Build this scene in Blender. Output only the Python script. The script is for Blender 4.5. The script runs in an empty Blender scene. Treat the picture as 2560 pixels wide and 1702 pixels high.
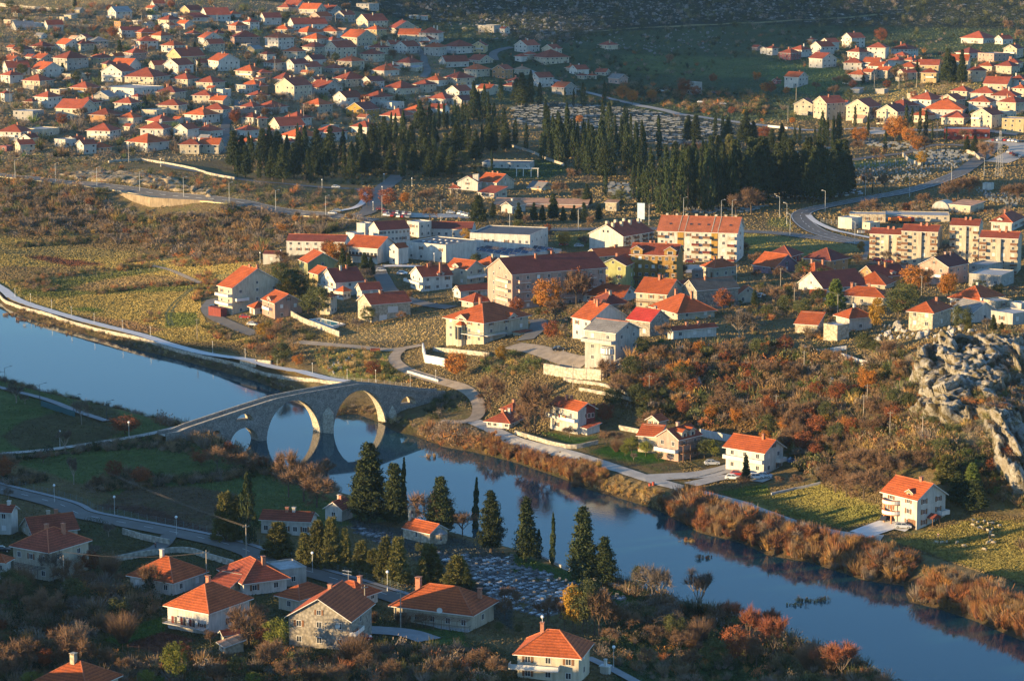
import bpy, math, random
import numpy as np
from math import sin, cos, tan, atan2, radians, sqrt, pi
random.seed(7); RNG = np.random.default_rng(7)
SC = bpy.context.scene
COL = SC.collection
# ------------------------------------------------------------------ camera
FPX, CAMZ, PITCH = 6400.0, 155.0, radians(9.54)
cp, sp = cos(PITCH), sin(PITCH)
cam_d = bpy.data.cameras.new('camera'); cam = bpy.data.objects.new('camera', cam_d); COL.objects.link(cam)
cam.location = (0, 0, CAMZ); cam.rotation_euler = (pi/2 - PITCH, 0, 0)
cam_d.sensor_width = 36; cam_d.lens = FPX*36/2560; cam_d.clip_start = 1; cam_d.clip_end = 20000
SC.camera = cam
TS = 640/2356.0
ROW = (0, 426, 852, 1276)
def px(t, X, Y):                       # tile reading -> photograph pixel
    return (int(t[0])*640 + X*TS, ROW[int(t[1])] + Y*TS)
def ray(x, y):
    u = (x-1280)/FPX; v = (851-y)/FPX
    dy = cp + v*sp; dz = -sp + v*cp
    return u/dy, dz/dy                 # per unit of Y
def proj(X, Y, Z):
    zz = Z-CAMZ
    f = Y*cp - zz*sp; up = Y*sp + zz*cp
    return 1280 + FPX*X/f, 851 - FPX*up/f
def depth(P): return P[1]*cp - (P[2]-CAMZ)*sp
# ------------------------------------------------------------------ terrain control points: pixel + height
CP = [
(0,1690,7),(400,1690,7),(900,1690,8),(1400,1690,7),(1900,1690,2.5),(0,1500,6),(300,1480,6),(700,1480,6.2),(1200,1480,5.5),(1500,1500,4),
(0,1330,5),(300,1300,5),(600,1330,5),(900,1370,4.6),(1200,1420,4),(1400,1440,3),(1650,1580,3),(0,1200,4),(200,1150,3.5),(450,1130,3),(600,1180,2.5),
(0,1010,2.8),(200,1050,2.8),(400,1080,3.2),(300,1250,4.5),
(40,745,3),(300,800,3),(600,880,3),(830,960,4),(1080,972,6.5),(1180,1040,5),(1300,1110,4),(1500,1190,3.6),(1800,1290,3.6),(2100,1340,4),(2500,1420,4),
(2500,1300,6),(2300,1330,4.8),(1400,1090,5),(1650,1160,4.6),(1900,1200,5),(1500,1080,7),(1600,1060,7),(1780,1105,6),(2000,1150,7),(2150,1200,7),(2250,1270,7),
(1600,960,16),(1800,980,15),(2000,1000,16),(2200,1050,17),(1560,880,22),(1750,870,22),(1950,870,22),(2150,850,24),(2300,815,25),
(2500,1240,10),(2400,1160,17),(2450,1000,29),(2380,860,33),(2520,880,31),(2550,1050,22),(2480,820,30),
(1180,870,14),(1100,905,11),(1010,900,8.5),(920,905,8),(850,880,9),(1000,860,10),(1450,900,18),(1420,965,11),(1330,900,16),(1290,1000,7),(1380,1020,7),
(100,800,3),(100,700,4),(300,700,4),(500,760,4.5),(400,830,3.5),(650,830,5),(0,640,5),(300,600,6),(0,580,7),(500,640,6),
(0,520,14),(300,520,14),(560,560,12),(700,560,14),(0,440,22),(300,475,22),(560,505,21),(830,530,19),(950,500,19),
(600,750,8),(560,800,6),(700,790,9),(800,720,13),(900,770,11),(760,640,14),(1010,740,13),(900,600,16),(1100,620,14),(1300,600,15),(1500,640,14),(1700,660,14),
(1300,780,15),(1500,760,16),(1700,770,17),(1900,760,18),(2100,760,20),(1600,850,21),(2000,820,21),(2200,680,16),(2500,700,17),(2400,780,23),
(1800,575,15),(2050,590,15),(2100,530,16),(2400,470,18),(2550,420,20),(1500,540,16),(1200,540,17),(1000,480,19),(600,420,23),(900,420,22),(1200,420,21),(1500,460,18),(1900,480,17),
(1200,330,27),(1500,330,26),(1900,380,21),(2100,400,21),(2400,370,24),(0,390,26),(300,390,26),(560,390,25),(0,250,42),(300,250,42),(640,270,38),(900,270,34),
(0,120,62),(300,120,62),(640,120,60),(900,130,55),(0,0,86),(300,0,86),(600,0,84),(860,0,82),
(1100,200,44),(1400,200,41),(1700,250,33),(1950,250,35),(1250,110,58),(1500,110,56),(1800,110,54),(1100,40,69),(1400,30,72),(1700,20,75),(2000,30,72),(2300,60,64),(2560,40,70),
(2000,180,44),(2300,150,50),(2560,130,56),(2100,280,31),(2300,280,34),(2560,280,37),(2560,350,27)]
cps = []
for x, y, z in CP:
    kx, kz = ray(x, y); Y = (z-CAMZ)/kz; cps.append((kx*Y, Y, z))
cps += [(-520,2350,150),(-250,2500,170),(0,2600,200),(350,2700,205),(800,2700,210),(-700,3100,260),(0,3200,290),(900,3200,300),
        (-330,700,3),(-420,1000,5),(-330,520,8),(-420,1300,30),(-520,1650,62),(330,900,26),(330,720,14),(300,560,6),(420,1200,22),(560,1600,45),(620,2000,70),(0,420,9),(150,450,4),(-150,420,10)]
cps = np.array(cps)
def tps_fit(P):
    n = len(P); d2 = ((P[:,None,:2]-P[None,:,:2])**2).sum(-1)/1e6
    K = np.where(d2 > 0, d2*np.log(np.maximum(d2, 1e-20)), 0)
    A = np.zeros((n+3, n+3)); A[:n,:n] = K + np.eye(n)*0.0006
    Q = np.c_[np.ones(n), P[:,:2]/1e3]; A[:n,n:] = Q; A[n:,:n] = Q.T
    return np.linalg.solve(A, np.r_[P[:,2], 0, 0, 0])
WT = tps_fit(cps)
def tps(x, y):
    out = np.zeros(x.size)
    for i in range(0, x.size, 20000):
        a = x[i:i+20000]; b = y[i:i+20000]
        d2 = ((a[:,None]-cps[None,:,0])**2 + (b[:,None]-cps[None,:,1])**2)/1e6
        out[i:i+20000] = (d2*np.log(np.maximum(d2, 1e-20))) @ WT[:-3] + WT[-3] + WT[-2]*a/1e3 + WT[-1]*b/1e3
    return out
# ------------------------------------------------------------------ river outline (pixels on the water plane)
RIV_FAR = [(-300,690),(0,755),(16,771),(54,787),(92,803),(140,815),(239,842),(353,876),(446,898),(543,925),(640,952),(730,988),(800,1022),(836,1039),(895,1034),(950,1056),
(993,1080),(1034,1088),(1091,1109),(1107,1116),(1183,1129),(1280,1153),(1402,1194),(1476,1224),(1573,1251),(1647,1276),(1687,1295),(1747,1330),(1856,1357),(1920,1387),(2029,1406),
(2164,1450),(2260,1463),(2273,1504),(2344,1520),(2436,1550),(2560,1602),(2900,1740)]
RIV_NEAR = [(2600,2050),(2300,1760),(2190,1702),(2154,1670),(2040,1635),(1920,1588),(1796,1550),(1725,1537),(1620,1493),(1538,1463),(1465,1439),(1375,1406),(1280,1379),(1156,1347),(1100,1325),(1010,1290),
(930,1262),(871,1243),(800,1225),(680,1180),(575,1133),(500,1085),(446,1067),(388,1053),(342,1039),(217,1010),(130,990),(54,969),(0,952),(-300,880)]
def wat(x, y, z=0.0):
    kx, kz = ray(x, y); Y = (z-CAMZ)/kz; return (kx*Y, Y)
RIV = np.array([wat(*p) for p in RIV_FAR+RIV_NEAR])
def poly_sd(poly, x, y):               # signed distance, negative inside
    d = np.full(x.shape, 1e18); ins = np.zeros(x.shape, bool)
    n = len(poly)
    for i in range(n):
        x0, y0 = poly[i]; x1, y1 = poly[(i+1) % n]
        ex, ey = x1-x0, y1-y0; L = ex*ex+ey*ey+1e-12
        t = np.clip(((x-x0)*ex+(y-y0)*ey)/L, 0, 1)
        d = np.minimum(d, (x-x0-t*ex)**2+(y-y0-t*ey)**2)
        c = ((y0 > y) != (y1 > y)); xi = x0 + (y-y0)*(ex)/(ey if abs(ey) > 1e-12 else 1e-12)
        ins ^= c & (x < xi)
    d = np.sqrt(d); return np.where(ins, -d, d)
def hash_noise(x, y, s, seed=0):       # smooth value noise for relief
    x = x/s; y = y/s; xi = np.floor(x); yi = np.floor(y); fx = x-xi; fy = y-yi
    def h(a, b): v = np.sin(a*127.1+b*311.7+seed*74.7)*43758.5453; return v-np.floor(v)
    fx = fx*fx*(3-2*fx); fy = fy*fy*(3-2*fy)
    return (h(xi,yi)*(1-fx)+h(xi+1,yi)*fx)*(1-fy)+(h(xi,yi+1)*(1-fx)+h(xi+1,yi+1)*fx)*fy
# regular look-up grid
GX0, GX1, GY0, GY1, GS = -760.0, 980.0, 330.0, 3240.0, 4.0
gx = np.arange(GX0, GX1+1, GS); gy = np.arange(GY0, GY1+1, GS)
MX, MY = np.meshgrid(gx, gy)
def ground_raw(x, y):
    z = tps(x, y)
    z = z + (hash_noise(x, y, 34, 1)-.5)*np.clip((z-6)*.10, 0, 2.2) + (hash_noise(x, y, 11, 2)-.5)*np.clip((z-6)*.03, .12, .8)
    sd = poly_sd(RIV, x, y)
    near = np.clip(sd*0.35, -2.2, 400)
    return np.where(sd < 0, np.minimum(-.02, near), np.minimum(np.maximum(z, 0.9), 0.1 + sd*0.55))
GZ = ground_raw(MX.ravel(), MY.ravel()).reshape(MX.shape)
def gz(x, y):
    fx = (x-GX0)/GS; fy = (y-GY0)/GS
    i = min(max(int(fx), 0), len(gx)-2); j = min(max(int(fy), 0), len(gy)-2); fx -= i; fy -= j
    return (GZ[j,i]*(1-fx)+GZ[j,i+1]*fx)*(1-fy)+(GZ[j+1,i]*(1-fx)+GZ[j+1,i+1]*fx)*fy
def gzv(x, y):
    fx = (x-GX0)/GS; fy = (y-GY0)/GS
    i = np.clip(fx.astype(int), 0, len(gx)-2); j = np.clip(fy.astype(int), 0, len(gy)-2); fx = fx-i; fy = fy-j
    return (GZ[j,i]*(1-fx)+GZ[j,i+1]*fx)*(1-fy)+(GZ[j+1,i]*(1-fx)+GZ[j+1,i+1]*fx)*fy
def at(x, y, h=0.0, y0=440.0):         # where the sight line of a photo pixel meets the ground raised by h
    kx, kz = ray(x, y); Y = y0
    f = lambda Y: CAMZ + kz*Y - gz(kx*Y, Y) - h
    if f(Y) < 0: Y = 345.0
    while f(Y) > 0 and Y < 3200: Y += 5
    a, b = Y-5, Y
    for _ in range(14):
        m = (a+b)/2
        if f(m) > 0: a = m
        else: b = m
    return np.array((kx*b, b, CAMZ+kz*b-h))
def tat(t, X, Y, h=0.0): return at(*px(t, X, Y), h)
def sc_at(P): return FPX/depth(P)      # photograph pixels per metre there
# ------------------------------------------------------------------ properties
ALL = []                                # things waiting for a label
def tag(o, label=None, cat=None, group=None, kind=None):
    if label: o['label'] = label
    if cat: o['category'] = cat
    if group: o['group'] = group
    if kind: o['kind'] = kind
    return o
def empty(name, loc, rz=0.0, s=1.0):
    o = bpy.data.objects.new(name, None); COL.objects.link(o); o.location = loc; o.rotation_euler = (0, 0, rz); o.scale = (s, s, s)
    o.empty_display_size = .5
    return o
def link(name, me, parent=None, loc=(0,0,0), rz=0.0, sc=None):
    o = bpy.data.objects.new(name, me); COL.objects.link(o); o.location = loc; o.rotation_euler = (0, 0, rz)
    if sc is not None: o.scale = sc
    if parent is not None: o.parent = parent
    return o
ORD = lambda n: '%d%s' % (n, 'th' if 10 <= n % 100 <= 20 else {1:'st',2:'nd',3:'rd'}.get(n % 10, 'th'))
class MB:                               # collects faces, builds one mesh
    def __init__(s): s.v = []; s.f = []; s.m = []
    def poly(s, pts, m=0):
        b = len(s.v); s.v += [tuple(p) for p in pts]; s.f.append(tuple(range(b, b+len(pts)))); s.m.append(m)
    def box(s, x0, y0, z0, x1, y1, z1, m=0):
        b = len(s.v); s.v += [(x0,y0,z0),(x1,y0,z0),(x1,y1,z0),(x0,y1,z0),(x0,y0,z1),(x1,y0,z1),(x1,y1,z1),(x0,y1,z1)]
        for q in ((0,3,2,1),(4,5,6,7),(0,1,5,4),(1,2,6,5),(2,3,7,6),(3,0,4,7)): s.f.append(tuple(b+i for i in q)); s.m.append(m)
    def tube(s, p, q, r0, r1=None, n=6, m=0, cap=True):
        p = np.array(p, float); q = np.array(q, float); r1 = r0 if r1 is None else r1
        d = q-p; L = np.linalg.norm(d)
        if L < 1e-6: return
        d /= L; a = np.cross(d, (0,0,1) if abs(d[2]) < .9 else (1,0,0)); a /= np.linalg.norm(a); c = np.cross(d, a); b = len(s.v)
        for (o, r) in ((p, r0), (q, r1)):
            for i in range(n): s.v.append(tuple(o + r*(cos(2*pi*i/n)*a + sin(2*pi*i/n)*c)))
        for i in range(n): j = (i+1) % n; s.f.append((b+i, b+j, b+n+j, b+n+i)); s.m.append(m)
        if cap: s.f.append(tuple(b+n+i for i in range(n))); s.m.append(m); s.f.append(tuple(b+n-1-i for i in range(n))); s.m.append(m)
    def prism(s, base, z0, z1, m=0):    # base: list of (x,y), counter-clockwise
        n = len(base); b = len(s.v); s.v += [(x,y,z0) for x,y in base]+[(x,y,z1) for x,y in base]
        for i in range(n): j = (i+1) % n; s.f.append((b+i,b+j,b+n+j,b+n+i)); s.m.append(m)
        s.f.append(tuple(b+n+i for i in range(n))); s.m.append(m); s.f.append(tuple(b+n-1-i for i in range(n))); s.m.append(m)
    def sphere(s, c, r, n=8, k=5, m=0, sz=1.0):
        b = len(s.v)
        for j in range(k+1):
            a = pi*j/k
            for i in range(n): s.v.append((c[0]+r*sin(a)*cos(2*pi*i/n), c[1]+r*sin(a)*sin(2*pi*i/n), c[2]+r*sz*cos(a)))
        for j in range(k):
            for i in range(n): s.f.append((b+j*n+i, b+(j+1)*n+i, b+(j+1)*n+(i+1) % n, b+j*n+(i+1) % n)); s.m.append(m)
    def mesh(s, name, mats, smooth=False):
        me = bpy.data.meshes.new(name); me.from_pydata(s.v, [], s.f)
        for m in (mats if isinstance(mats, (list, tuple)) else [mats]): me.materials.append(m)
        if len(me.materials) > 1: me.polygons.foreach_set('material_index', s.m)
        if smooth: me.polygons.foreach_set('use_smooth', [True]*len(s.f))
        me.update(); return me
    def build(s, name, mats, parent=None, loc=(0,0,0), rz=0.0, smooth=False):
        return link(name, s.mesh(name, mats, smooth), parent, loc, rz)
def tri_mesh(name, V, mats, midx=None, quads=False, col=None, smooth=False):  # V: (n,3|4,3) soup
    n, k, _ = V.shape
    me = bpy.data.meshes.new(name); me.vertices.add(n*k); me.vertices.foreach_set('co', V.astype(np.float32).ravel())
    me.loops.add(n*k); me.loops.foreach_set('vertex_index', np.arange(n*k, dtype=np.int32))
    me.polygons.add(n); me.polygons.foreach_set('loop_start', np.arange(0, n*k, k, dtype=np.int32)); me.polygons.foreach_set('loop_total', np.full(n, k, np.int32))
    for m in (mats if isinstance(mats, (list, tuple)) else [mats]): me.materials.append(m)
    if midx is not None: me.polygons.foreach_set('material_index', midx.astype(np.int32))
    if col is not None:
        at_ = me.color_attributes.new('tint', 'FLOAT_COLOR', 'POINT')
        at_.data.foreach_set('color', np.repeat(np.c_[col, np.ones(len(col))], k, axis=0).astype(np.float32).ravel())
    me.update(); me.validate(); return me
# ------------------------------------------------------------------ materials
def new_mat(name):
    m = bpy.data.materials.new(name); m.use_nodes = True; nt = m.node_tree; b = nt.nodes['Principled BSDF']
    b.inputs['Roughness'].default_value = .85; b.inputs['Specular IOR Level'].default_value = .25
    return m, nt, b
def N(nt, typ, **k):
    n = nt.nodes.new(typ)
    for a, v in k.items():
        if a.startswith('_'): setattr(n, a[1:], v)
        else: n.inputs[a.replace('__', ' ')].default_value = v
    return n
def noise(nt, vec, scale, detail=3, rough=.6):
    n = N(nt, 'ShaderNodeTexNoise', Scale=scale, Detail=detail, Roughness=rough); nt.links.new(vec, n.inputs['Vector']); return n.outputs['Fac']
def rng(nt, val, a, b, c, d):
    n = N(nt, 'ShaderNodeMapRange'); nt.links.new(val, n.inputs[0])
    for i, v in enumerate((a, b, c, d)): n.inputs[i+1].default_value = v
    return n.outputs[0]
def mul(nt, col, fac):
    n = N(nt, 'ShaderNodeMix', _data_type='RGBA', _blend_type='MULTIPLY'); n.inputs['Factor'].default_value = 1
    if isinstance(col, (tuple, list)): n.inputs['A'].default_value = (*col[:3], 1)
    else: nt.links.new(col, n.inputs['A'])
    nt.links.new(fac, n.inputs['B']); return n.outputs['Result']
def mix(nt, fac, a, b):
    n = N(nt, 'ShaderNodeMix', _data_type='RGBA')
    if isinstance(fac, float): n.inputs['Factor'].default_value = fac
    else: nt.links.new(fac, n.inputs['Factor'])
    for s, v in (('A', a), ('B', b)):
        if isinstance(v, (tuple, list)): n.inputs[s].default_value = (*v[:3], 1)
        else: nt.links.new(v, n.inputs[s])
    return n.outputs['Result']
def bump(nt, b, h, strength, dist):
    n = N(nt, 'ShaderNodeBump', Strength=strength, Distance=dist); nt.links.new(h, n.inputs['Height']); nt.links.new(n.outputs[0], b.inputs['Normal'])
def coord(nt, obj=True):
    return N(nt, 'ShaderNodeTexCoord').outputs['Object'] if obj else N(nt, 'ShaderNodeNewGeometry').outputs['Position']
def plain(name, c, rough=.8, var=.25, scale=.5, bmp=0.0, rnd=.12, spec=.25, metal=0.0, stain=0.0):
    m, nt, b = new_mat(name); v = coord(nt, False)
    f = rng(nt, noise(nt, v, scale, 4), .3, .7, 1-var, 1+var); c1 = mul(nt, c, f)
    if rnd:
        oi = N(nt, 'ShaderNodeObjectInfo'); c1 = mul(nt, c1, rng(nt, oi.outputs['Random'], 0, 1, 1-rnd, 1+rnd))
    if stain:
        s = N(nt, 'ShaderNodeMapping'); s.inputs['Scale'].default_value = (1, 1, .18); nt.links.new(v, s.inputs['Vector'])
        c1 = mul(nt, c1, rng(nt, noise(nt, s.outputs[0], 1.3, 5, .7), .35, .62, 1-stain, 1.04))
    nt.links.new(c1, b.inputs['Base Color']); b.inputs['Roughness'].default_value = rough; b.inputs['Specular IOR Level'].default_value = spec; b.inputs['Metallic'].default_value = metal
    if bmp: bump(nt, b, noise(nt, v, scale*6, 3), bmp, .3)
    return m
def tiles(name, c, rows, rnd=.3):      # clay roof; rows: courses show
    m, nt, b = new_mat(name); v = coord(nt)
    oi = N(nt, 'ShaderNodeObjectInfo'); w = coord(nt, False)
    c1 = mul(nt, c, rng(nt, noise(nt, w, .35, 4), .3, .7, .78, 1.2)); c1 = mul(nt, c1, rng(nt, noise(nt, w, 2.6, 2), .3, .7, .75, 1.25))
    c1 = mul(nt, c1, rng(nt, oi.outputs['Random'], 0, 1, 1-rnd, 1+rnd))
    lich = rng(nt, noise(nt, w, .9, 5, .7), .58, .72, 0, .35); c1 = mix(nt, lich, c1, (.16, .11, .075))
    if rows:
        wv = N(nt, 'ShaderNodeTexWave', Scale=rows, Distortion=.6, _bands_direction='Z', _wave_profile='SAW'); wv.inputs['Detail'].default_value = 1; nt.links.new(v, wv.inputs['Vector'])
        c1 = mul(nt, c1, rng(nt, wv.outputs['Fac'], 0, 1, .55, 1.15)); bump(nt, b, wv.outputs['Fac'], .6, .12)
    else: bump(nt, b, noise(nt, w, 2.5, 2), .35, .2)
    nt.links.new(c1, b.inputs['Base Color']); b.inputs['Roughness'].default_value = .8
    return m
WALL = {'w':(.80,.78,.74),'c':(.72,.65,.52),'y':(.68,.55,.32),'Y':(.62,.38,.09),'p':(.60,.42,.37),'P':(.42,.17,.18),'g':(.54,.525,.50),'t':(.42,.36,.27),'o':(.58,.33,.17),
        'G':(.42,.45,.26),'L':(.60,.62,.28),'O':(.50,.31,.10),'S':(.34,.31,.26),'R':(.28,.07,.06),'k':(.62,.40,.34),'V':(.45,.27,.33)}
MW = {k: plain('render_plaster_'+k, (.64*v[0],.62*v[1],.58*v[2]), .9, .10, .4, 0, .12, .2, 0, .28) for k, v in WALL.items()}
def stone_mat(name, c, c2, sc=1.6, bm=.6):
    m, nt, b = new_mat(name); v = coord(nt, False)
    vo = N(nt, 'ShaderNodeTexVoronoi', Scale=sc); vo.feature = 'F1'; nt.links.new(v, vo.inputs['Vector'])
    c1 = mix(nt, rng(nt, noise(nt, v, .7, 4), .35, .65, 0, 1), c, c2); c1 = mul(nt, c1, rng(nt, vo.outputs['Distance'], .1, .75, 1.15, .62))
    nt.links.new(c1, b.inputs['Base Color']); bump(nt, b, vo.outputs['Distance'], bm, -.15); return m
MW['S'] = stone_mat('rubble_stone_wall', (.36,.32,.26), (.25,.225,.19)); MW['t'] = stone_mat('pale_stone_wall', (.52,.45,.33), (.40,.34,.25), 1.3, .4)
RC = {'o':(.37,.084,.024),'r':(.26,.060,.029),'d':(.17,.045,.032),'c':(.37,.112,.05),'t':(.44,.25,.15),'g':(.22,.21,.20),'b':(.16,.12,.09),'R':(.42,.04,.03)}
MR = {k: tiles('clay_tiles_'+k, v, 0) for k, v in RC.items()}
MRN = {k: tiles('clay_tile_courses_'+k, v, .8, .12) for k, v in RC.items()}
M_FLAT = plain('flat_roof_concrete', (.36,.35,.33), .9, .2, .3); M_TAR = plain('bitumen_roof', (.10,.105,.11), .8, .25, .3)
M_CONC = plain('concrete', (.42,.41,.39), .9, .15, .5, 0, .08, .25, 0, .25); M_TRIM = plain('white_trim', (.60,.58,.54), .7, .06, .8)
M_FRAME = plain('window_frame', (.62,.60,.57), .5, .05, 1); M_WOOD = plain('brown_wood', (.17,.085,.045), .7, .3, 2); M_DARKMETAL = plain('dark_metal', (.05,.05,.055), .5, .1, 1)
M_STEEL = plain('galvanised_steel', (.50,.50,.48), .45, .08, 1, 0, .05, .5, .3); M_BRICK = plain('brick_chimney', (.36,.16,.10), .9, .25, 2)
M_POLE = plain('weathered_pole', (.30,.26,.21), .9, .2, 1); M_GLOBE = plain('opal_globe', (.82,.82,.80), .3, .02, 1, 0, .02, .5); M_RUBBER = plain('rubber', (.02,.02,.02), .8, .1, 3)
m, nt, b = new_mat('window_glass'); b.inputs['Base Color'].default_value = (.035,.042,.05,1); b.inputs['Roughness'].default_value = .08; b.inputs['Specular IOR Level'].default_value = .6; M_GLASS = m
M_ROAD = plain('asphalt', (.135,.125,.11), .85, .14, .25, .1, 0); M_GRAV = plain('pale_gravel', (.38,.35,.30), .95, .16, .35, .3, 0); M_DIRT = plain('dirt_track', (.30,.24,.17), .95, .22, .3, .3, 0)
M_PAVE = plain('pale_concrete_path', (.60,.57,.52), .9, .10, .3, .05, 0); M_WHITE = plain('road_paint', (.6,.6,.58), .8, .1, 1, 0, 0)
M_STONEWALL = stone_mat('pale_walling', (.50,.45,.36), (.38,.34,.27), 1.1, .5)
M_BRIDGE = stone_mat('bridge_masonry', (.33,.31,.275), (.22,.21,.19), 2.4, .35); M_BRIDGE_PALE = stone_mat('bridge_vault_stone', (.54,.48,.38), (.42,.37,.29), 2.2, .3)
M_HEDGE = plain('hedge_leaf', (.035,.055,.018), .8, .4, 1.5, .6, .05); M_POOL = plain('pool_water', (.05,.30,.32), .05, .1, .5, 0, 0, .6)
def tinted(name, rough=.8, var=.3, sc=.6, trans=0.0):
    m, nt, b = new_mat(name); a = N(nt, 'ShaderNodeVertexColor', _layer_name='tint'); v = coord(nt, False)
    nt.links.new(mul(nt, a.outputs['Color'], rng(nt, noise(nt, v, sc, 3), .3, .7, 1-var, 1+var)), b.inputs['Base Color']); b.inputs['Roughness'].default_value = rough
    b.inputs['Specular IOR Level'].default_value = .1
    return m
M_TINT = tinted('scrub_foliage')
M_GRASS = tinted('dry_grass_blades')
def leafmat(name, c, c2, rnd=.22):      # foliage: colour wanders through the crown and from plant to plant
    m, nt, b = new_mat(name); v = coord(nt, False); oi = N(nt, 'ShaderNodeObjectInfo')
    c1 = mix(nt, rng(nt, noise(nt, v, .55, 3), .35, .65, 0, 1), c, c2); c1 = mul(nt, c1, rng(nt, noise(nt, v, 3.0, 2), .3, .7, .7, 1.3))
    c1 = mul(nt, c1, rng(nt, oi.outputs['Random'], 0, 1, 1-rnd, 1+rnd)); nt.links.new(c1, b.inputs['Base Color']); b.inputs['Specular IOR Level'].default_value = .15; return m
LEAF = {'cypress': leafmat('cypress_leaf', (.026,.044,.018), (.046,.056,.020)), 'conifer': leafmat('conifer_leaf', (.026,.040,.017), (.048,.056,.020)), 'pine': leafmat('pine_needles', (.10,.105,.034), (.145,.13,.042)),
        'autumn': leafmat('autumn_orange_leaf', (.40,.16,.03), (.30,.12,.03)), 'rust': leafmat('rust_leaf', (.24,.075,.028), (.16,.06,.03)), 'gold': leafmat('golden_leaf', (.36,.20,.025), (.26,.15,.03)),
        'lime': leafmat('yellow_green_leaf', (.20,.20,.035), (.13,.14,.03)), 'olive': leafmat('olive_leaf', (.09,.095,.035), (.065,.075,.03)), 'twig': leafmat('bare_twigs', (.22,.13,.075), (.16,.10,.06)),
        'red': leafmat('red_willow_twigs', (.30,.095,.05), (.24,.10,.05)), 'grey': leafmat('grey_twigs', (.15,.12,.095), (.12,.095,.075)), 'bright': leafmat('bright_pine_needles', (.10,.14,.035), (.13,.15,.035))}
M_BARK = plain('bark', (.10,.075,.055), .95, .3, 1.5); M_PALEBARK = plain('pale_bark', (.26,.21,.16), .95, .3, 1.5)
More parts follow.
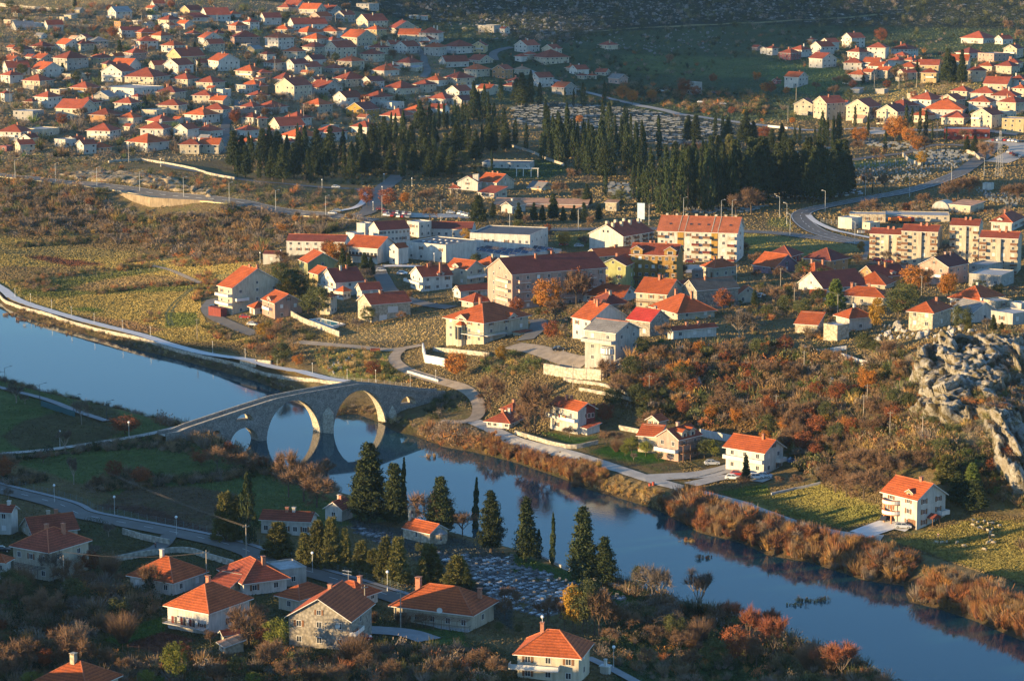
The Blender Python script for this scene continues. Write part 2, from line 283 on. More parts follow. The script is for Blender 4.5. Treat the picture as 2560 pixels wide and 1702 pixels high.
# ------------------------------------------------------------------ ground colour map: (polygon in photograph pixels, albedo, rock share)
def tp(t, pts): return [px(t, x, y) for x, y in pts]
ZONES = [
 ([(950,-40),(2600,-40),(2600,300),(1950,300),(1500,320),(1250,260),(1000,120)], (.062,.080,.040), .0),
 ([(880,-40),(2600,-40),(2600,75),(1900,60),(1420,85),(1300,110),(1240,60),(1000,40)], (.030,.036,.028), .45),
 (tp('20',[(0,0),(900,250),(700,310),(450,420),(200,330),(0,150)]), (.05,.05,.036), .65),
 (tp('20',[(0,960),(400,930),(900,970),(1700,1090),(2356,1180),(2356,1400),(1200,1300),(300,1200),(0,1100)]), (.06,.065,.055), .3),
 (tp('20',[(1000,500),(2356,540),(2356,720),(1500,700),(1000,650)]), (.095,.115,.045), 0),
 (tp('30',[(0,560),(700,640),(900,720),(400,880),(0,760)]), (.10,.13,.045), 0),
 (tp('30',[(560,790),(1000,780),(1900,760),(2000,830),(1350,900),(1000,960),(780,900)]), (.24,.185,.075), 0),
 ([(-60,-40),(860,-40),(1050,110),(1180,210),(1050,330),(620,400),(-60,400)], (.235,.18,.10), .02),
 (tp('00',[(-100,-40),(1200,-40),(600,120),(0,110)]), (.24,.19,.095), .15),
 # left field, right bank
 (tp('01',[(-100,590),(500,620),(1200,660),(2000,830),(2356,850),(2356,900),(2000,1010),(1850,1150),(1850,1300),(1900,1400),(2356,1568),(1400,1568),(500,1330),(100,1180),(-100,1000)]), (.33,.25,.08), 0),
 (tp('01',[(-60,690),(1000,650),(1500,720),(1500,800),(700,800),(0,770)]), (.24,.19,.075), 0),
 (tp('01',[(180,785),(370,775),(900,850),(960,870),(650,880)]), (.16,.066,.036), 0),
 (tp('01',[(-60,880),(700,880),(1000,900),(300,1000),(-60,1010)]), (.23,.165,.075), 0),
 (tp('01',[(300,1030),(800,950),(1500,870),(1560,910),(900,1010),(560,1080),(1700,1050),(1830,1060),(1700,1110),(900,1130),(500,1170),(150,1140)]), (.14,.145,.042), 0),
 (tp('01',[(560,1080),(1150,970),(1720,960),(1760,1030),(1000,1100),(820,1120)]), (.27,.19,.085), 0),
 (tp('01',[(700,1330),(1200,1380),(1500,1460),(1300,1500),(900,1410)]), (.25,.16,.08), 0),
 (tp('01',[(620,1260),(800,1250),(950,1290),(760,1300)]), (.11,.15,.035), 0),
 (tp('01',[(1500,1310),(1800,1300),(1830,1420),(1500,1440)]), (.13,.15,.04), 0),
 # slopes under the houses on the left knoll
 (tp('11',[(700,1500),(1100,1420),(1730,1330),(1730,1568),(700,1568)]), (.25,.185,.085), .06),
 (tp('12',[(500,80),(1200,80),(1420,330),(800,370),(600,300)]), (.24,.21,.07), .12),
 (tp('01',[(0,100),(2356,330),(2356,860),(1300,760),(0,600)]), (.20,.145,.07), .10),
 (tp('01',[(450,30),(2000,220),(2356,310),(2356,250),(1600,60),(400,-60)]), (.20,.16,.085), .35),
 # left bank meadow
 ([(-60,890),(100,975),(340,1035),(470,1075),(560,1130),(700,1190),(860,1250),(1000,1300),(700,1330),(300,1240),(-60,1130)], (.095,.125,.040), 0),
 ([(230,1270),(330,1215),(480,1215),(620,1240),(640,1300),(560,1330),(380,1290)], (.12,.085,.05), 0),
 ([(240,1262),(360,1262),(560,1335),(540,1350),(400,1320)], (.09,.05,.035), 0),
 ([(0,1090),(60,1050),(260,1000),(330,1060),(250,1110),(60,1130)], (.085,.075,.035), 0),
 # near ground
 ([(-60,1320),(300,1270),(1300,1640),(1300,1800),(-60,1800)], (.085,.08,.035), 0),
 (tp('03',[(950,1180),(1400,1000),(1500,960),(1530,1090),(1450,1130),(1100,1240)]), (.065,.12,.025), 0),
 (tp('03',[(1150,1240),(1480,1110),(1820,1180),(1600,1250),(1500,1330)]), (.13,.055,.035), 0),
 (tp('03',[(860,1490),(1500,1450),(1600,1480),(1500,1568),(1000,1568)]), (.13,.18,.03), 0),
 (tp('03',[(0,820),(600,880),(100,960),(0,960)]), (.06,.11,.025), 0),
 (tp('13',[(1400,1080),(1900,1100),(1950,1250),(1500,1200)]), (.07,.11,.03), 0),
 (tp('13',[(820,60),(1900,260),(2356,420),(2356,1100),(2030,900),(1900,640),(1000,260)]), (.085,.09,.075), 0),
 (tp('23',[(0,380),(700,620),(1200,800),(980,880),(500,700),(0,560)]), (.060,.10,.026), 0),
 (tp('23',[(800,900),(2356,1050),(2356,1640),(950,1640)]), (.060,.085,.032), 0),
 # right bank
 (tp('22',[(230,830),(600,880),(780,880),(560,960)]), (.05,.11,.022), 0),
 (tp('22',[(700,1020),(900,950),(1400,1050),(1420,1110),(1200,1130),(900,1080)]), (.05,.12,.022), 0),
 (tp('22',[(1880,1390),(2100,1340),(2356,1310),(2356,1400),(2150,1470)]), (.12,.15,.035), 0),
 (tp('32',[(-400,1450),(0,1400),(450,1300),(480,1330),(1000,1500),(1000,1568),(-100,1568)]), (.22,.19,.055), 0),
 (tp('33',[(0,0),(1000,-60),(1100,60),(700,160),(560,150)]), (.19,.18,.05), 0),
 (tp('33',[(1100,270),(1900,60),(2400,90),(2400,700),(2000,560),(1500,400)]), (.25,.205,.06), 0),
 (tp('22',[(1000,140),(1160,0),(2356,60),(2356,1000),(1700,800),(1000,620),(950,300)]), (.15,.09,.036), .14),
 (tp('32',[(0,130),(1000,160),(1500,0),(2400,0),(2400,1500),(1900,1500),(1300,1000),(500,900),(0,860)]), (.15,.09,.036), .14),
 (tp('32',[(1250,120),(1700,0),(2400,40),(2400,1300),(2000,1250),(1600,900),(1330,500)]), (.22,.18,.10), .45),
 # mown verges in town
 (tp('31',[(0,590),(400,620),(840,690),(830,740),(300,780),(0,740)]), (.22,.185,.065), 0),
 (tp('21',[(2130,560),(2356,590),(2356,780),(2130,760)]), (.20,.18,.055), 0),
 (tp('21',[(330,560),(760,560),(760,720),(420,700)]), (.15,.14,.05), 0),
 (tp('31',[(0,440),(180,430),(220,530),(0,520)]), (.18,.17,.055), 0),
 (tp('30',[(780,1480),(1350,1440),(1420,1500),(1100,1530),(780,1540)]), (.22,.20,.06), 0),
 (tp('20',[(-300,1500),(300,1460),(600,1560),(300,1640),(-200,1640)]), (.05,.075,.025), 0),
]
# fan-shaped ground sheet, finer where it is nearer
ang = np.arange(-.335, .3351, .00115)
ys = [432.0]
while ys[-1] < 3220: ys.append(ys[-1] + min(max(4.2*ys[-1]**2/992000.0, .95), 7.0))
ys = np.array(ys); NA, NY = len(ang), len(ys)
gX = (ys[:,None]*ang[None,:]).ravel(); gY = np.repeat(ys, NA)
gZ = ground_raw(gX, gY)
ppx, ppy = proj(gX, gY, gZ)
col = np.tile(np.array([.175,.13,.062]), (len(gX), 1)); rock = np.zeros(len(gX))
jit = (hash_noise(gX, gY, 5, 5)-.5)*9; jit2 = (hash_noise(gX, gY, 5, 6)-.5)*5
for poly, c, rk in ZONES:
    P = np.array(poly); lo = P.min(0)-12; hi = P.max(0)+12
    s = np.where((ppx > lo[0]) & (ppx < hi[0]) & (ppy > lo[1]) & (ppy < hi[1]))[0]
    if not len(s): continue
    w = np.clip(.5 - poly_sd(P, ppx[s]+jit[s], ppy[s]+jit2[s])/5, 0, 1)
    col[s] = col[s]*(1-w[:,None]) + np.array(c)*w[:,None]; rock[s] = rock[s]*(1-w) + rk*w
rsd = poly_sd(RIV, gX, gY); wb = np.clip(1-(rsd-1.5)/4, 0, 1)*(rsd > -3)*.85; col = col*(1-wb[:,None]) + np.array((.085,.06,.034))*wb[:,None]
far = gY > 2080; col[far] = (.036,.042,.03); rock[far] = .6
I = (np.arange(NY-1)[:,None]*NA + np.arange(NA-1)[None,:]).ravel()
Q = np.c_[I, I+1, I+NA+1, I+NA].astype(np.int32)
me = bpy.data.meshes.new('terrain'); me.vertices.add(len(gX)); me.vertices.foreach_set('co', np.c_[gX,gY,gZ].astype(np.float32).ravel())
me.loops.add(Q.size); me.loops.foreach_set('vertex_index', Q.ravel()); me.polygons.add(len(Q)); me.polygons.foreach_set('loop_start', np.arange(0, Q.size, 4, dtype=np.int32)); me.polygons.foreach_set('loop_total', np.full(len(Q), 4, np.int32))
me.polygons.foreach_set('use_smooth', np.ones(len(Q), bool))
ca = me.color_attributes.new('tint', 'FLOAT_COLOR', 'POINT'); ca.data.foreach_set('color', np.c_[col, rock].astype(np.float32).ravel())
me.update()
m, nt, b = new_mat('ground_cover'); v = coord(nt, False); a = N(nt, 'ShaderNodeVertexColor', _layer_name='tint')
c1 = mul(nt, a.outputs['Color'], rng(nt, noise(nt, v, .045, 5, .65), .3, .7, .75, 1.25)); c1 = mul(nt, c1, rng(nt, noise(nt, v, .5, 4, .7), .3, .7, .7, 1.3))
c1 = mix(nt, rng(nt, noise(nt, v, .11, 3), .52, .68, 0, .45), c1, mul(nt, a.outputs['Color'], N(nt, 'ShaderNodeRGB').outputs[0]))
[n for n in nt.nodes if n.type == 'RGB'][0].outputs[0].default_value = (.55, .95, .55, 1)
rm = N(nt, 'ShaderNodeMath', _operation='SUBTRACT'); nt.links.new(noise(nt, v, .16, 6, .75), rm.inputs[0]); inv = rng(nt, a.outputs['Alpha'], 0, 1, .75, .44); nt.links.new(inv, rm.inputs[1])
rk = rng(nt, rm.outputs[0], 0, .06, 0, 1); c1 = mix(nt, rk, c1, mul(nt, (.40,.39,.36), rng(nt, noise(nt, v, .8, 4), .3, .7, .45, 1.25)))
nt.links.new(c1, b.inputs['Base Color']); b.inputs['Roughness'].default_value = .95; b.inputs['Specular IOR Level'].default_value = .05
bump(nt, b, noise(nt, v, 1.1, 5, .7), 1.0, 1.1)
terrain = link('terrain', me); me.materials.append(m); tag(terrain, kind='structure')
# far plain beyond the modelled valley
mb = MB(); mb.box(-9000, -6000, -9, 9000, 14000, -6); tag(mb.build('ground', plain('plain_earth', (.08,.08,.04))), kind='structure')
# water
m, nt, b = new_mat('river_water'); v = coord(nt, False); b.inputs['Base Color'].default_value = (.012,.05,.062,1); b.inputs['Roughness'].default_value = .03; b.inputs['IOR'].default_value = 1.24; b.inputs['Specular IOR Level'].default_value = .5; b.inputs['Specular Tint'].default_value = (.72,.97,1,1)
mp = N(nt, 'ShaderNodeMapping'); mp.inputs['Scale'].default_value = (1, .5, 1); nt.links.new(v, mp.inputs['Vector'])
h = N(nt, 'ShaderNodeMath', _operation='MULTIPLY'); nt.links.new(noise(nt, mp.outputs[0], 1.3, 3), h.inputs[0]); nt.links.new(rng(nt, noise(nt, v, .012, 2), .38, .62, .1, 1.0), h.inputs[1])
bump(nt, b, h.outputs[0], .16, .12)
mb = MB(); P = [(x, y) for x, y in RIV]
cx = np.array(P); mb.poly([(-420,380,0),(260,380,0),(260,980,0),(-420,1180,0)])
tag(mb.build('river', m), kind='structure')
# unseen ridge left of the view, its crest shaped to shade the near bank
SAZ, SEL = radians(68), radians(7.5)     # sun: 68 deg to the left of straight behind the camera
DX, DY = sin(SAZ), cos(SAZ)             # horizontal direction the light travels
RU = [(150,10),(250,17),(350,28),(400,31),(430,31),(441,26),(454,22.5),(467,17),(483,15.5),(503,15.5),(520,18.5),(546,20),(565,26.5),(585,27.5),(600,26),(630,27.5),(671,24),(700,22.5),(721,21.5),(760,26),(807,28.5),(860,27),(900,22),(940,15),(980,8),(1020,2),(1060,0)]
us = np.arange(150, 1061, 10.0); rz = np.interp(us, [p[0] for p in RU], [p[1] for p in RU]) + (hash_noise(us, us*0, 23, 3)-.5)*1.5
mb = MB(); vs = (-150, -70, 5, 60, 78, 88); prof = (0, .25, .62, 1.0, .55, 0)
for i, u in enumerate(us):
    for vv, p in zip(vs, prof):
        vj = vv + (hash_noise(np.array([u]), np.array([vv]), 60, 9)[0]-.5)*6
        x, y = DX*vj - DY*u, DY*vj + DX*u
        mb.v.append((x, y, -3 + (rz[i]+3)*p))
for i in range(len(us)-1):
    for j in range(5): k = i*6+j; mb.f.append((k, k+1, k+7, k+6)); mb.m.append(0)
tag(mb.build('hill', plain('shade_ridge_scrub', (.06,.062,.03), .95, .4, .08, .6, 0), smooth=True), kind='structure')
# ------------------------------------------------------------------ light
w = bpy.data.worlds.new('World'); SC.world = w; w.use_nodes = True; nt = w.node_tree
sky = nt.nodes.new('ShaderNodeTexSky'); sky.sky_type = 'NISHITA'; sky.sun_disc = False; sky.sun_elevation = SEL; sky.sun_rotation = pi + SAZ; sky.altitude = 300; sky.air_density = 1.0; sky.dust_density = .3; sky.ozone_density = 3.5
nt.links.new(sky.outputs[0], nt.nodes['Background'].inputs['Color']); nt.nodes['Background'].inputs['Strength'].default_value = .172
sd = bpy.data.lights.new('sun', 'SUN'); sun = bpy.data.objects.new('sun', sd); COL.objects.link(sun); sd.energy = 5.0; sd.angle = radians(.5); sd.color = (1.0, .695, .33)
from mathutils import Vector
sun.rotation_euler = Vector((DX*cos(SEL), DY*cos(SEL), -sin(SEL))).to_track_quat('-Z', 'Y').to_euler()
SC.view_settings.view_transform = 'Standard'; SC.view_settings.look = 'None'; SC.view_settings.exposure = 1.32; SC.view_settings.gamma = 1
SC.cycles.max_bounces = 5; SC.cycles.diffuse_bounces = 2; SC.cycles.glossy_bounces = 3; SC.cycles.transmission_bounces = 2; SC.cycles.volume_bounces = 0

# low cloud bank added outside the view to shade the far side valley
mbc = MB(); rc_ = random.Random(21)
for i in range(46):
    f = i/45; u = 1490+f*640+rc_.uniform(-12,12); vv = -640+rc_.uniform(-50,50); zc = float(np.interp(u, [1480,1600,1700,1800,1860,2100], [227,228,232,258,278,290])); hr = float(np.interp(u, [1480,1560,1700,1800,1900,2150], [9,18,19,22,24,26]))
    mbc.sphere((DX*vv-DY*u, DY*vv+DX*u, zc+rc_.uniform(-3,3)), 34, 14, 9, 0, hr/34*rc_.uniform(.85,1.05))
tag(mbc.build('shade_cloud', plain('shade_cloud_white', (.8,.8,.8), 1, .05, .05, 0, 0), smooth=True), kind='structure')
# ------------------------------------------------------------------ shared small meshes (unit size, scaled per use)
def unit_window(shut=0):
    mb = MB()                            # stands in the plane y=0, proud towards -y; 1 wide, 1 tall, sill at z=0
    mb.box(-.5,-.05,0,-.43,.02,1); mb.box(.43,-.05,0,.5,.02,1); mb.box(-.43,-.05,.93,.43,.02,1); mb.box(-.43,-.05,0,.43,.02,.06); mb.box(-.03,-.045,.06,.03,.02,.93)
    return mb.mesh('window', [M_FRAME])
def unit_pane():
    mb = MB(); mb.box(-.43,-.025,.06,.43,.01,.93); return mb.mesh('pane', M_GLASS)
def unit_far_window():
    mb = MB(); mb.box(-.43,-.03,.06,.43,.02,.95, 1); mb.box(-.5,-.06,0,.5,.02,.06, 0); mb.box(-.5,-.05,.95,.5,.02,1, 0); mb.box(-.5,-.05,.06,-.43,.02,.95,0); mb.box(.43,-.05,.06,.5,.02,.95,0)
    return mb.mesh('window', [M_FRAME, M_GLASS])
def unit_door(mat):
    mb = MB(); mb.box(-.5,-.06,0,.5,.02,1); mb.box(.3,-.12,.45,.36,-.06,.5); return mb.mesh('door', mat)
ME_WIN, ME_PANE, ME_FWIN = unit_window(), unit_pane(), unit_far_window()
ME_DOOR, ME_GAR = unit_door(M_WOOD), unit_door(M_TRIM)
def shut_mesh():
    mb = MB(); mb.box(-.22,-.07,0,.22,-.01,1); return mb.mesh('shutter', M_WOOD)
ME_SHUT = shut_mesh()
def add_shutters(w):
    for x in (-.735, .735): link('shutter', ME_SHUT, w, (x,0,0))
def roll_mesh():
    mb = MB(); mb.box(-.43,-.03,.06,.43,.01,.93)
    return mb.mesh('roller_shutter', M_TRIM)
ME_ROLL = roll_mesh()
HOUSES = []
def faces_of(W, D):                      # face name -> (origin at its left end, direction along, rz for things mounted on it, length)
    return {'f': ((-W/2,-D/2), (1,0), 0.0, W), 'r': ((W/2,-D/2), (0,1), pi/2, D), 'l': ((-W/2,D/2), (0,-1), -pi/2, D), 'b': ((W/2,D/2), (-1,0), pi, W)}
def put(root, fc, W, D, u, z, me, name, sx, sz, sy=1.0):
    (ox, oy), (ax, ay), rz, L = faces_of(W, D)[fc]
    o = link(name, me, root, (ox+ax*u*L, oy+ay*u*L, z), rz, (sx, sy, sz)); return o
SHR = random.Random(99)
def add_window(root, fc, W, D, u, z, sx=1.1, sz=1.3, near=False, shutters=False):
    if near:
        w = put(root, fc, W, D, u, z, ME_WIN, 'window', sx, sz); q = SHR.random()
        if q < .16: link('roller_shutter', ME_ROLL, w)
        else: link('pane', ME_PANE, w)
        if .16 < q < .34: shutters = True
        if shutters: add_shutters(w)
        return w
    return put(root, fc, W, D, u, z, ME_FWIN, 'window', sx, sz)
def roof_solid(W, D, h, kind, ov, pitch, matset, trim=True, rise=None):
    """closed roof; returns MB (mat 0 tiles, 1 soffit/trim), ridge height"""
    mb = MB(); a, d = W/2+ov, D/2+ov; th = .18
    if kind == 'h':
        r = rise or min(a, d)*tan(pitch); z0 = h-ov*.25
        if a >= d: R0, R1 = (-(a-d),0,z0+r), ((a-d),0,z0+r)
        else: R0, R1 = (0,-(d-a),z0+r), (0,(d-a),z0+r)
        e = [(-a,-d,z0),(a,-d,z0),(a,d,z0),(-a,d,z0)]
        if a >= d: mb.poly([e[0],e[1],R1,R0]); mb.poly([e[1],e[2],R1]); mb.poly([e[2],e[3],R0,R1]); mb.poly([e[3],e[0],R0])
        else: mb.poly([e[0],e[1],R0]); mb.poly([e[1],e[2],R1,R0]); mb.poly([e[2],e[3],R1]); mb.poly([e[3],e[0],R0,R1])
        mb.box(-a,-d,z0-th,a,d,z0-.004,1)
        hips = [(e[0],R0),(e[1],R1 if a >= d else R0),(e[2],R1),(e[3],R0 if a >= d else R1),(R0,R1)]
        return mb, z0+r, hips
    if kind in 'lr':                     # l: gable on the front face (ridge along y); r: gable on the right face (ridge along x)
        half, ln = (a, d) if kind == 'l' else (d, a)
        r = rise or (half-ov)*tan(pitch); sl = r/(half-ov); z0 = h-ov*sl
        def P(s, q, z): return (s, q, z) if kind == 'l' else (q, s, z)
        for sg in (-1, 1):
            A = [P(sg*half,-ln,z0),P(sg*half,ln,z0),P(0,ln,h+r),P(0,-ln,h+r)]; B = [(p[0],p[1],p[2]-th) for p in A]
            mb.poly(A if (sg > 0) == (kind == 'l') else A[::-1]); mb.poly(B, 1)
            for i in range(4):
                if i == 2: continue
                j = (i+1) % 4; mb.poly([A[i],B[i],B[j],A[j]], 1)
        return mb, h+r, [(P(0,-ln,h+r),P(0,ln,h+r))]
    if kind == 's':                      # single pitch falling towards the front
        r = rise or D*tan(pitch); A = [(-a,-d,h),(a,-d,h),(a,d,h+r),(-a,d,h+r)]; B = [(p[0],p[1],p[2]-th) for p in A]
        mb.poly(A); mb.poly(B[::-1], 1)
        for i in range(4): j = (i+1) % 4; mb.poly([A[i],B[i],B[j],A[j]], 1)
        return mb, h+r, []
    mb.box(-a+ov,-d+ov,h+.004,a-ov,d-ov,h+.02); z1 = h+.35                                          # f: flat with a low parapet
    for q in ((-a+ov-.05,-d+ov-.05,a-ov+.05,-d+ov+.2),(-a+ov-.05,d-ov-.2,a-ov+.05,d-ov+.05),(-a+ov-.05,-d+ov+.2,-a+ov+.2,d-ov-.2),(a-ov-.2,-d+ov+.2,a-ov+.05,d-ov-.2)): mb.box(q[0],q[1],h+.004,q[2],q[3],z1,1)
    return mb, z1, []
WN = {'w':'white','c':'cream','y':'pale yellow','Y':'ochre yellow','p':'pink','P':'deep pink','g':'grey','t':'tan stone','o':'peach','G':'green','L':'lime green','O':'ochre','S':'rubble stone','R':'dark red','k':'salmon pink','V':'mauve'}
RN = {'o':'orange','r':'red-brown','d':'dark red','c':'faded orange','t':'faded tan','g':'grey','b':'brown','R':'bright red'}
KN = {'h':'hipped','l':'gabled','r':'gabled','f':'flat','s':'lean-to'}
def house(t, xl, xc, xr, ye, st, roof, wall, rc, yb=None, near=False, label=None, cat='house', name=None, group=None, rot=None, asp=1.0, pitch=None, ov=None, win=True, wf=None, wr=None, rise=None, chim=None, depth_m=None, trimroof=None, rows=None, skirt=3.0, hh=None, gap=None, flatmat=None):
    rg = random.Random(int(xl*7+xc*13+ye*31+int(t)*997))
    x0, _ = px(t, xl, 0); x1, _ = px(t, xc, 0); x2, _ = px(t, xr, 0); _, yev = px(t, 0, ye)
    if yb is None: h = (st*2.62+.2); P = at(x1, yev, h)
    else:
        _, yb_ = px(t, 0, yb); P = at(x1, yb_); s = sc_at(P); h = hh or (yb_-yev)/s/cos(.14)
    s = sc_at(P); ll = max((x1-x0)/s, .8); lr = max((x2-x1)/s, .4)
    if rot is not None and lr > 1.3*ll and rot < 50: rot = 62
    ph = radians(rot) if rot is not None else min(max(atan2(lr/asp, ll), radians(9)), radians(68))
    W = ll/cos(ph); D = lr/sin(ph)
    if depth_m: D = depth_m
    else: D = min(max(D, W*.55, 4.0), max(W*2.4, 9)) if yb is None else min(max(D*1.04, 3.0, W*.5), max(W*5, 12))
    if yb is None:
        W = max(W, D*.6)*1.17; D *= 1.15
    if yb is not None: W *= 1.05; D *= 1.05; h *= 1.03
    e1 = np.array((cos(ph), -sin(ph))); e2 = np.array((sin(ph), cos(ph)))
    c = P[:2] - e1*W/2 + e2*D/2
    root = empty(name or 'house', (c[0], c[1], P[2]), -ph)
    mw = MW[wall]; pit = pitch if pitch is not None else (27 if roof == 'h' else 29 if roof in 'lr' else 8); pit = radians(pit + (0 if yb is None or roof not in 'hlr' else 4.5 if roof == 'h' else 2))
    o = ov if ov is not None else ((.8 if yb is None else .75) if roof == 'h' else .5)
    # walls
    mb = MB(); mb.box(-W/2,-D/2,-skirt,W/2,D/2,h)
    if roof in 'lr':
        half = (W if roof == 'l' else D)/2; r = rise or half*tan(pit)
        if roof == 'l':
            for q in (-D/2, D/2): mb.poly([(-W/2,q,h),(W/2,q,h),(0,q,h+r-.02)] if q < 0 else [(W/2,q,h),(-W/2,q,h),(0,q,h+r-.02)])
        else:
            for q in (-W/2, W/2): mb.poly([(q,-D/2,h),(q,D/2,h),(q,0,h+r-.02)] if q > 0 else [(q,D/2,h),(q,-D/2,h),(q,0,h+r-.02)])
    if roof == 's':
        r = rise or D*tan(pit); mb.box(-W/2,D/2-.2,h,W/2,D/2,h+r-.2)
        for q in (-W/2,W/2-.2): mb.f.append(tuple(range(len(mb.v),len(mb.v)+3))); mb.m.append(0); mb.v += [(q,-D/2,h),(q,D/2,h),(q,D/2,h+r-.2)]
    mb.build('wall', mw, root)
    # roof
    rm, zt, hips = roof_solid(W, D, h, roof, o, pit, None, rise=rise)
    tm = flatmat or M_FLAT if roof == 'f' else (MRN if near else MR)[rc]
    if near and roof != 'f':
        for p, q in hips: rm.tube(p, q, .15, .15, 5, 2)
    ro = rm.build('roof', [tm, mw if roof == 'f' else M_TRIM, MR['c']], root)
    nch = (0 if roof in 'fs' else rg.choice((0,1,1,2))) if chim is None else chim
    for i in range(nch):
        mb = MB(); cw = .38; fx = rg.uniform(-.32, .32)*W; fy = rg.uniform(-.15, .2)*D; zc = zt-min(abs(fx), abs(fy))*.1
        mb.box(-cw,-cw,-2.2,cw,cw,.75); mb.box(-cw-.1,-cw-.1,.752,cw+.1,cw+.1,.9)
        mb.build('chimney', M_BRICK if rg.random() < .6 else mw, ro, (fx if roof != 'l' else fx*.4, fy if roof != 'r' else fy*.4, zt+.1))
    # windows
    nst = max(1, int(round(h/2.85))) if rows is None else rows
    if win:
        for fc, L, cnt in (('f', W, wf), ('r', D, wr)):
            n = cnt if cnt is not None else max(0, int(L/(3.1 if near else 3.4))) if L > 2.6 else 0
            g = gap or (h/nst)
            for k in range(nst):
                for i in range(n):
                    if cnt is None and rg.random() < .16: continue
                    z = k*g + (.95 if g > 2.4 else g*.3)
                    u = (i+.5)/n + (rg.uniform(-.03,.03) if cnt is None else 0)
                    if k == 0 and fc == 'f' and i == n//2 and cnt is None and near: put(root, fc, W, D, u, .05, ME_DOOR, 'door', 1.1, 2.1); continue
                    sx = rg.choice((1.0,1.15,1.5)) if cnt is None else 1.15
                    add_window(root, fc, W, D, u, z, min(sx, L/n*.7), min(1.3, g*.5), near)
            if roof == ('l' if fc == 'f' else 'r') and L > 5 and rg.random() < .75: add_window(root, fc, W, D, .5, h+.35, 1.0, 1.1, near)
        if D > 3: add_window(root, 'l', W, D, .5, max(.9, h-1.9), 1.1, 1.25, near)
    if yb is None and st >= 2 and rg.random() < .42:          # balcony across part of the front
        bw = W*rg.uniform(.35,.95); zb = h*(nst-1)/nst; mb = MB()
        mb.box(-bw/2,-1.25,-.16,bw/2,0,0); mb.box(-bw/2,-1.25,0,bw/2,-1.15,.9); mb.box(-bw/2,-1.15,0,-bw/2+.08,0,.9); mb.box(bw/2-.08,-1.15,0,bw/2,0,.9)
        mb.build('balcony', rg.choice((M_TRIM, mw, M_CONC)), root, (rg.uniform(-.5,.5)*(W-bw), -D/2, zb))
    if st >= 2 and yb is None and rg.random() < .2:
        mb = MB(); mb.box(-W*.3,-2.6,-skirt,W*.3,0,2.3); mb.build('porch', mw, root, (0,-D/2-.003,0))
    info = dict(o=root, W=W, D=D, h=h, zt=zt, ph=ph, px=((x0+x2)/2, yev), base=P, roof=ro, c=c, wall=wall, rk=roof, rc=rc, st=nst, label=label, cat=cat, hill=yb is None)
    root['category'] = cat
    if group: root['group'] = group
    if label: root['label'] = label
    HOUSES.append(info); return info
def balcony(hs, fc, u0, u1, z, dep=1.3, mat=None, rail=None, solid=True, posts=False):
    (ox, oy), (ax, ay), rz, L = faces_of(hs['W'], hs['D'])[fc]; bw = (u1-u0)*L; mb = MB(); mat = mat or M_TRIM
    mb.box(-bw/2,-dep,-.18,bw/2,0,0)
    if solid: mb.box(-bw/2,-dep,0,bw/2,-dep+.1,.9,1); mb.box(-bw/2,-dep+.1,0,-bw/2+.1,0,.9,1); mb.box(bw/2-.1,-dep+.1,0,bw/2,0,.9,1)
    else:
        mb.box(-bw/2,-dep,.88,bw/2,-dep+.06,.95,1); n = max(3, int(bw/.35))
        for i in range(n+1): x = -bw/2+(bw-.04)*i/n; mb.box(x,-dep+.01,0,x+.04,-dep+.05,.88,1)
        for x in (-bw/2, bw/2-.05): mb.box(x,-dep+.06,.88,x+.05,0,.95,1); mb.box(x,-dep/2,0,x+.05,-dep/2+.04,.88,1)
    if posts:
        for x in (-bw/2+.05, bw/2-.25): mb.box(x,-dep+.02,-z-.5,x+.2,-dep+.22,-.18)
    u = (u0+u1)/2; return mb.build('balcony', [mat, rail or mat], hs['o'], (ox+ax*u*L, oy+ay*u*L, z), rz)
def dormer(hs, fc, u, inset, z, w=2.4, hgt=1.7, dep=3.0, rc='r', wall=None):
    (ox, oy), (ax, ay), rz, L = faces_of(hs['W'], hs['D'])[fc]
    mb = MB(); mb.box(-w/2,0,0,w/2,dep,hgt,0); mb.poly([(-w/2,0,hgt),(w/2,0,hgt),(0,0,hgt+w*.3)],0)
    for sg in (-1,1):
        q = [(sg*(w/2+.25),-.25,hgt-.12),(sg*(w/2+.25),dep,hgt-.12),(0,dep,hgt+w*.3+.05),(0,-.25,hgt+w*.3+.05)]; mb.poly(q if sg > 0 else q[::-1],1); p2 = [(a,b2,c2-.12) for a,b2,c2 in q]; mb.poly(p2,2); mb.poly([q[0],q[3],p2[3],p2[0]],2)
    nx, ny = -sin(rz), cos(rz)           # inward normal of the face
    d = mb.build('dormer', [wall or MW[hs['wall']], MRN[rc], M_TRIM], hs['o'], (ox+ax*u*L+nx*inset, oy+ay*u*L+ny*inset, z), rz)
    link('window', ME_FWIN, d, (0,-.01,.35), 0, (w*.5,1,hgt*.6)); return d
def chimney(hs, fx, fy, ztop=.9, w=.4, mat=None, cap=True):
    mb = MB(); mb.box(-w,-w,-2.5,w,w,ztop)
    if cap: mb.box(-w-.12,-w-.12,ztop+.25,w+.12,w+.12,ztop+.36); mb.box(-w+.05,-w+.05,ztop,-w+.2,w-.05,ztop+.25); mb.box(w-.2,-w+.05,ztop,w-.05,w-.05,ztop+.25)
    return mb.build('chimney', mat or M_BRICK, hs['roof'], (fx*hs['W'], fy*hs['D'], hs['zt']))
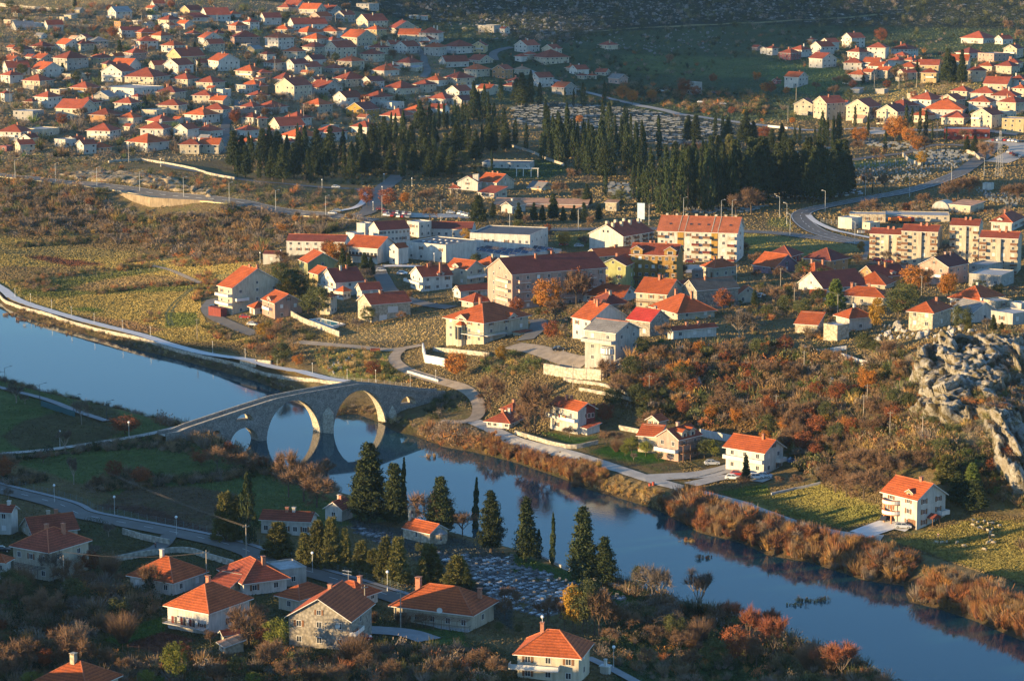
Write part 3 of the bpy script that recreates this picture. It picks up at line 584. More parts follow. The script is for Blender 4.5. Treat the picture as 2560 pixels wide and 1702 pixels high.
def dish(hs, fc, u, z, out=.5, r=.55):
    (ox, oy), (ax, ay), rz, L = faces_of(hs['W'], hs['D'])[fc]; mb = MB(); n = 14
    for k in range(2):
        for i in range(n): a = 2*pi*i/n; rr = r*(.55 if k == 0 else 1); mb.v.append((rr*cos(a), -.0-.12*k-.02, rr*sin(a)))
    mb.v.append((0,0,0))
    for i in range(n): j = (i+1) % n; mb.f += [(i,j,n+j,n+i),(2*n,j,i)]; mb.m += [0,0]
    mb.tube((0,0,-r*.8),(0,out,-r*1.1),.03); mb.tube((0,-.1,-r),(0,-.55,0),.02)
    return mb.build('satellite_dish', M_TRIM, hs['o'], (ox+ax*u*L+sin(rz)*out, oy+ay*u*L-cos(rz)*out, z), rz+.35)
# ------------------------------------------------------------------ strips and walls laid along the ground
def densify(pts, step=3.0):
    out = [pts[0]]
    for a, b2 in zip(pts, pts[1:]):
        L = math.dist(a[:2], b2[:2]); n = max(1, int(L/step))
        for i in range(1, n+1): out.append(tuple(a[k]+(b2[k]-a[k])*i/n for k in range(len(a))))
    return out
def smooth_pts(pts, it=2):
    for _ in range(it):
        q = [pts[0]]
        for a, b2 in zip(pts, pts[1:]): q.append(tuple(.75*a[k]+.25*b2[k] for k in range(2))); q.append(tuple(.25*a[k]+.75*b2[k] for k in range(2)))
        q.append(pts[-1]); pts = q
    return pts
def track(spec):                         # [(tile,[(X,Y),...]),...] -> ground points
    pts = []
    for t, ps in spec:
        for x, y in ps: p = tat(t, x, y); pts.append((p[0], p[1]))
    return pts
def normals(pts):
    out = []
    for i in range(len(pts)):
        a = pts[max(i-1,0)]; b2 = pts[min(i+1,len(pts)-1)]; d = (b2[0]-a[0], b2[1]-a[1]); L = math.hypot(*d) or 1; out.append((-d[1]/L, d[0]/L))
    return out
ROADP = []
def strip(name, pts, w, mat, lift=.25, kind='structure', off=0.0, sm=True, level=False):
    pts = densify(smooth_pts(pts) if sm else pts, 2.5); nn = normals(pts); mb = MB(); n = 5
    for p in pts: ROADP.append((p[0], p[1], w/2))
    for p, q in zip(pts, nn):
        zs = []
        for k in range(n):
            s = off + w*(k/(n-1)-.5); zs.append(gz(p[0]+q[0]*s, p[1]+q[1]*s))
        zc = max(zs) if level else None
        for k in range(n):
            s = off + w*(k/(n-1)-.5); mb.v.append((p[0]+q[0]*s, p[1]+q[1]*s, (zc if level else zs[k])+lift))
    for i in range(len(pts)-1):
        for k in range(n-1): a = i*n+k; mb.f.append((a+n, a+n+1, a+1, a)); mb.m.append(0)
    o = mb.build(name, mat); tag(o, kind=kind); return o
def wall_along(name, pts, h, th, mat, label, cat='wall', z=None, group=None, sink=1.5, top=None, sm=False):
    pts = densify(smooth_pts(pts) if sm else pts, 2.0); nn = normals(pts); mb = MB()
    for p, q in zip(pts, nn):
        g = gz(p[0], p[1]); zt = (z if z is not None else g) + h
        for s, zz in ((-th/2, g-sink), (-th/2, zt), (th/2, zt), (th/2, g-sink)): mb.v.append((p[0]+q[0]*s, p[1]+q[1]*s, zz))
    for i in range(len(pts)-1):
        for k in range(4): a = i*4+k; c = i*4+(k+1) % 4; mb.f.append((a, c, c+4, a+4)); mb.m.append(0)
    mb.f.append((0,1,2,3)); mb.m.append(0); e = (len(pts)-1)*4; mb.f.append((e+3,e+2,e+1,e)); mb.m.append(0)
    o = mb.build(name, mat); tag(o, label, cat, group); return o
# ------------------------------------------------------------------ the houses up the hillsides: left edge, near corner, right edge, eave, storeys, roof form, wall, tile (readings in each tile)
HILL = {
'00': """985 1067 1180 110 2 l w g;1660 1745 1840 95 1.5 l y r;1385 1420 1500 35 1 l w r;1345 1400 1440 75 1 r c o;1830 1905 2085 140 1.5 l w r;1650 1690 1895 165 1 h w d;1455 1550 1640 185 2 h c r;1625 1700 1760 220 1.5 r w o
1335 1400 1460 150 1 f w g;1045 1110 1200 205 2 f o g;1085 1120 1270 280 2 l w d;1235 1300 1410 300 2 h o r;1240 1290 1425 380 2 h w r;1385 1480 1565 330 1.5 h c o;1710 1780 1830 310 1 h o r;1815 1880 2020 350 2 r w o
1870 1930 2040 405 2 l t r;1925 1990 2070 310 1 h y r;2100 2170 2265 240 2 h p o;2240 2300 2370 205 2 h w r;2075 2150 2240 205 1 f w g;2110 2180 2356 345 2 h p r;2270 2340 2400 450 1.5 l y g;390 440 555 230 1.5 l w r
205 260 385 220 1 f w g;80 150 290 250 1 l g g;280 390 470 430 1.5 h w r;100 190 285 460 1.5 h p d;500 600 715 410 2 r w o;665 740 845 405 2 h t r;710 800 830 350 2 l w r;810 860 970 380 2 h g g
290 380 475 540 2 r c o;480 615 765 540 3 h g r;20 110 180 555 1.5 r c o;0 70 235 625 2 l w r;265 390 540 640 2 r w o;0 90 180 695 2 h w r;215 365 450 745 2 h c r;565 690 790 690 1.5 f c g
835 930 1015 535 2 h y r;1000 1060 1125 520 2 l y o;930 980 1060 590 1.5 h y d;1030 1190 1260 600 1.5 r w o;1140 1220 1330 490 2 h p r;945 1120 1205 660 2.5 l w r;1170 1410 1510 710 2 h c r;1490 1600 1680 420 2 h w o
1530 1665 1840 520 2.5 l y r;1365 1420 1520 600 2 l c r;1510 1640 1745 600 2.5 l w r;1770 1830 1910 580 1 l w r;1910 2010 2170 560 2.5 r w o;2180 2320 2400 655 2 h c o;655 800 880 810 2 h o r;320 440 530 895 2.5 h w r
465 550 600 830 2 f c g;945 1230 1430 820 2.5 f w w;860 1000 1050 890 1 l g g;1455 1610 1675 850 2 h c d;1590 1725 1805 730 2 h c r;1810 1955 2040 760 2 h c r;1790 1930 1975 880 2 h c r;1065 1205 1270 950 2 h w r
700 820 900 945 2 h c r;530 745 840 1000 2.5 r c r;0 40 95 860 2 h w r;230 300 330 935 2 h c r;135 300 360 1030 2 f g g;840 1000 1075 1060 2 h o r;1100 1225 1280 1085 1.5 h c o;1310 1440 1510 1020 1.5 f c g
1470 1640 1690 970 2 h c r;1710 1875 1985 1060 2 h w o;1885 2050 2105 1010 2 h g r;2220 2330 2400 985 2 h p r;2230 2330 2400 1080 2 h w r;1940 2050 2105 925 1.5 r c o;1995 2050 2110 830 1.5 f w g;2165 2260 2356 790 2 f g g
2240 2356 2420 780 2 h y o;2280 2380 2450 880 2 h c r;0 190 245 1215 2 h w r;245 400 500 1195 1.5 f c g;185 280 330 1270 1.5 l w r;125 185 290 1330 2 l c r;820 1010 1070 1205 2 h w r;1350 1460 1590 1120 1.5 h y r
1315 1500 1540 1185 2.5 h w r;1605 1725 1800 1190 2.5 l w r;1800 1930 2020 1205 1.5 h w r;1170 1355 1505 1315 2 h w o;700 770 860 1330 2 l w r;810 910 1000 1360 1 h c o;1675 1830 1850 1330 2 h c r;1852 2010 2035 1330 2 r c o
2180 2260 2360 1200 1.5 h w r;2190 2270 2356 1310 1.5 h c o;0 60 100 1350 1 f P g;500 600 670 1290 1.5 f w g;1490 1560 1640 130 1 f w g;2080 2130 2200 130 1 h w o;620 690 760 1290 1 l c r""",
'10': """210 300 345 70 1.5 h t r;260 380 440 50 2 r c r;415 560 620 85 2.5 r c o;500 590 680 155 1.5 l p o;600 700 765 90 2 r g r;735 810 895 140 2 l g r;30 80 210 165 2 l w d;300 350 610 225 1.5 l w r;930 1030 1185 195 2 l c r;935 1040 1115 40 2 f g g
175 290 335 270 1.5 h c o;355 470 600 300 1.5 h w o;585 740 780 290 2 h w o;90 205 320 350 3 h w o;435 560 660 360 1.5 h w o;640 700 765 370 1.5 h w r;795 930 1080 345 2.5 r c o;1020 1110 1185 275 2 h y o;1225 1280 1465 260 1.5 r c r;1335 1500 1525 320 2 r c o
1525 1680 1715 305 3 h w r;1530 1600 1675 365 1.5 l w r;435 540 635 435 2 h c r;640 745 895 440 3 l c r;265 380 440 475 2 h c o;40 100 160 500 1.5 h w r;1045 1140 1215 440 2 h c r;1195 1240 1330 410 1.5 l c r;1285 1390 1490 430 2 l w r;970 1090 1165 500 2 h c r
765 880 975 565 2.5 h c o;75 160 250 580 2 h w o;275 350 460 590 2.5 l w d;380 470 580 620 2 l c r;445 520 620 550 1.5 l w d;635 720 805 630 1.5 h g r;0 40 125 670 2 h o r;1300 1420 1515 580 1.5 h w r;1565 1690 1745 435 2.5 h g o;1740 1850 1995 430 2 h w r
2000 2110 2130 420 2 l y r;1690 1750 1930 570 1.5 l w r;1930 2030 2135 640 2 h c o;1965 2060 2165 555 1 r c r;2190 2290 2356 640 2.5 l o r;2065 2190 2245 240 2 f g g;2250 2290 2330 265 1.5 r w r;140 240 380 730 1.5 h w r;190 350 480 790 3.5 l c r;485 560 640 745 2 l c r
490 620 765 810 2 r g r;720 830 990 730 2 h t r;975 1060 1160 750 2 l w d;1070 1180 1295 650 1.5 h w o;1175 1250 1310 615 1.5 h w r;1190 1330 1470 815 1.5 h c r;1460 1570 1645 780 2 h c r;1570 1680 1750 740 1.5 h w o;1750 1850 1990 720 2 h c r;1765 1870 1970 840 2 l w r
1970 2100 2215 800 1.5 f w w;2050 2150 2220 820 1.5 r c o;0 40 95 790 2 h o r;0 45 95 880 2 h c r;450 580 680 965 2 h c o;720 830 955 900 2.5 l w r;1005 1130 1235 895 2 h w r;845 995 1105 1010 2 l Y d;1150 1250 1345 950 1.5 f w g;1605 1740 1825 910 1.5 h w r
1810 1900 1990 925 1.5 l g d;1610 1720 1770 1000 1.5 r w r;1365 1480 1590 1025 1 h c o;1170 1330 1450 1070 1.5 h c r;10 150 260 990 1.5 h w r;0 20 90 1090 2 h c r;255 380 485 1090 2 h w r;120 220 410 1160 2 l c r;890 1020 1110 1170 1.5 h w r;545 680 810 1220 2 h w r
230 370 555 1260 1.5 h w o;0 60 130 1290 1.5 h w r;2290 2356 2420 790 1.5 h c r""",
'20': """40 140 240 420 2 l w r;35 85 135 520 1.5 h w r;205 310 500 530 2 h c r;290 380 450 450 1.5 l c r;110 160 215 500 1.5 h c r;540 600 695 640 1.5 l w r;505 560 610 625 1 h c o;610 660 690 695 1 h c r;700 740 775 695 1 h c o;780 860 900 665 1 r c r
905 985 1060 720 1.5 r p g;815 880 965 415 1.2 h c r;180 250 365 715 2 l w r;185 260 370 770 1 f w w;385 480 580 805 2 r g o;30 80 150 640 1.5 h c t;-40 30 110 750 1 h c r;2220 2260 2300 435 1 r p r;2295 2340 2360 450 1.5 l w r;1620 1680 1745 765 3 f g w""",
'30': """0 40 90 445 2 h w r;130 210 300 490 2 h P r;230 310 400 460 2 h w r;420 490 605 430 2.5 l w r;505 560 650 390 2.5 l w r;380 410 440 365 1 h c r;710 770 885 350 3 l w r;410 500 625 540 2.5 r w r;760 840 935 480 2.5 h w r;945 1080 1130 440 3 h w r
1170 1290 1390 455 2 h w r;1175 1260 1325 515 1.5 h y r;725 860 900 580 2 h w r;900 1010 1075 575 2 r c o;955 1050 1120 610 2 r w o;1020 1100 1175 650 2 r c o;770 880 970 690 1.5 h w o;885 950 1005 665 2 r c o;1130 1210 1290 560 1.5 h w r;1230 1350 1425 620 2 h c o
1215 1250 1360 670 2 l c r;1270 1330 1390 555 1.5 h c r;1355 1430 1480 575 1.5 h c r;1430 1570 1610 600 2.5 r y r;1435 1550 1590 670 2.5 h y r;1680 1840 1890 560 2.5 r c o;1770 1850 1980 490 1.5 h w d;1830 1980 2115 355 1.5 h w r;2115 2160 2250 360 1.5 l w r;1980 2080 2225 500 2 f p w
2200 2290 2360 450 2.5 l c d;1870 2010 2030 650 2.5 h c r;1960 2060 2130 610 1.5 h c o;2135 2240 2330 610 2 h c r;2200 2300 2360 580 1.5 h c r;2030 2200 2285 775 1.5 r c r;2250 2356 2420 735 2 h w r;2280 2356 2420 815 2 h c o;1720 1830 1910 840 2 h c r;1910 2080 2160 860 2 h w r
2100 2280 2360 885 2 h w r;1890 2040 2120 940 2 h w r;2165 2280 2400 945 2.5 h c r;1355 1500 1640 920 2.5 h w r;1610 1730 1825 920 2 l c r;1500 1790 1875 1010 1.5 h w o;1640 1800 1890 1085 1.5 h c r;1920 2060 2180 1060 3 l c r;1360 1460 1545 1065 1.5 h c o;2120 2230 2300 1040 2.5 f c g
2195 2356 2420 1100 3 f y w;270 410 460 960 2.5 l c r;455 540 700 950 4 l c r;700 740 790 980 2 f y g;765 930 1050 985 3 l c r;1045 1190 1310 1030 3 l c d;1145 1250 1390 975 2 h g r;180 280 370 710 2.5 r w o;50 80 110 740 1 l P r""",
}
for t, txt in HILL.items():
    for rec in txt.replace('\n', ';').split(';'):
        q = rec.split()
        if len(q) != 8: continue
        house(t, *[float(v) for v in q[:4]], float(q[4]), q[5], q[6], q[7], group='hillside houses')

# small sheds and outbuildings crowding the gaps between the houses
rs = random.Random(77); hp_ = [((h['c'][0], h['c'][1]), max(h['W'],h['D'])*.62) for h in HOUSES]; ns = 0
for _ in range(900):
    if ns >= 64: break
    x, y = (rs.uniform(0,1080), rs.uniform(30,370)) if rs.random() < .8 else (rs.uniform(2080,2556), rs.uniform(140,310))
    if x > 1000 and y > 300 and x < 2000: continue
    P_ = at(x, y); w_ = rs.uniform(4,7)
    if any((P_[0]-c_[0])**2+(P_[1]-c_[1])**2 < (r_+w_*.75)**2 for c_, r_ in hp_): continue
    s_ = sc_at(P_)/TS; X_, Y_ = (x % 640)/TS, y/TS; t_ = '%d0' % int(x//640)
    h_ = house(t_, X_, X_+w_*s_*.75, X_+w_*s_*1.25, Y_-2.6*s_, 1, rs.choice('fhlrs'), rs.choice('ccgtwg'), rs.choice('rcotg'), group='hillside houses', win=rs.random() < .5, chim=0, cat='shed', name='shed'); hp_.append(((h_['c'][0], h_['c'][1]), w_*.6)); ns += 1
# ------------------------------------------------------------------ the town in the middle distance
def H(t, xl, xc, xr, ye, yb, roof, wall, rc, label, **k):
    cat = k.pop('cat', 'house'); k.setdefault('near', True); k.setdefault('name', 'house' if cat == 'house' else cat.replace(' ', '_'))
    return house(t, xl, xc, xr, ye, 2, roof, wall, rc, yb=yb, label=label, cat=cat, **k)
SCH = dict(group='low white institute buildings', ov=.2, chim=0)
# -- institute complex
H('11',300,818,868,662,762,'r','w','d','long white institute wing with dark red roof at the complex end nearest the scrub', cat='building', depth_m=9, wf=7, wr=1, pitch=24, **SCH)
H('11',70,218,236,775,850,'r','w','d','small white gatehouse with dark red roof and one wide window', cat='building', depth_m=5, wf=1, wr=0, pitch=18, ov=.15, chim=0)
g = H('11',1035,1135,1388,556,672,'l','w','d','white two-row windowed institute hall with large dark red gabled roof', cat='building', rot=48, wf=0, wr=8, rows=2, **SCH)
H('11',928,1005,1060,500,600,'f','w','w','plain white stair tower beside the dark red hall roof', cat='building', wf=0, wr=1, rows=1, **SCH)
H('11',828,905,985,590,690,'f','w','w','low white block joining the veranda wing to the stair tower', cat='building', wf=1, wr=0, rows=1, **SCH)
v = H('11',850,1118,1262,715,862,'r','w','o','white wing with orange roof and a wooden glazed veranda', cat='building', wf=0, wr=0, pitch=24, ov=.8, chim=0, group='low white institute buildings')
balcony(v,'f',.02,.95,2.6,1.6,M_TRIM,M_WOOD); 
for i in range(8): put(v['o'],'f',v['W'],v['D'],(i+.5)/8,2.75,ME_FWIN,'window',1.6,1.7)
H('11',1228,1310,1392,722,868,'l','w','o','narrow white gabled bay with small orange roof next to veranda wing', cat='building', wf=1, wr=0, **SCH)
f1 = H('11',1392,1748,2002,700,850,'f','w','w','broad white flat-roofed institute block with dark roof and skylights', cat='building', wf=4, wr=0, rows=2, flatmat=M_TAR, **SCH)
for i in range(5):
    for j in range(2):
        mb = MB(); mb.sphere((0,0,0),.7,8,4,sz=.5); mb.build('skylight', M_TRIM, f1['roof'], ((-.3+.15*i)*f1['W'],(-.2+.35*j)*f1['D'],f1['h']+.05))
H('11',1392,1500,1602,490,622,'f','w','w','white flat-roofed link with tall dark glazing between two red-roofed halls', cat='building', wf=3, wr=2, rows=2, **SCH)
H('11',1602,1985,2030,546,622,'r','w','d','long white hall with dark red roof behind the skylight block', cat='building', depth_m=10, wf=6, wr=0, rows=1, pitch=24, **SCH)
big = H('11',1992,2521,2680,608,792,'f','w','w','white two-storey hall with tall windows and dark flat roof', cat='building', wf=9, wr=4, rows=2, flatmat=M_TAR, **SCH)
sol = H('11',1872,2330,2780,800,850,'f','w','w','low white flat-roofed block carrying rows of solar panels', cat='building', wf=6, wr=3, rows=1, flatmat=M_CONC, **SCH)
mbp = MB(); mbp.poly([(-.5,-.5,0),(.5,-.5,0),(.5,.5,.55),(-.5,.5,.55)]); mbp.poly([(-.5,-.5,-.06),(-.5,.5,.49),(.5,.5,.49),(.5,-.5,-.06)],1)
for i in range(1,6): mbp.box(-.5+i/6-.01,.49,.0,-.5+i/6+.01,.5,.5,1)
M_SOLAR = plain('solar_glass', (.02,.03,.07), .15, .1, 1, 0, 0, .6); me_sol = mbp.mesh('panel', [M_SOLAR, M_STEEL])
k = 0
for r in range(4):
    for c in range(7):
        lx, ly = (-.44+.145*c)*sol['W'], (-.36+.23*r)*sol['D']; ph = sol['ph']; cx = sol['c'][0]+cos(ph)*lx+sin(ph)*ly; cy = sol['c'][1]-sin(ph)*lx+cos(ph)*ly
        e = empty('solar_panel', (cx,cy,sol['base'][2]+sol['h']+.35), -ph); link('panel', me_sol, e, (0,0,.1), 0, (sol['W']*.125,1.6,1.6))
        mb = MB(); mb.box(-sol['W']*.05,-.6,-.36,-sol['W']*.05+.08,-.5,.12); mb.box(sol['W']*.05-.08,.5,-.36,sol['W']*.05,.6,.9); mb.build('stand', M_STEEL, e)
        tag(e, 'dark blue tilted solar panel, %s from left in the %s row on the institute roof' % (ORD(c+1), ('front','second','third','back')[r]), 'solar panel', 'solar panels on the flat roof')
# -- houses on the knoll
a = H('01',2000,2140,2530,1085,1330,'r','c','o','tall cream three-storey house with orange roof and white balconies above field', wf=2, wr=3, rows=3, rot=50, pitch=27, near=True)
for z in (.35,.66): balcony(a,'f',.02,.98,a['h']*z,1.8,M_TRIM)
balcony(a,'r',.05,.3,a['h']*.5,1.3)
mb = MB(); mb.box(-a['W']*.5,-4.6,-2,a['W']*.4,-1.9,2.6); mb.build('garage_wing', MW['R'], a['o'], (0,-a['D']/2,0))
H('11',385,478,722,850,960,'r','G','o','pale green gabled house with orange roof below the institute', pitch=28, wf=1, wr=1)
H('11',485,572,715,955,1078,'r','y','o','small pale yellow house with stepped orange roof under the green house', pitch=28, wf=1, wr=1)
b1 = H('11',580,735,965,1032,1172,'l','w','d','white gabled house with dark red roof and long balconies on the knoll', rot=35, wf=2, wr=1)
balcony(b1,'f',0,1,2.7,1.3)
H('11',915,975,1135,1100,1205,'l','w','d','smaller white gabled house with dark red roof attached beside the round terrace', wf=1, wr=1)
H('11',735,803,862,1118,1195,'h','w','o','little white pavilion with pointed orange roof between white houses', wf=2, wr=2, rows=1, ov=.4, chim=0, pitch=33)
H('11',930,1062,1385,1235,1400,'l','t','r','stone garage house with dark red roof and two white garage doors', rot=30, wf=1, wr=0, pitch=25)
gh = HOUSES[-1]
for u in (.3,.72): put(gh['o'],'r',gh['W'],gh['D'],u,.1,ME_GAR,'garage_door',3.0,2.3)
put(gh['o'],'r',gh['W'],gh['D'],.55,3.0,ME_GAR,'shutter',4,2.2)
H('11',590,690,735,1165,1330,'h','c','o','cream terrace house with low orange roof above the swimming pool', wf=2, wr=2, rows=1, pitch=15)
pk = H('11',40,175,395,1222,1372,'r','k','o','salmon pink house with orange roof and small front gable', rot=38, wf=1, wr=2, pitch=26)
dormer(pk,'f',.55,0,pk['h']-.4,3.2,1.2,3.0,'o'); balcony(pk,'f',.25,.8,pk['h']*.5,1.4)
H('01',2290,2345,2450,1265,1330,'h','w','o','low white annex with small orange roof at the pink house', rows=1, chim=0)
c1 = H('11',1420,1535,1780,980,1118,'l','w','r','white house with red roof and scaffolding around its chimney', rot=30, wf=2, wr=3); balcony(c1,'f',-.3,1,2.7,1.5)
chimney(c1,.5,.1,1.4); dormer(c1,'r',.62,0,c1['h']-.3,2.6,1.0,2.5,'r')
c2 = H('11',1755,1942,2082,912,1060,'r','c','o','cream house with bright orange roof and front gable behind the scaffolded house', rot=40, wf=2, wr=2, pitch=27); dormer(c2,'f',.45,0,c2['h']-.2,3,1.0,3,'o'); balcony(c2,'r',0,1,2.8,1.4)
H('11',2020,2170,2290,880,990,'h','c','o','orange hipped house squeezed behind the pink apartment block', wf=2, wr=2)
H('11',1822,1882,2132,1108,1178,'l','w','r','long low white outbuilding with red roof beside the street', wf=1, wr=4, rows=1, chim=0, rot=20)
H('11',1895,2000,2142,1212,1268,'h','c','r','low red hipped roofs just behind the big villa', wf=1, wr=1, rows=1)
vi = H('11',1758,2095,2475,1402,1600,'h','c','o','large cream villa with wide orange-red hipped roof, turret and green railings', rot=42, wf=4, wr=3, pitch=21, ov=1.0, chim=0)
chimney(vi,-.25,.05,1.0); M_GREENRAIL = plain('green_railing', (.06,.12,.09), .5, .1)
balcony(vi,'f',.45,1.0,2.9,1.8,M_TRIM,M_GREENRAIL,solid=False); balcony(vi,'r',.0,.45,2.9,1.8,M_TRIM,M_GREENRAIL,solid=False)
mb = MB(); n = 8; mb.prism([(1.7*cos(2*pi*i/n),1.7*sin(2*pi*i/n)) for i in range(n)],-2,5.6,0); b0 = len(mb.v); mb.v += [(2.0*cos(2*pi*i/n),2.0*sin(2*pi*i/n),5.6) for i in range(n)]+[(0,0,7.2)]
for i in range(n): mb.f.append((b0+i,b0+(i+1)%n,b0+n)); mb.m.append(1)
for i in range(n): a0 = 2*pi*(i+.5)/n; mb.box(1.6*cos(a0)-.35,1.6*sin(a0)-.35,.8,1.6*cos(a0)+.35,1.6*sin(a0)+.35,5.0,2)
mb.build('turret', [MW['c'], MRN['o'], M_GLASS], vi['o'], (-.07*vi['W'], -vi['D']/2-.4, 0))
dormer(vi,'f',.44,-.6,vi['h']-.6,4.6,.9,5,'o'); dormer(vi,'r',.62,-.6,vi['h']-.6,4.2,.9,5,'o')
mb = MB(); mb.box(-3,-3,-2,3,0,2.9,0); mb.box(-3.3,-3.3,2.903,3.3,.2,3.1,1); mb.build('porch', [MW['c'], MRN['r']], vi['o'], (vi['W']/2+2.2, vi['D']*.18, 0), pi/2)
# -- apartment blocks in the middle
ab = H('11',2140,2358,3160,962,1290,'l','p','d','long pink and white apartment block with dark red roof behind the golden tree', cat='apartment block', rot=33, wf=2, wr=9, rows=4, pitch=24, chim=2)
for z in (.25,.5,.75):
    for u in (.12,.34,.6,.82): balcony(ab,'r',u-.06,u+.06,ab['h']*z,1.4,M_TRIM,MW['k'])
    balcony(ab,'f',.45,.95,ab['h']*z,1.3,M_TRIM,MW['c'])
a1 = H('21',733,1022,1296,610,765,'l','w','r','white apartment block with blank sunlit gable and red roof', cat='apartment block', rot=38, wf=0, wr=7, rows=4, pitch=24, chim=0)
for i in range(7): chimney(a1,-.18 if i % 2 else .12,-.42+.14*i,.7,.55,MW['c'],False)
for z in (.25,.5,.75):
    for u in (.14,.42,.7,.92): balcony(a1,'r',u-.05,u+.05,a1['h']*z,1.1,MW['c'],M_WOOD)
for u in (.42,.55): add_window(a1['o'],'f',a1['W'],a1['D'],u,a1['h']+.7,1.2,1.2)
a2 = H('21',1383,2066,2162,582,846,'r','w','c','white apartment block with orange roof, chimneys and yellow stair strips', cat='apartment block', rot=13, wf=9, wr=1, rows=4, pitch=24, chim=0)
for i in range(8): chimney(a2,-.44+.125*i,.05,.8,.5,MW['c'],False)
for i, f_ in enumerate((-.36,-.1,0,.12,.4)):
    mb = MB(); mb.box(-.5,-.45,-.06,.5,.45,.10); o_ = mb.build('skylight', M_GLASS, a2['roof'], (f_*a2['W'], -a2['D']*.27, a2['h']+(a2['zt']-a2['h'])*.46+.08)); o_.rotation_euler = (radians(26),0,0)
for f_ in (-.24,-.16,.18,.26):
    mb = MB(); hh_ = a2['zt']-a2['h']; mb.poly([(-.12,-a2['D']/2-.2,a2['h']-.05),(.12,-a2['D']/2-.2,a2['h']-.05),(.12,0,a2['zt']+.16),(-.12,0,a2['zt']+.16)]); mb.poly([(-.12,-a2['D']/2-.2,a2['h']-.3),(-.12,-a2['D']/2-.2,a2['h']-.05),(-.12,0,a2['zt']+.16),(-.12,0,a2['zt']-.1)]); mb.poly([(.12,-a2['D']/2-.2,a2['h']-.05),(.12,-a2['D']/2-.2,a2['h']-.3),(.12,0,a2['zt']-.1),(.12,0,a2['zt']+.16)]); mb.build('roof_parapet', MW['c'], a2['roof'], (f_*a2['W'],0,.02))
MY2 = MW['Y']
for u in (.29,.72):
    mb = MB(); mb.box(-1.3,-.12,.2,1.3,.02,a2['h']-.1)
    for z in (.2,.45,.7): mb.box(-1.2,-.16,a2['h']*z,1.2,-.12,a2['h']*z+.9,1)
    (ox,oy),_,rz,L = faces_of(a2['W'],a2['D'])['f']; mb.build('stair_strip', [MY2, M_GLASS], a2['o'], (ox+u*L,oy,0))
for z in (.02,.27,.52,.77):
    for u in (.05,.48,.62,.93): balcony(a2,'f',u-.045,u+.045,a2['h']*z+.1,1.2,MW['c'],random.choice((M_WOOD,MW['c'],MW['R'])))
# lime and ochre block
lg = H('21',825,1045,1112,880,1095,'l','L','r','lime green gabled apartment wing', cat='apartment block', rot=20, wf=2, wr=1, rows=3, gap=None, pitch=24, depth_m=14)
oc = H('21',1110,1512,1580,790,1080,'r','O','r','ochre apartment block with red roof and stacked balconies beside the lime green wing', cat='apartment block', rot=14, wf=7, wr=0, rows=4, pitch=24, chim=3, depth_m=13)
for z in (.25,.5,.75):
    for u in (.12,.52,.86): balcony(oc,'f',u-.08,u+.08,oc['h']*z,1.2,MW['O'],random.choice((MW['O'],M_WOOD)))
dormer(oc,'f',.14,-.1,oc['h']-.2,4.5,2.0,4,'r'); dormer(oc,'f',.86,-.1,oc['h']-.2,4.5,2.0,4,'r')
H('21',690,800,1150,795,960,'l','y','o','yellow gabled apartment wing with red roof behind lime green gable', cat='apartment block', rot=20, wf=0, wr=3, rows=4, pitch=22)
H('21',678,1020,1146,1165,1222,'r','w','o','long low white house with bright orange roof under the bare oak', wf=4, wr=0, rows=1, rot=24, pitch=24)
tr = H('21',1160,1422,1592,1140,1292,'r','c','o','cream house with orange roof and vine-hung balcony beside the stone barn', rot=28, wf=3, wr=1, pitch=27); balcony(tr,'f',0,1,2.7,1.5,M_WOOD,M_WOOD,False); chimney(tr,0,-.05,1.1)
H('21',1588,1700,2066,1105,1290,'l','S','b','tall windowless grey stone barn with old brown tile roof', rot=22, wf=0, wr=1, rows=1, pitch=30, chim=1, cat='barn')
H('21',2056,2082,2252,1140,1228,'r','c','o','cream cottage with orange gable and two dark windows beside the stone barn', wf=0, wr=2, rows=1, rot=62, pitch=30)
H('21',1765,1862,2058,898,992,'h','c','o','square cream house with pyramid orange roof below the white apartment block', rot=55)
H('21',1660,1745,1766,930,1005,'f','p','p','small pinkish garage with rounded flat roof by the pyramid-roofed house', cat='garage', wf=1, wr=0, rows=1)
rh = H('21',1312,1525,1848,1312,1378,'h','c','o','spreading cream house with orange and red hipped roof and two chimneys', rot=44, wf=3, wr=2, rows=1, chim=0); chimney(rh,-.25,0,.9); chimney(rh,.2,.1,.9)
H('21',1080,1268,1440,1390,1530,'r','S','R','old stone house in ruins with dark and bright red patched roof', rot=40, wf=2, wr=1, rows=1, chim=1)
H('21',1440,1482,1872,1470,1556,'l','w','r','white bungalow with red roof and three dark windows', rot=16, wf=0, wr=3, rows=1, pitch=26)
vl = H('21',570,722,1032,1378,1560,'r','w','o','white villa with twin stepped orange roofs behind the concrete shell', rot=52, wf=2, wr=1, pitch=28); chimney(vl,.1,-.1,1)
cn = H('21',690,950,1166,1500,1790,'r','g','g','unfinished grey concrete house with arched balcony above the stone terrace', rot=38, wf=2, wr=2, rows=3, pitch=20, chim=0)
balcony(cn,'f',.0,1,cn['h']*.66,2.2,M_CONC,M_CONC); mb = MB(); n = 7; mb.prism([(2*cos(pi*i/n-pi),1.8*sin(pi*i/n-pi)) for i in range(n+1)],-1,3.0,0)
for i in range(n): a0 = pi*(i+.5)/n-pi; mb.box(1.85*cos(a0)-.3,1.65*sin(a0)-.3,3.3,1.85*cos(a0)+.3,1.65*sin(a0)+.3,5.0,1)
mb.prism([(2.05*cos(pi*i/n-pi),1.85*sin(pi*i/n-pi)) for i in range(n+1)],5.2,5.6,0); mb.build('bay_window', [M_CONC, M_FRAME], cn['o'], (cn['W']*.25,-cn['D']/2,0))
H('21',730,858,1052,1232,1282,'h','c','d','dark red low roofs hidden behind the twin-roofed villa', rows=1, rot=45)
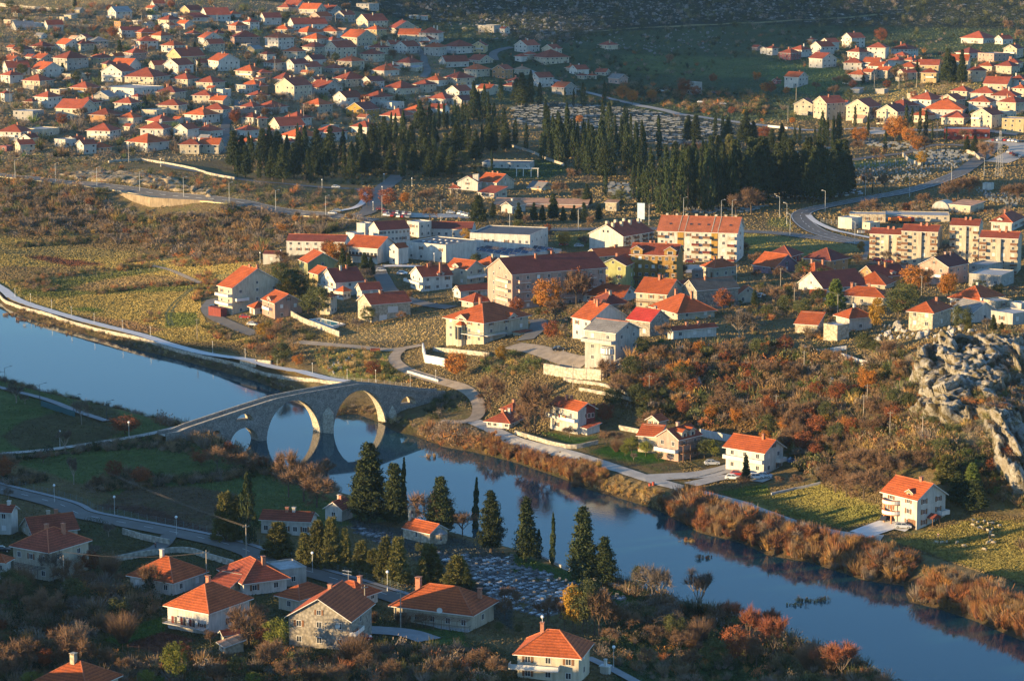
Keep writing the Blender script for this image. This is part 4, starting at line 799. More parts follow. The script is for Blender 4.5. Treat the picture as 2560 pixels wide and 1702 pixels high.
H('21',1480,1545,1640,1062,1110,'l','c','r','little house with red roof peeping out behind the stone barn', rows=1)
# -- houses on the plateau, farther along
H('31',-110,62,285,892,955,'r','V','o','mauve house with large orange roof and white garage door', rot=48, wf=1, wr=1, rows=1, pitch=30)
H('31',20,205,320,790,865,'h','R','d','dark red house with dark red hipped roof behind the mauve house', rot=30)
H('31',368,572,746,832,965,'h','o','d','peach orange house with dark hipped roof and white-framed windows', rot=42, wf=2, wr=2, pitch=26)
H('31',288,432,620,948,1005,'h','k','o','pinkish cottage with patched orange hipped roof below the peach house', rows=1, rot=50)
H('31',330,512,905,1082,1130,'l','w','d','white gabled house with very long dark red roof', rot=32, rows=1, wf=1, wr=3, pitch=29)
oy = H('31',868,992,1272,978,1050,'l','o','d','orange walled house with dark red roof and white dormer', rot=24, rows=1, wf=1, wr=3); dormer(oy,'r',.6,.4,oy['h']-.3,1.9,1.3,2.5,'d',MW['w']); chimney(oy,0,-.1,.8); chimney(oy,0,.35,.8)
H('31',825,1075,1190,1052,1092,'h','c','o','low house with orange hipped roof in front of the orange walled house', rows=1, rot=25)
oh = H('31',700,1062,1142,1168,1252,'h','c','o','cream house with wide bright orange roof beside the bright green pine', rot=22, rows=1, wf=3, wr=1, pitch=24); chimney(oh,-.3,-.05,1)
pkh = H('31',1433,1655,1866,890,1055,'l','k','d','pink house with dark red roof below the striped apartment blocks', rot=40, wf=2, wr=3, pitch=25); balcony(pkh,'f',.3,.9,2.8,1.2)
H('31',1872,2022,2190,885,1005,'f','g','g','unfinished grey concrete upper house with slanted parapet', rot=35, wf=2, wr=0)
H('31',1885,2142,2315,978,1072,'f','g','g','unfinished grey concrete lower house with white-framed doors', rot=28, wf=3, wr=2)
hp = H('31',1722,1960,2200,1198,1262,'h','w','o','white house with broad bright orange hipped roof by the rock edge', rot=40, rows=1, wf=2, wr=2, pitch=26)
st_ = H('31',1322,1512,1722,1312,1462,'h','t','o','old stone house with orange tile roof perched on the cliff top', rot=32, wf=2, wr=1, pitch=26)
H('31',1752,1892,2102,1302,1402,'r','w','g','white house with patchy dark grey tile roof behind the dark green tree', rot=45, rows=1, wf=1, wr=1)
H('31',652,746,952,1360,1485,'h','w','o','white and tan house with two-tiered bright orange hipped roof', rot=30, wf=1, wr=1, rows=1, pitch=26)
H('31',268,452,530,1425,1490,'s','t','o','ruined stone shed with slipping orange tiles', rows=1, wf=0, wr=0, cat='shed', pitch=22)
H('31',530,636,750,1440,1570,'f','t','t','flat-roofed tan stone outbuilding beside the two-tiered house', rows=1, wf=0, wr=0, cat='shed', flatmat=M_CONC)
H('31',398,520,548,1152,1200,'r','w','o','tiny white house with orange roof next to the bright green pine', rows=1, wf=1, wr=0)
H('31',2000,2092,2252,1215,1275,'f','t','t','small flat-roofed stone garage behind the broad orange roof', rows=1, wf=0, wr=1, cat='garage')
H('31',2095,2250,2440,1330,1420,'f','g','g','long flat grey concrete house at the plateau edge', rows=1, wf=1, wr=2)
H('31',2250,2330,2420,1235,1280,'f','w','w','cream flat-roofed shed beyond the stone garage', rows=1, cat='shed', wf=0, wr=0)
# striped apartment blocks
AP = dict(cat='apartment block', group='pale apartment blocks with brown balconies', rows=5, chim=0, pitch=17, ov=.15)
for nm, xl, xc, xr, ye, yb, txt in (('a',958,1246,1262,602,842,'lowest and leftmost pale apartment block with red roof and brown balconies'),('b',1252,1555,1668,578,882,'pale apartment block with brown balconies and blank shaded side beside the lowest block'),
        ('c',1690,1932,2082,525,868,'tallest-looking pale apartment block with narrow side wing behind the pink house'),('d',1972,2292,2362,640,950,'rightmost pale apartment block with red roof and laundry on brown balconies')):
    q = H('31',xl,xc,xr,ye,yb,'r','c','o' if nm == 'x' else 'r',txt, wf=4, wr=0, rot=18, depth_m=11 if nm != 'a' else 10, **AP)
    chimney(q,-.02,-.05,.9,.4,M_BRICK,False); chimney(q,.14,-.05,.9,.4,M_BRICK,False)
    for k2 in range(5):
        for u in (.1,.9): balcony(q,'f',u-.09,u+.09,q['h']*(k2/5)+.1,1.3,M_CONC,M_WOOD)
    mb = MB(); mb.box(-.9,-.9,-1,.9,0,q['h']-.3); mb.build('pilaster', MW['c'], q['o'], (0,-q['D']/2+.01,0))
dw = H('31',2075,2240,2420,480,560,'h','w','r','white house with red roof and white dormers behind the apartment blocks', rot=25); dormer(dw,'f',.4,.3,dw['h']-.4,2.2,1.4,3,'r',MW['w'])
H('31',662,770,872,450,545,'f','w','w','small cream flat-roofed kiosk building by the road bend', rows=1, wf=0, wr=1, cat='building')
H('31',875,938,1030,492,550,'f','c','c','low cream garage with flat roof beside the waste bins', rows=1, wf=1, wr=1, cat='garage')
H('31',1090,1670,1700,425,475,'f','c','c','long open concrete depot shed behind the red trucks', rows=1, wf=8, wr=0, cat='shed', rot=8)
H('31',770,1080,1110,415,480,'f','t','t','dim concrete depot wall building beside the brown round tree', rows=1, wf=3, wr=0, cat='shed', rot=-12 % 360 if False else 9)
H('31',1700,1860,2005,330,395,'s','c','t','open tan shed with sloping roof beside the arched hangar', rows=1, wf=2, wr=1, cat='shed', pitch=6)
H('31',1985,2050,2088,130,185,'f','w','w','tiny white kiosk with overhanging flat roof among bare trees', rows=1, wf=0, wr=0, cat='kiosk')
# arched hangar
P = tat('31',1640,365); s = sc_at(P); e = empty('hangar', tuple(P), radians(-28)); mb = MB(); n = 12; R, L = 4.2, 9.5
for q in (-L, 0):
    for i in range(n+1): mb.v.append((R*cos(pi*i/n)-3, -q*1.0, R*.95*sin(pi*i/n)))
for i in range(n): mb.f.append((i,i+1,n+2+i,n+1+i)); mb.m.append(0)
mb.build('roof', plain('corrugated_pale', (.42,.38,.30), .7, .3, .6), e); mb = MB(); mb.poly([(R*cos(pi*i/n)-3,.02,R*.95*sin(pi*i/n)) for i in range(n+1)]); mb.poly([(R*cos(pi*i/n)-3,L-.02,R*.95*sin(pi*i/n)) for i in range(n,-1,-1)]); mb.build('end_wall', M_CONC, e)
tag(e, 'half-round corrugated hangar among bare trees behind the depot', 'hangar')
# -- buildings at the edge of the grove
fh = H('11',1862,2040,2068,110,192,'l','w','o','white farmhouse block with tall chimney tower on the estate by the grove', rot=20, wf=1, wr=1, pitch=26)
H('11',1998,2045,2050,50,190,'f','w','w','white square tower rising between the farmhouse roofs', cat='tower', wf=0, wr=0, hh=None)
H('11',2048,2215,2360,115,192,'r','c','o','cream farmhouse wing with three stepped orange roofs', rot=38, wf=3, wr=1, pitch=26)
H('11',2050,2190,2300,215,262,'s','c','r','low arcaded cream wing with red lean-to roof', rows=1, wf=6, wr=2, pitch=14)
H('11',1788,1862,1870,165,220,'h','c','r','small red-roofed annex at the estate edge', rows=1)
H('11',2262,2356,2470,330,400,'l','w','t','white shed with pale gable below the estate', rows=1, cat='shed', rot=35)
H('21',-120,690,720,318,352,'s','k','t','long low shed with ribbed pale roof along the dark hedge', rows=1, wf=0, wr=0, cat='shed', pitch=12, depth_m=8, flatmat=None)
H('21',150,270,370,165,190,'r','y','g','pale yellow shed with grey roof near the memorial lawn', rows=1, cat='shed')
H('21',865,960,990,300,380,'s','t','t','ruined tan hut at the foot of the cypresses', rows=1, cat='hut', wf=1, wr=0)
mo = H('10',2100,2520,2560,1510,1560,'f','w','w','white mortuary hall with dark flat roof and slim columns by the lawn', cat='building', rot=10, rows=1, wf=6, wr=0, flatmat=M_TAR)
H('30',1650,2040,2080,1200,1275,'f','R','R','low red-fronted roadside shop with flat green-grey roof', cat='shop', rot=10, rows=1, wf=6, wr=1)
# white portal frame on the lawn
P = tat('21',140,60); s = sc_at(P); e = empty('portal', tuple(P), -.1); mb = MB()
for x in (-5.5,-2,2,5.5): mb.box(x-.2,-.2,-.5,x+.2,.2,4.2)
mb.build('columns', M_TRIM, e); mb = MB(); mb.box(-6,-.3,4.203,6,.3,4.6); mb.build('lintel', M_TRIM, e); mb = MB()
for i in range(10): a0, a1_ = pi*i/10, pi*(i+1)/10; mb.poly([(1.2*cos(a0),-.1,4.6+1.5*sin(a0)),(1.2*cos(a1_),-.1,4.6+1.5*sin(a1_)),(.9*cos(a1_),-.1,4.6+1.2*sin(a1_)),(.9*cos(a0),-.1,4.6+1.2*sin(a0))]); mb.poly([(1.2*cos(a0),.1,4.6+1.5*sin(a0)),(.9*cos(a0),.1,4.6+1.2*sin(a0)),(.9*cos(a1_),.1,4.6+1.2*sin(a1_)),(1.2*cos(a1_),.1,4.6+1.5*sin(a1_))]); mb.poly([(1.2*cos(a0),-.1,4.6+1.5*sin(a0)),(1.2*cos(a0),.1,4.6+1.5*sin(a0)),(1.2*cos(a1_),.1,4.6+1.5*sin(a1_)),(1.2*cos(a1_),-.1,4.6+1.5*sin(a1_))])
mb.build('arch', M_TRIM, e); tag(e, 'white columned portal with small arch on the memorial lawn', 'portal')
# ------------------------------------------------------------------ houses along the far bank
mh = H('22',368,604,752,640,862,'r','w','o','white riverside house with laundry on its balcony and orange-red roof', rot=52, wf=2, wr=1, rows=2, pitch=27, ov=.7, chim=2)
balcony(mh,'f',-.03,1.03,mh['h']*.52,1.6,M_TRIM)
mb = MB()
for i in range(9): mb.box(-3+i*.7,-.02,.9-random.random()*.5,-2.55+i*.7,.02,1.4,i % 4)
(ox,oy_),_,_,L = faces_of(mh['W'],mh['D'])['f']; lo = mb.build('laundry', [MW['R'], M_TRIM, MW['G'], MW['Y']], mh['o'], (0, oy_-1.7, mh['h']*.52))
(ox,oy_),(ax,ay),rz,L = faces_of(mh['W'],mh['D'])['r']
mb = MB(); mb.box(-L*.5,-.08,-2,0,.0,mh['h']+1.2); m1 = mb.build('maroon_extension', MW['R'], mh['o'], (mh['W']/2, mh['D']*.5, 0), pi/2)
for z in (1.2,4.4):
    for u in (-.36,-.14): link('window', ME_FWIN, m1, (u*L,-.09,z), 0, (1.1,1,1.4))
H('22',612,690,800,805,868,'s','w','r','small white lean-to with red roof at the riverside house foot', rows=1, wf=0, wr=0, cat='outbuilding', pitch=14)
H('12',2130,2330,2460,752,812,'h','w','r','low white riverside cottage with red roofs below the round bare tree', rot=25, rows=1, wf=4, wr=2, pitch=22)
H('12',2270,2360,2452,640,690,'h','w','r','upper white block of the riverside cottage with small red roof', rows=1, wf=2, wr=2)
vp = H('22',1352,1530,1732,905,1112,'l','p','r','pink riverside villa with stepped gables, dormers and brown pergola', rot=42, wf=2, wr=2, rows=2, pitch=30, chim=1)
dormer(vp,'r',.3,.2,vp['h']-.6,2.3,2.2,3.2,'o',MW['c']); dormer(vp,'r',.66,.2,vp['h']-.6,2.3,2.2,3.2,'o',MW['c']); balcony(vp,'f',0,1,2.6,1.5,M_TRIM); 
mb = MB(); L = vp['D']
for z in (2.7,4.6): mb.box(-L*.5,-1.7,z,L*.5,-1.55,z+.12); mb.box(-L*.5,-.1,z,L*.5,0,z+.12)
for i in range(9): x = -L*.5+(L-.15)*i/8; mb.box(x,-1.55,4.6,x+.1,-.1,4.72)
for i in range(4): x = -L*.5+(L-.15)*i/3; mb.box(x,-1.7,-1,x+.15,-1.55,4.6)
mb.box(-L*.5,-1.7,2.3,L*.5,-.02,2.5); mb.build('pergola', M_WOOD, vp['o'], (vp['W']/2+.0,0,0), pi/2)
H('22',1170,1345,1400,885,1035,'s','c','o','cream side wing of the pink villa with sloping orange roof', rot=20, wf=3, wr=0, rows=1, pitch=24)
H('22',1250,1348,1420,735,900,'l','c','o','narrow cream gabled upper wing of the pink villa', rot=40, wf=2, wr=0, rows=2)
wo = H('22',2005,2316,2500,1020,1232,'r','w','o','white riverside house with bright orange roof and arched ground floor windows', rot=40, wf=3, wr=2, rows=2, pitch=27, ov=.8, chim=0); chimney(wo,.25,-.05,.9,.3); balcony(wo,'f',-.02,1.02,wo['h']*.5,1.3)
balcony(wo,'r',.62,1.0,wo['h']*.42,1.4)
wr_ = H('32',1112,1366,1640,1455,1738,'r','w','o','big white riverside house with red roof, dark shutters and orange-columned balconies', rot=52, wf=2, wr=2, rows=3, pitch=30, ov=.6, chim=0)
for o in [c for c in wr_['o'].children if c.name.startswith('window') and not any(g.name.startswith('shutter') for g in c.children)]: add_shutters(o)
M_TERRA = plain('terracotta_paint', (.52,.20,.09), .7, .1); dormer(wr_,'f',.72,.6,wr_['h']-.5,2.4,1.5,3,'r',M_TERRA); chimney(wr_,.2,0,.7)
for i, z in enumerate((.35,.68)):
    mb = MB(); n = 10; R = 2.6; ring = [(R*cos(pi+pi*j/n), R*.9*sin(pi+pi*j/n)) for j in range(n+1)]
    mb.prism(ring, -.2, 0, 1); mb.prism([(x*1.0,y) for x,y in ring]+[(x*.9,y*.9) for x,y in ring[::-1]], 0, .85, 0); mb.prism([(x*1.02,y*1.02) for x,y in ring]+[(x*.88,y*.88) for x,y in ring[::-1]], .853, .95, 1)
    for j in (1,4,7): mb.box(ring[j][0]*.9-.14,ring[j][1]*.9-.14,-wr_['h']*.33,ring[j][0]*.9+.14,ring[j][1]*.9+.14,-.2,1)
    mb.build('round_balcony', [M_TRIM, M_TERRA], wr_['o'], (-wr_['W']*.22, -wr_['D']/2, wr_['h']*z))
put(wr_['o'],'f',wr_['W'],wr_['D'],.86,.05,unit_door(M_WOOD),'garage_door',2.6,2.3)
balcony(wr_,'r',.72,1.0,wr_['h']*.38,1.6); mb = MB(); mb.box(-1.4,-1.9,2.5,1.4,0,2.7); mb.poly([(-1.6,-2.1,2.7),(1.6,-2.1,2.7),(0,-2.1,3.6)]); mb.poly([(-1.6,-2.1,2.7),(0,-2.1,3.6),(0,0,3.6),(-1.6,0,2.7)]); mb.poly([(1.6,-2.1,2.7),(1.6,0,2.7),(0,0,3.6),(0,-2.1,3.6)])
for x in (-1.3,1.15): mb.box(x,-1.8,-1,x+.15,-1.65,2.5,1)
mb.build('entrance_canopy', [MRN['d'], M_WOOD], wr_['o'], (wr_['W']/2, 0, 0), pi/2)
# ------------------------------------------------------------------ near bank
H('03',-160,104,118,10,222,'r','w','r','white house with red roof cut by the left picture edge', rot=15, wf=2, wr=0, rows=2)
H('03',148,305,650,205,262,'l','c','r','low cream house with long red roof and gable window by the road', rot=35, rows=1, wf=2, wr=2, pitch=30)
ch = H('03',100,456,722,378,650,'h','c','r','two-storey cream house with red hipped roof and bare pergola', rot=33, wf=3, wr=2, rows=2, pitch=26, ov=.7, chim=2)
mb = MB()
for i in range(6): x = -ch['W']*.5+ch['W']*.9*i/5; mb.tube((x,-2.6,-1),(x,-2.6,3),.06); mb.tube((x,-2.6,3),(x,0,3),.05)
for i in range(4): mb.tube((-ch['W']*.5,-2.6+.8*i,3.03),(ch['W']*.4,-2.6+.8*i,3.03),.05)
mb.build('pergola', M_DARKMETAL, ch['o'], (0,-ch['D']/2,0))
H('03',-120,48,56,470,715,'h','w','o','white house corner with orange roof at the left picture edge', rot=15, rows=2, wf=2, wr=0)
lh = H('03',1182,1592,1820,655,782,'h','w','o','white house with sunlit orange roof half hidden by a brown tree', rot=32, rows=1, wf=3, wr=2, pitch=27, chim=1)
H('03',1990,2245,2590,662,785,'h','w','r','white house with dark red hipped roof below the road wall', rot=40, rows=1, wf=2, wr=2, pitch=27)
H('03',1890,2080,2200,735,800,'s','r' if False else 'c','r','lean-to with dark red tile roof beside the orange laundry house', rows=1, wf=0, wr=0, cat='outbuilding', pitch=24)
H('13',75,225,436,560,705,'f','g','g','flat grey concrete block house beside the road fence', rot=40, rows=1, wf=0, wr=1, cat='building', flatmat=M_CONC)
oh2 = H('03',1530,1922,2220,935,1145,'h','w','o','white house with ribbed bright orange pyramid roof and laundry on its terrace', rot=33, rows=1, wf=3, wr=1, pitch=29, ov=.7, chim=0); chimney(oh2,-.1,.1,.8)
balcony(oh2,'f',0,1,oh2['h']*.3,1.8,M_CONC,M_DARKMETAL,False)
mb = MB(); 
for i in range(10): mb.box(-4+i*.8,-.02,.9-(.9 if i % 3 else .4),-3.35+i*.8,.02,1.5,i % 3)
mb.build('laundry', [M_TRIM, MW['R'], M_DARKMETAL], oh2['o'], (0,-oh2['D']/2-1.5,oh2['h']*.3+.2))
H('03',2022,2060,2225,1135,1205,'l','c','r','small shed with red tile roof behind the fuzzy bare tree', rows=1, wf=0, wr=0, cat='shed', rot=25)
H('03',2005,2080,2220,1250,1320,'s','t','t','rough lean-to with sheet roof at the garden edge', rows=1, wf=1, wr=0, cat='shed', pitch=15)
bo = H('03',330,795,1005,1635,1790,'h','c','o','orange tile roof of a house cut by the bottom picture edge', rot=28, rows=1, wf=3, wr=1, pitch=27, chim=0); chimney(bo,-.05,-.05,1.2,.5,MW['t'])
H('13',60,495,538,95,235,'r','w','r','long white house with dark red roof behind the lit pines', rot=-1 % 360 if False else 12, rows=1, wf=5, wr=1, pitch=24)
H('12',640,790,870,1545,1660,'l','w','r','small white gatehouse with red gable by the big dark conifer', rot=25, rows=1, wf=1, wr=1, pitch=32)
H('13',205,400,620,812,942,'h','c','o','cream house with bright orange hipped roof behind the stone gable', rot=38, rows=1, wf=1, wr=1, pitch=25)
h2 = H('13',640,930,1092,800,900,'h','w','o','white house with orange hipped roof, aerial and brick chimney by the road fence', rot=35, rows=1, wf=1, wr=2, pitch=25, chim=0); chimney(h2,.2,.1,.9); 
mb = MB(); mb.tube((0,0,0),(0,0,2.6),.04)
for z in (1.6,2.3): mb.tube((-1.6,0,z),(.9,0,z),.03)
for i in range(8): mb.tube((-1.5+i*.3,-.4,2.3),(-1.5+i*.3,.4,2.3),.02)
mb.build('aerial', M_STEEL, h2['roof'], (-.1*h2['W'],0,h2['zt']-.3))
sg = H('13',318,862,918,1000,1285,'l','S','o','stone house with large gable, orange and dark red roof slopes and dish', rot=14, wf=2, wr=1, rows=2, pitch=29, ov=.7, chim=1, depth_m=13, wf_=None) if False else H('13',318,862,918,1000,1285,'l','S','o','stone house with wide gable, orange roof slopes and white satellite dish', rot=16, wf=3, wr=1, rows=2, pitch=29, ov=.7, chim=1, depth_m=13)
dish(sg,'f',.82,sg['h']*.78); balcony(sg,'r',.0,.4,sg['h']*.45,1.3,M_WOOD,M_TRIM)
bh = H('13',1290,1982,2168,948,1105,'h','c','o','wide house with big bright orange hipped roof and white dish', rot=24, rows=1, wf=5, wr=1, pitch=27, ov=.9, chim=0); chimney(bh,-.33,.0,.8,.55); chimney(bh,.42,.15,-.6,.4); dish(bh,'f',.62,bh['h']+.2,1.0,.62)
balcony(bh,'f',.3,1.0,.25,1.8,M_CONC,M_DARKMETAL,False)
mb = MB()
for i in range(9): x = -bh['W']*.3+bh['W']*.8*i/8; mb.tube((x,-3.2,-1),(x,-3.2,2.6),.05); mb.tube((x,-3.2,2.6),(x,-.4,2.6),.04)
for k2 in range(4): mb.tube((-bh['W']*.3,-3.2+.8*k2,2.63),(bh['W']*.5,-3.2+.8*k2,2.63),.05)
mb.build('pergola', M_WOOD, bh['o'], (0,-bh['D']/2,0))
fr = H('23',78,612,722,1345,1600,'h','c','o','cream house with bright orange hipped roof, ridge tiles and front terrace', rot=14, rows=2, wf=3, wr=1, pitch=29, ov=.8, chim=0, depth_m=9.5)
chimney(fr,-.2,.05,.9,.35); balcony(fr,'f',-.12,.7,fr['h']*.5,1.8,M_CONC,M_TRIM); mb = MB(); mb.sphere((0,0,.5),.32,10,6); mb.tube((0,0,-1.4),(0,0,.3),.04); mb.build('globe_lamp', M_GLOBE, fr['roof'], (-.2*fr['W'],.05*fr['D'],fr['zt']+1.8))
# pump house with white chimney by the garden
P = tat('23',860,1500); e = empty('barbecue_oven', tuple(P), -.4); mb = MB(); mb.box(-.9,-.7,-.5,.9,.7,1.6); mb.build('body', MW['w'], e); mb = MB(); mb.box(-1.1,-.9,1.603,1.1,.9,1.75); mb.build('roof', M_TRIM, e); mb = MB(); mb.box(-.25,-.25,1.75,.25,.25,2.9); mb.box(-.32,-.32,2.903,.32,.32,3.05); mb.build('chimney', M_TRIM, e); tag(e, 'white masonry garden oven with chimney beside the orange-roofed terrace house', 'oven')
# chapel
cz = H('13',1356,1600,1745,208,310,'r','t','o','small stone chapel with bright orange roof, belfry and round apse', cat='chapel', name='chapel', rot=42, rows=1, wf=0, wr=0, pitch=27, ov=.3, chim=0)
mb = MB(); mb.box(-.25,-.45,0,.25,.45,.9); mb.tube((.0,0,.9),(0,0,1.0),.02); put(cz['o'],'f',cz['W'],cz['D'],.5,cz['h']*.35,ME_FWIN,'window',.6,1.6)
mb = MB(); n = 10; R = cz['D']*.3; ring = [(R*cos(-pi/2+pi*i/n), R*sin(-pi/2+pi*i/n)) for i in range(n+1)]; mb.prism(ring,-2,cz['h']*.8,0); b0 = len(mb.v); mb.v += [(1.15*x,1.15*y,cz['h']*.8) for x,y in ring]+[(0,0,cz['h']+.9)]
for i in range(n): mb.f.append((b0+i,b0+i+1,b0+n+1)); mb.m.append(1)
ap = mb.build('apse', [MW['t'], MR['g']], cz['o'], (cz['W']/2,0,0)); link('window', ME_FWIN, ap, (R*.87,-R*.5,cz['h']*.25), pi/3, (.45,1,1.3))
mb = MB(); mb.box(-.35,-.9,0,.35,-.5,2.2); mb.box(-.35,.5,0,.35,.9,2.2); mb.box(-.35,-.9,2.2,.35,.9,2.6); mb.box(-.3,-.5,2.603,.3,.5,3.2); mb.box(-.35,-.9,-3.5,.35,.9,-.001)
bf = mb.build('belfry', MW['t'], cz['o'], (-cz['W']/2,0,cz['zt']-.2)); mb = MB(); mb.tube((0,0,1.4),(0,0,2.1),.38,.15,10); mb.build('bell', M_DARKMETAL, bf)
# ------------------------------------------------------------------ roads, paths, walls
M_LANE = plain('worn_lane', (.27,.22,.165), .95, .25, .3, .3, 0)
R = {}
R['up'] = track([('01',[(-120,35),(0,50),(500,105),(1000,165),(1500,220),(2000,285),(2356,330)]),('11',[(400,395),(800,440),(1090,470)])])
strip('road', R['up'], 8.0, M_ROAD)
strip('road', track([('11',[(900,430),(1040,390),(1075,320),(1110,230),(1200,140),(1310,50)])]), 8, M_ROAD, .3)
strip('pavement', track([('11',[(760,385),(940,350),(1000,280),(1010,215),(960,190)])]), 3, M_PAVE, .45)
strip('road', track([('01',[(1500,-60),(1700,0),(2100,60),(2356,110)]),('11',[(100,115),(500,155),(900,175),(1120,195)])]), 6, M_ROAD, .3)
strip('road', track([('21',[(-300,545),(0,552),(400,548),(800,545),(1290,540),(1800,552),(2356,575)]),('31',[(250,600),(450,625),(700,655),(960,690),(1000,770),(900,830)])]), 8.5, M_ROAD, .3)
strip('road', track([('31',[(960,690),(800,660),(600,620),(420,560),(320,480),(290,420),(340,380),(500,340),(700,300),(1100,235),(1500,140),(1750,40)]),('30',[(1850,1540),(2000,1420),(2100,1330)])]), 9, M_ROAD, .34)
strip('pavement', track([('31',[(1000,640),(800,600),(600,560),(470,500),(400,455),(370,420)])]), 3.0, M_PAVE, .5)
strip('road', track([('20',[(150,650),(370,740),(600,830),(900,910),(1300,1000),(1700,1080),(2356,1160)]),('30',[(400,1210),(900,1180),(1600,1200),(2300,1240)])]), 6, plain('worn_asphalt',(.25,.25,.24),.9,.12,.3,0,0), .3)
strip('road', track([('30',[(780,1480),(1000,1440),(1300,1410),(1500,1330),(2000,1350)])]), 6, M_ROAD, .3)
PATH = track([('01',[(-80,1040),(0,1095),(60,1140),(140,1215),(450,1310),(900,1440),(1400,1560)]),('02',[(1500,30),(1650,75),(2000,155),(2300,210)]),('12',[(0,235),(300,310),(600,360),(840,392)])])
strip('footpath', PATH, 4.2, M_PAVE, .55, level=True)
wall_along('river_wall', [(p[0]+.0, p[1]) for p in [(a[0]-n[0]*2.3, a[1]-n[1]*2.3) for a, n in zip(PATH, normals(PATH))]], 1.15, .5, M_STONEWALL, 'pale stone embankment wall along the riverside footpath above the bridge', 'wall', sm=True)
strip('dirt_road', track([('12',[(380,15),(700,45),(1000,72),(1250,95),(1520,45)])]), 4.5, M_DIRT, .3)
strip('road', track([('12',[(1330,90),(1265,150),(1290,220),(1420,300),(1700,380),(1900,430),(2020,520),(2060,620),(2030,720),(1900,760),(1690,750)])]), 4, M_LANE, .32)
strip('gravel_road', track([('12',[(2000,745),(2150,810),(2356,910)]),('22',[(100,960),(500,1040),(750,1110),(1000,1190),(1250,1275),(1500,1345),(1900,1450),(2200,1530)]),('33',[(-250,-50),(0,45),(250,135),(480,195),(700,235),(1050,262)])]), 4.8, M_GRAV, .3)
strip('driveway', track([('22',[(1200,1270),(1500,1255),(1750,1240),(2000,1180),(2080,1150)])]), 7, M_GRAV, .33)
strip('driveway', track([('22',[(1640,1330),(2000,1240),(2356,1290)])]), 5, M_GRAV, .33)
strip('driveway', track([('33',[(850,225),(1000,170),(1150,120),(1330,160)])]), 7, M_PAVE, .33)
NEARROAD = track([('02',[(-150,1330),(0,1375),(300,1445),(600,1525)]),('03',[(700,40),(1000,98),(1500,190),(2000,290),(2356,405)]),('13',[(0,445),(600,600),(1300,815),(1700,960)])])
strip('road', NEARROAD, 6.5, M_ROAD, .3); M_GREYPAVE = plain('grey_paving', (.24,.24,.235), .9, .15, .4, .05, 0)
strip('pavement', NEARROAD, 1.6, M_GREYPAVE, .42, off=4.2)
strip('road', track([('03',[(1560,235),(1480,350),(1250,410),(1050,450)])]), 4, M_ROAD, .33)
strip('path', track([('02',[(1720,808),(1400,865),(900,945),(500,1005),(230,1030),(-50,1050)])]), 3.2, M_GRAV, .35)
strip('path', track([('02',[(-60,425),(200,490),(420,545),(700,655),(980,748)])]), 2.6, M_GREYPAVE, .5)
strip('road', track([('01',[(1960,1190),(1890,1270),(1960,1360),(2150,1440),(2356,1515)])]), 5, M_ROAD, .35)
strip('street', track([('11',[(1100,885),(1170,1000),(1230,1120),(1380,1190),(1560,1240),(1800,1270)])]), 6, M_ROAD, .35)
strip('street', track([('21',[(120,1568),(230,1480),(260,1400),(200,1380)])]), 6, M_ROAD, .35)
strip('mountain_track', track([('20',[(620,300),(1000,275),(1400,250),(2356,212)]),('30',[(300,190),(640,172),(1000,140)])]), 4.5, plain('grassy_track',(.16,.15,.07),.95,.2), .35)
strip('path', track([('23',[(690,1360),(850,1430),(1000,1510),(1200,1620)])]), 2.6, M_GREYPAVE, .35)
strip('yard', track([('13',[(880,1100),(1150,1110),(1400,1130),(1600,1200)])]), 6, M_GREYPAVE, .3)
strip('street', track([('10',[(1540,720),(1590,650),(1550,590),(1545,530),(1480,440)])]), 5, M_ROAD, .4)
strip('street', track([('00',[(2080,1420),(2070,1250),(2075,1120),(2180,1010),(2200,930)])]), 5, M_ROAD, .4)
strip('street', track([('10',[(2200,560),(2170,500),(2260,455),(2356,440)])]), 6, M_ROAD, .4)
strip('parking_lot', track([('11',[(1180,410),(1500,420),(1900,425),(2050,440)])]), 12, M_GRAV, .3)
strip('forecourt', track([('11',[(1050,910),(1200,880),(1500,890),(1700,900)])]), 5, M_PAVE, .3)
strip('car_park', track([('21',[(1590,900),(1750,880),(1700,950)])]), 10, M_GRAV, .3)
strip('forecourt', track([('31',[(950,850),(1100,860),(1300,900),(1500,960)])]), 8, M_ROAD, .3)
strip('depot_yard', track([('30',[(2050,1290),(2356,1330)]),('30',[(2300,1420),(2100,1500)])]), 14, M_GRAV, .3)
strip('forecourt', track([('30',[(920,1210),(1000,1220),(1110,1225)])]), 14, M_GRAV, .35)
strip('terrace_yard', track([('22',[(0,50),(150,70),(300,110),(500,180),(700,200)])]), 7, M_LANE, .3)
def dashes(pts, off, wd, dash, gapl, mat=M_WHITE, lift=.42):
    pts = densify(smooth_pts(pts), .5); nn = normals(pts); mb = MB(); acc = 0; per = dash+gapl
    for i in range(len(pts)-1):
        acc += math.dist(pts[i], pts[i+1])
        if gapl and acc % per > dash: continue
        q = []
        for p, n_, s in ((pts[i],nn[i],-1),(pts[i],nn[i],1),(pts[i+1],nn[i+1],1),(pts[i+1],nn[i+1],-1)): x, y = p[0]+n_[0]*(off+s*wd/2), p[1]+n_[1]*(off+s*wd/2); q.append((x,y,gz(x,y)+lift))
        mb.poly(q[::-1])
    tag(mb.build('road_marking', mat), kind='structure')
for off, wd, d_, g_ in ((0,.22,4,5),(-3.5,.18,1,0),(3.5,.18,1,0)): dashes(R['up'], off, wd, d_, g_)
MAINR = track([('21',[(-300,545),(0,552),(400,548),(800,545),(1290,540),(1800,552),(2356,575)]),('31',[(250,600),(450,625),(700,655),(960,690)])])
for off, wd, d_, g_ in ((0,.25,4,5),(-3.8,.2,1,0),(3.8,.2,1,0)): dashes(MAINR, off, wd, d_, g_)
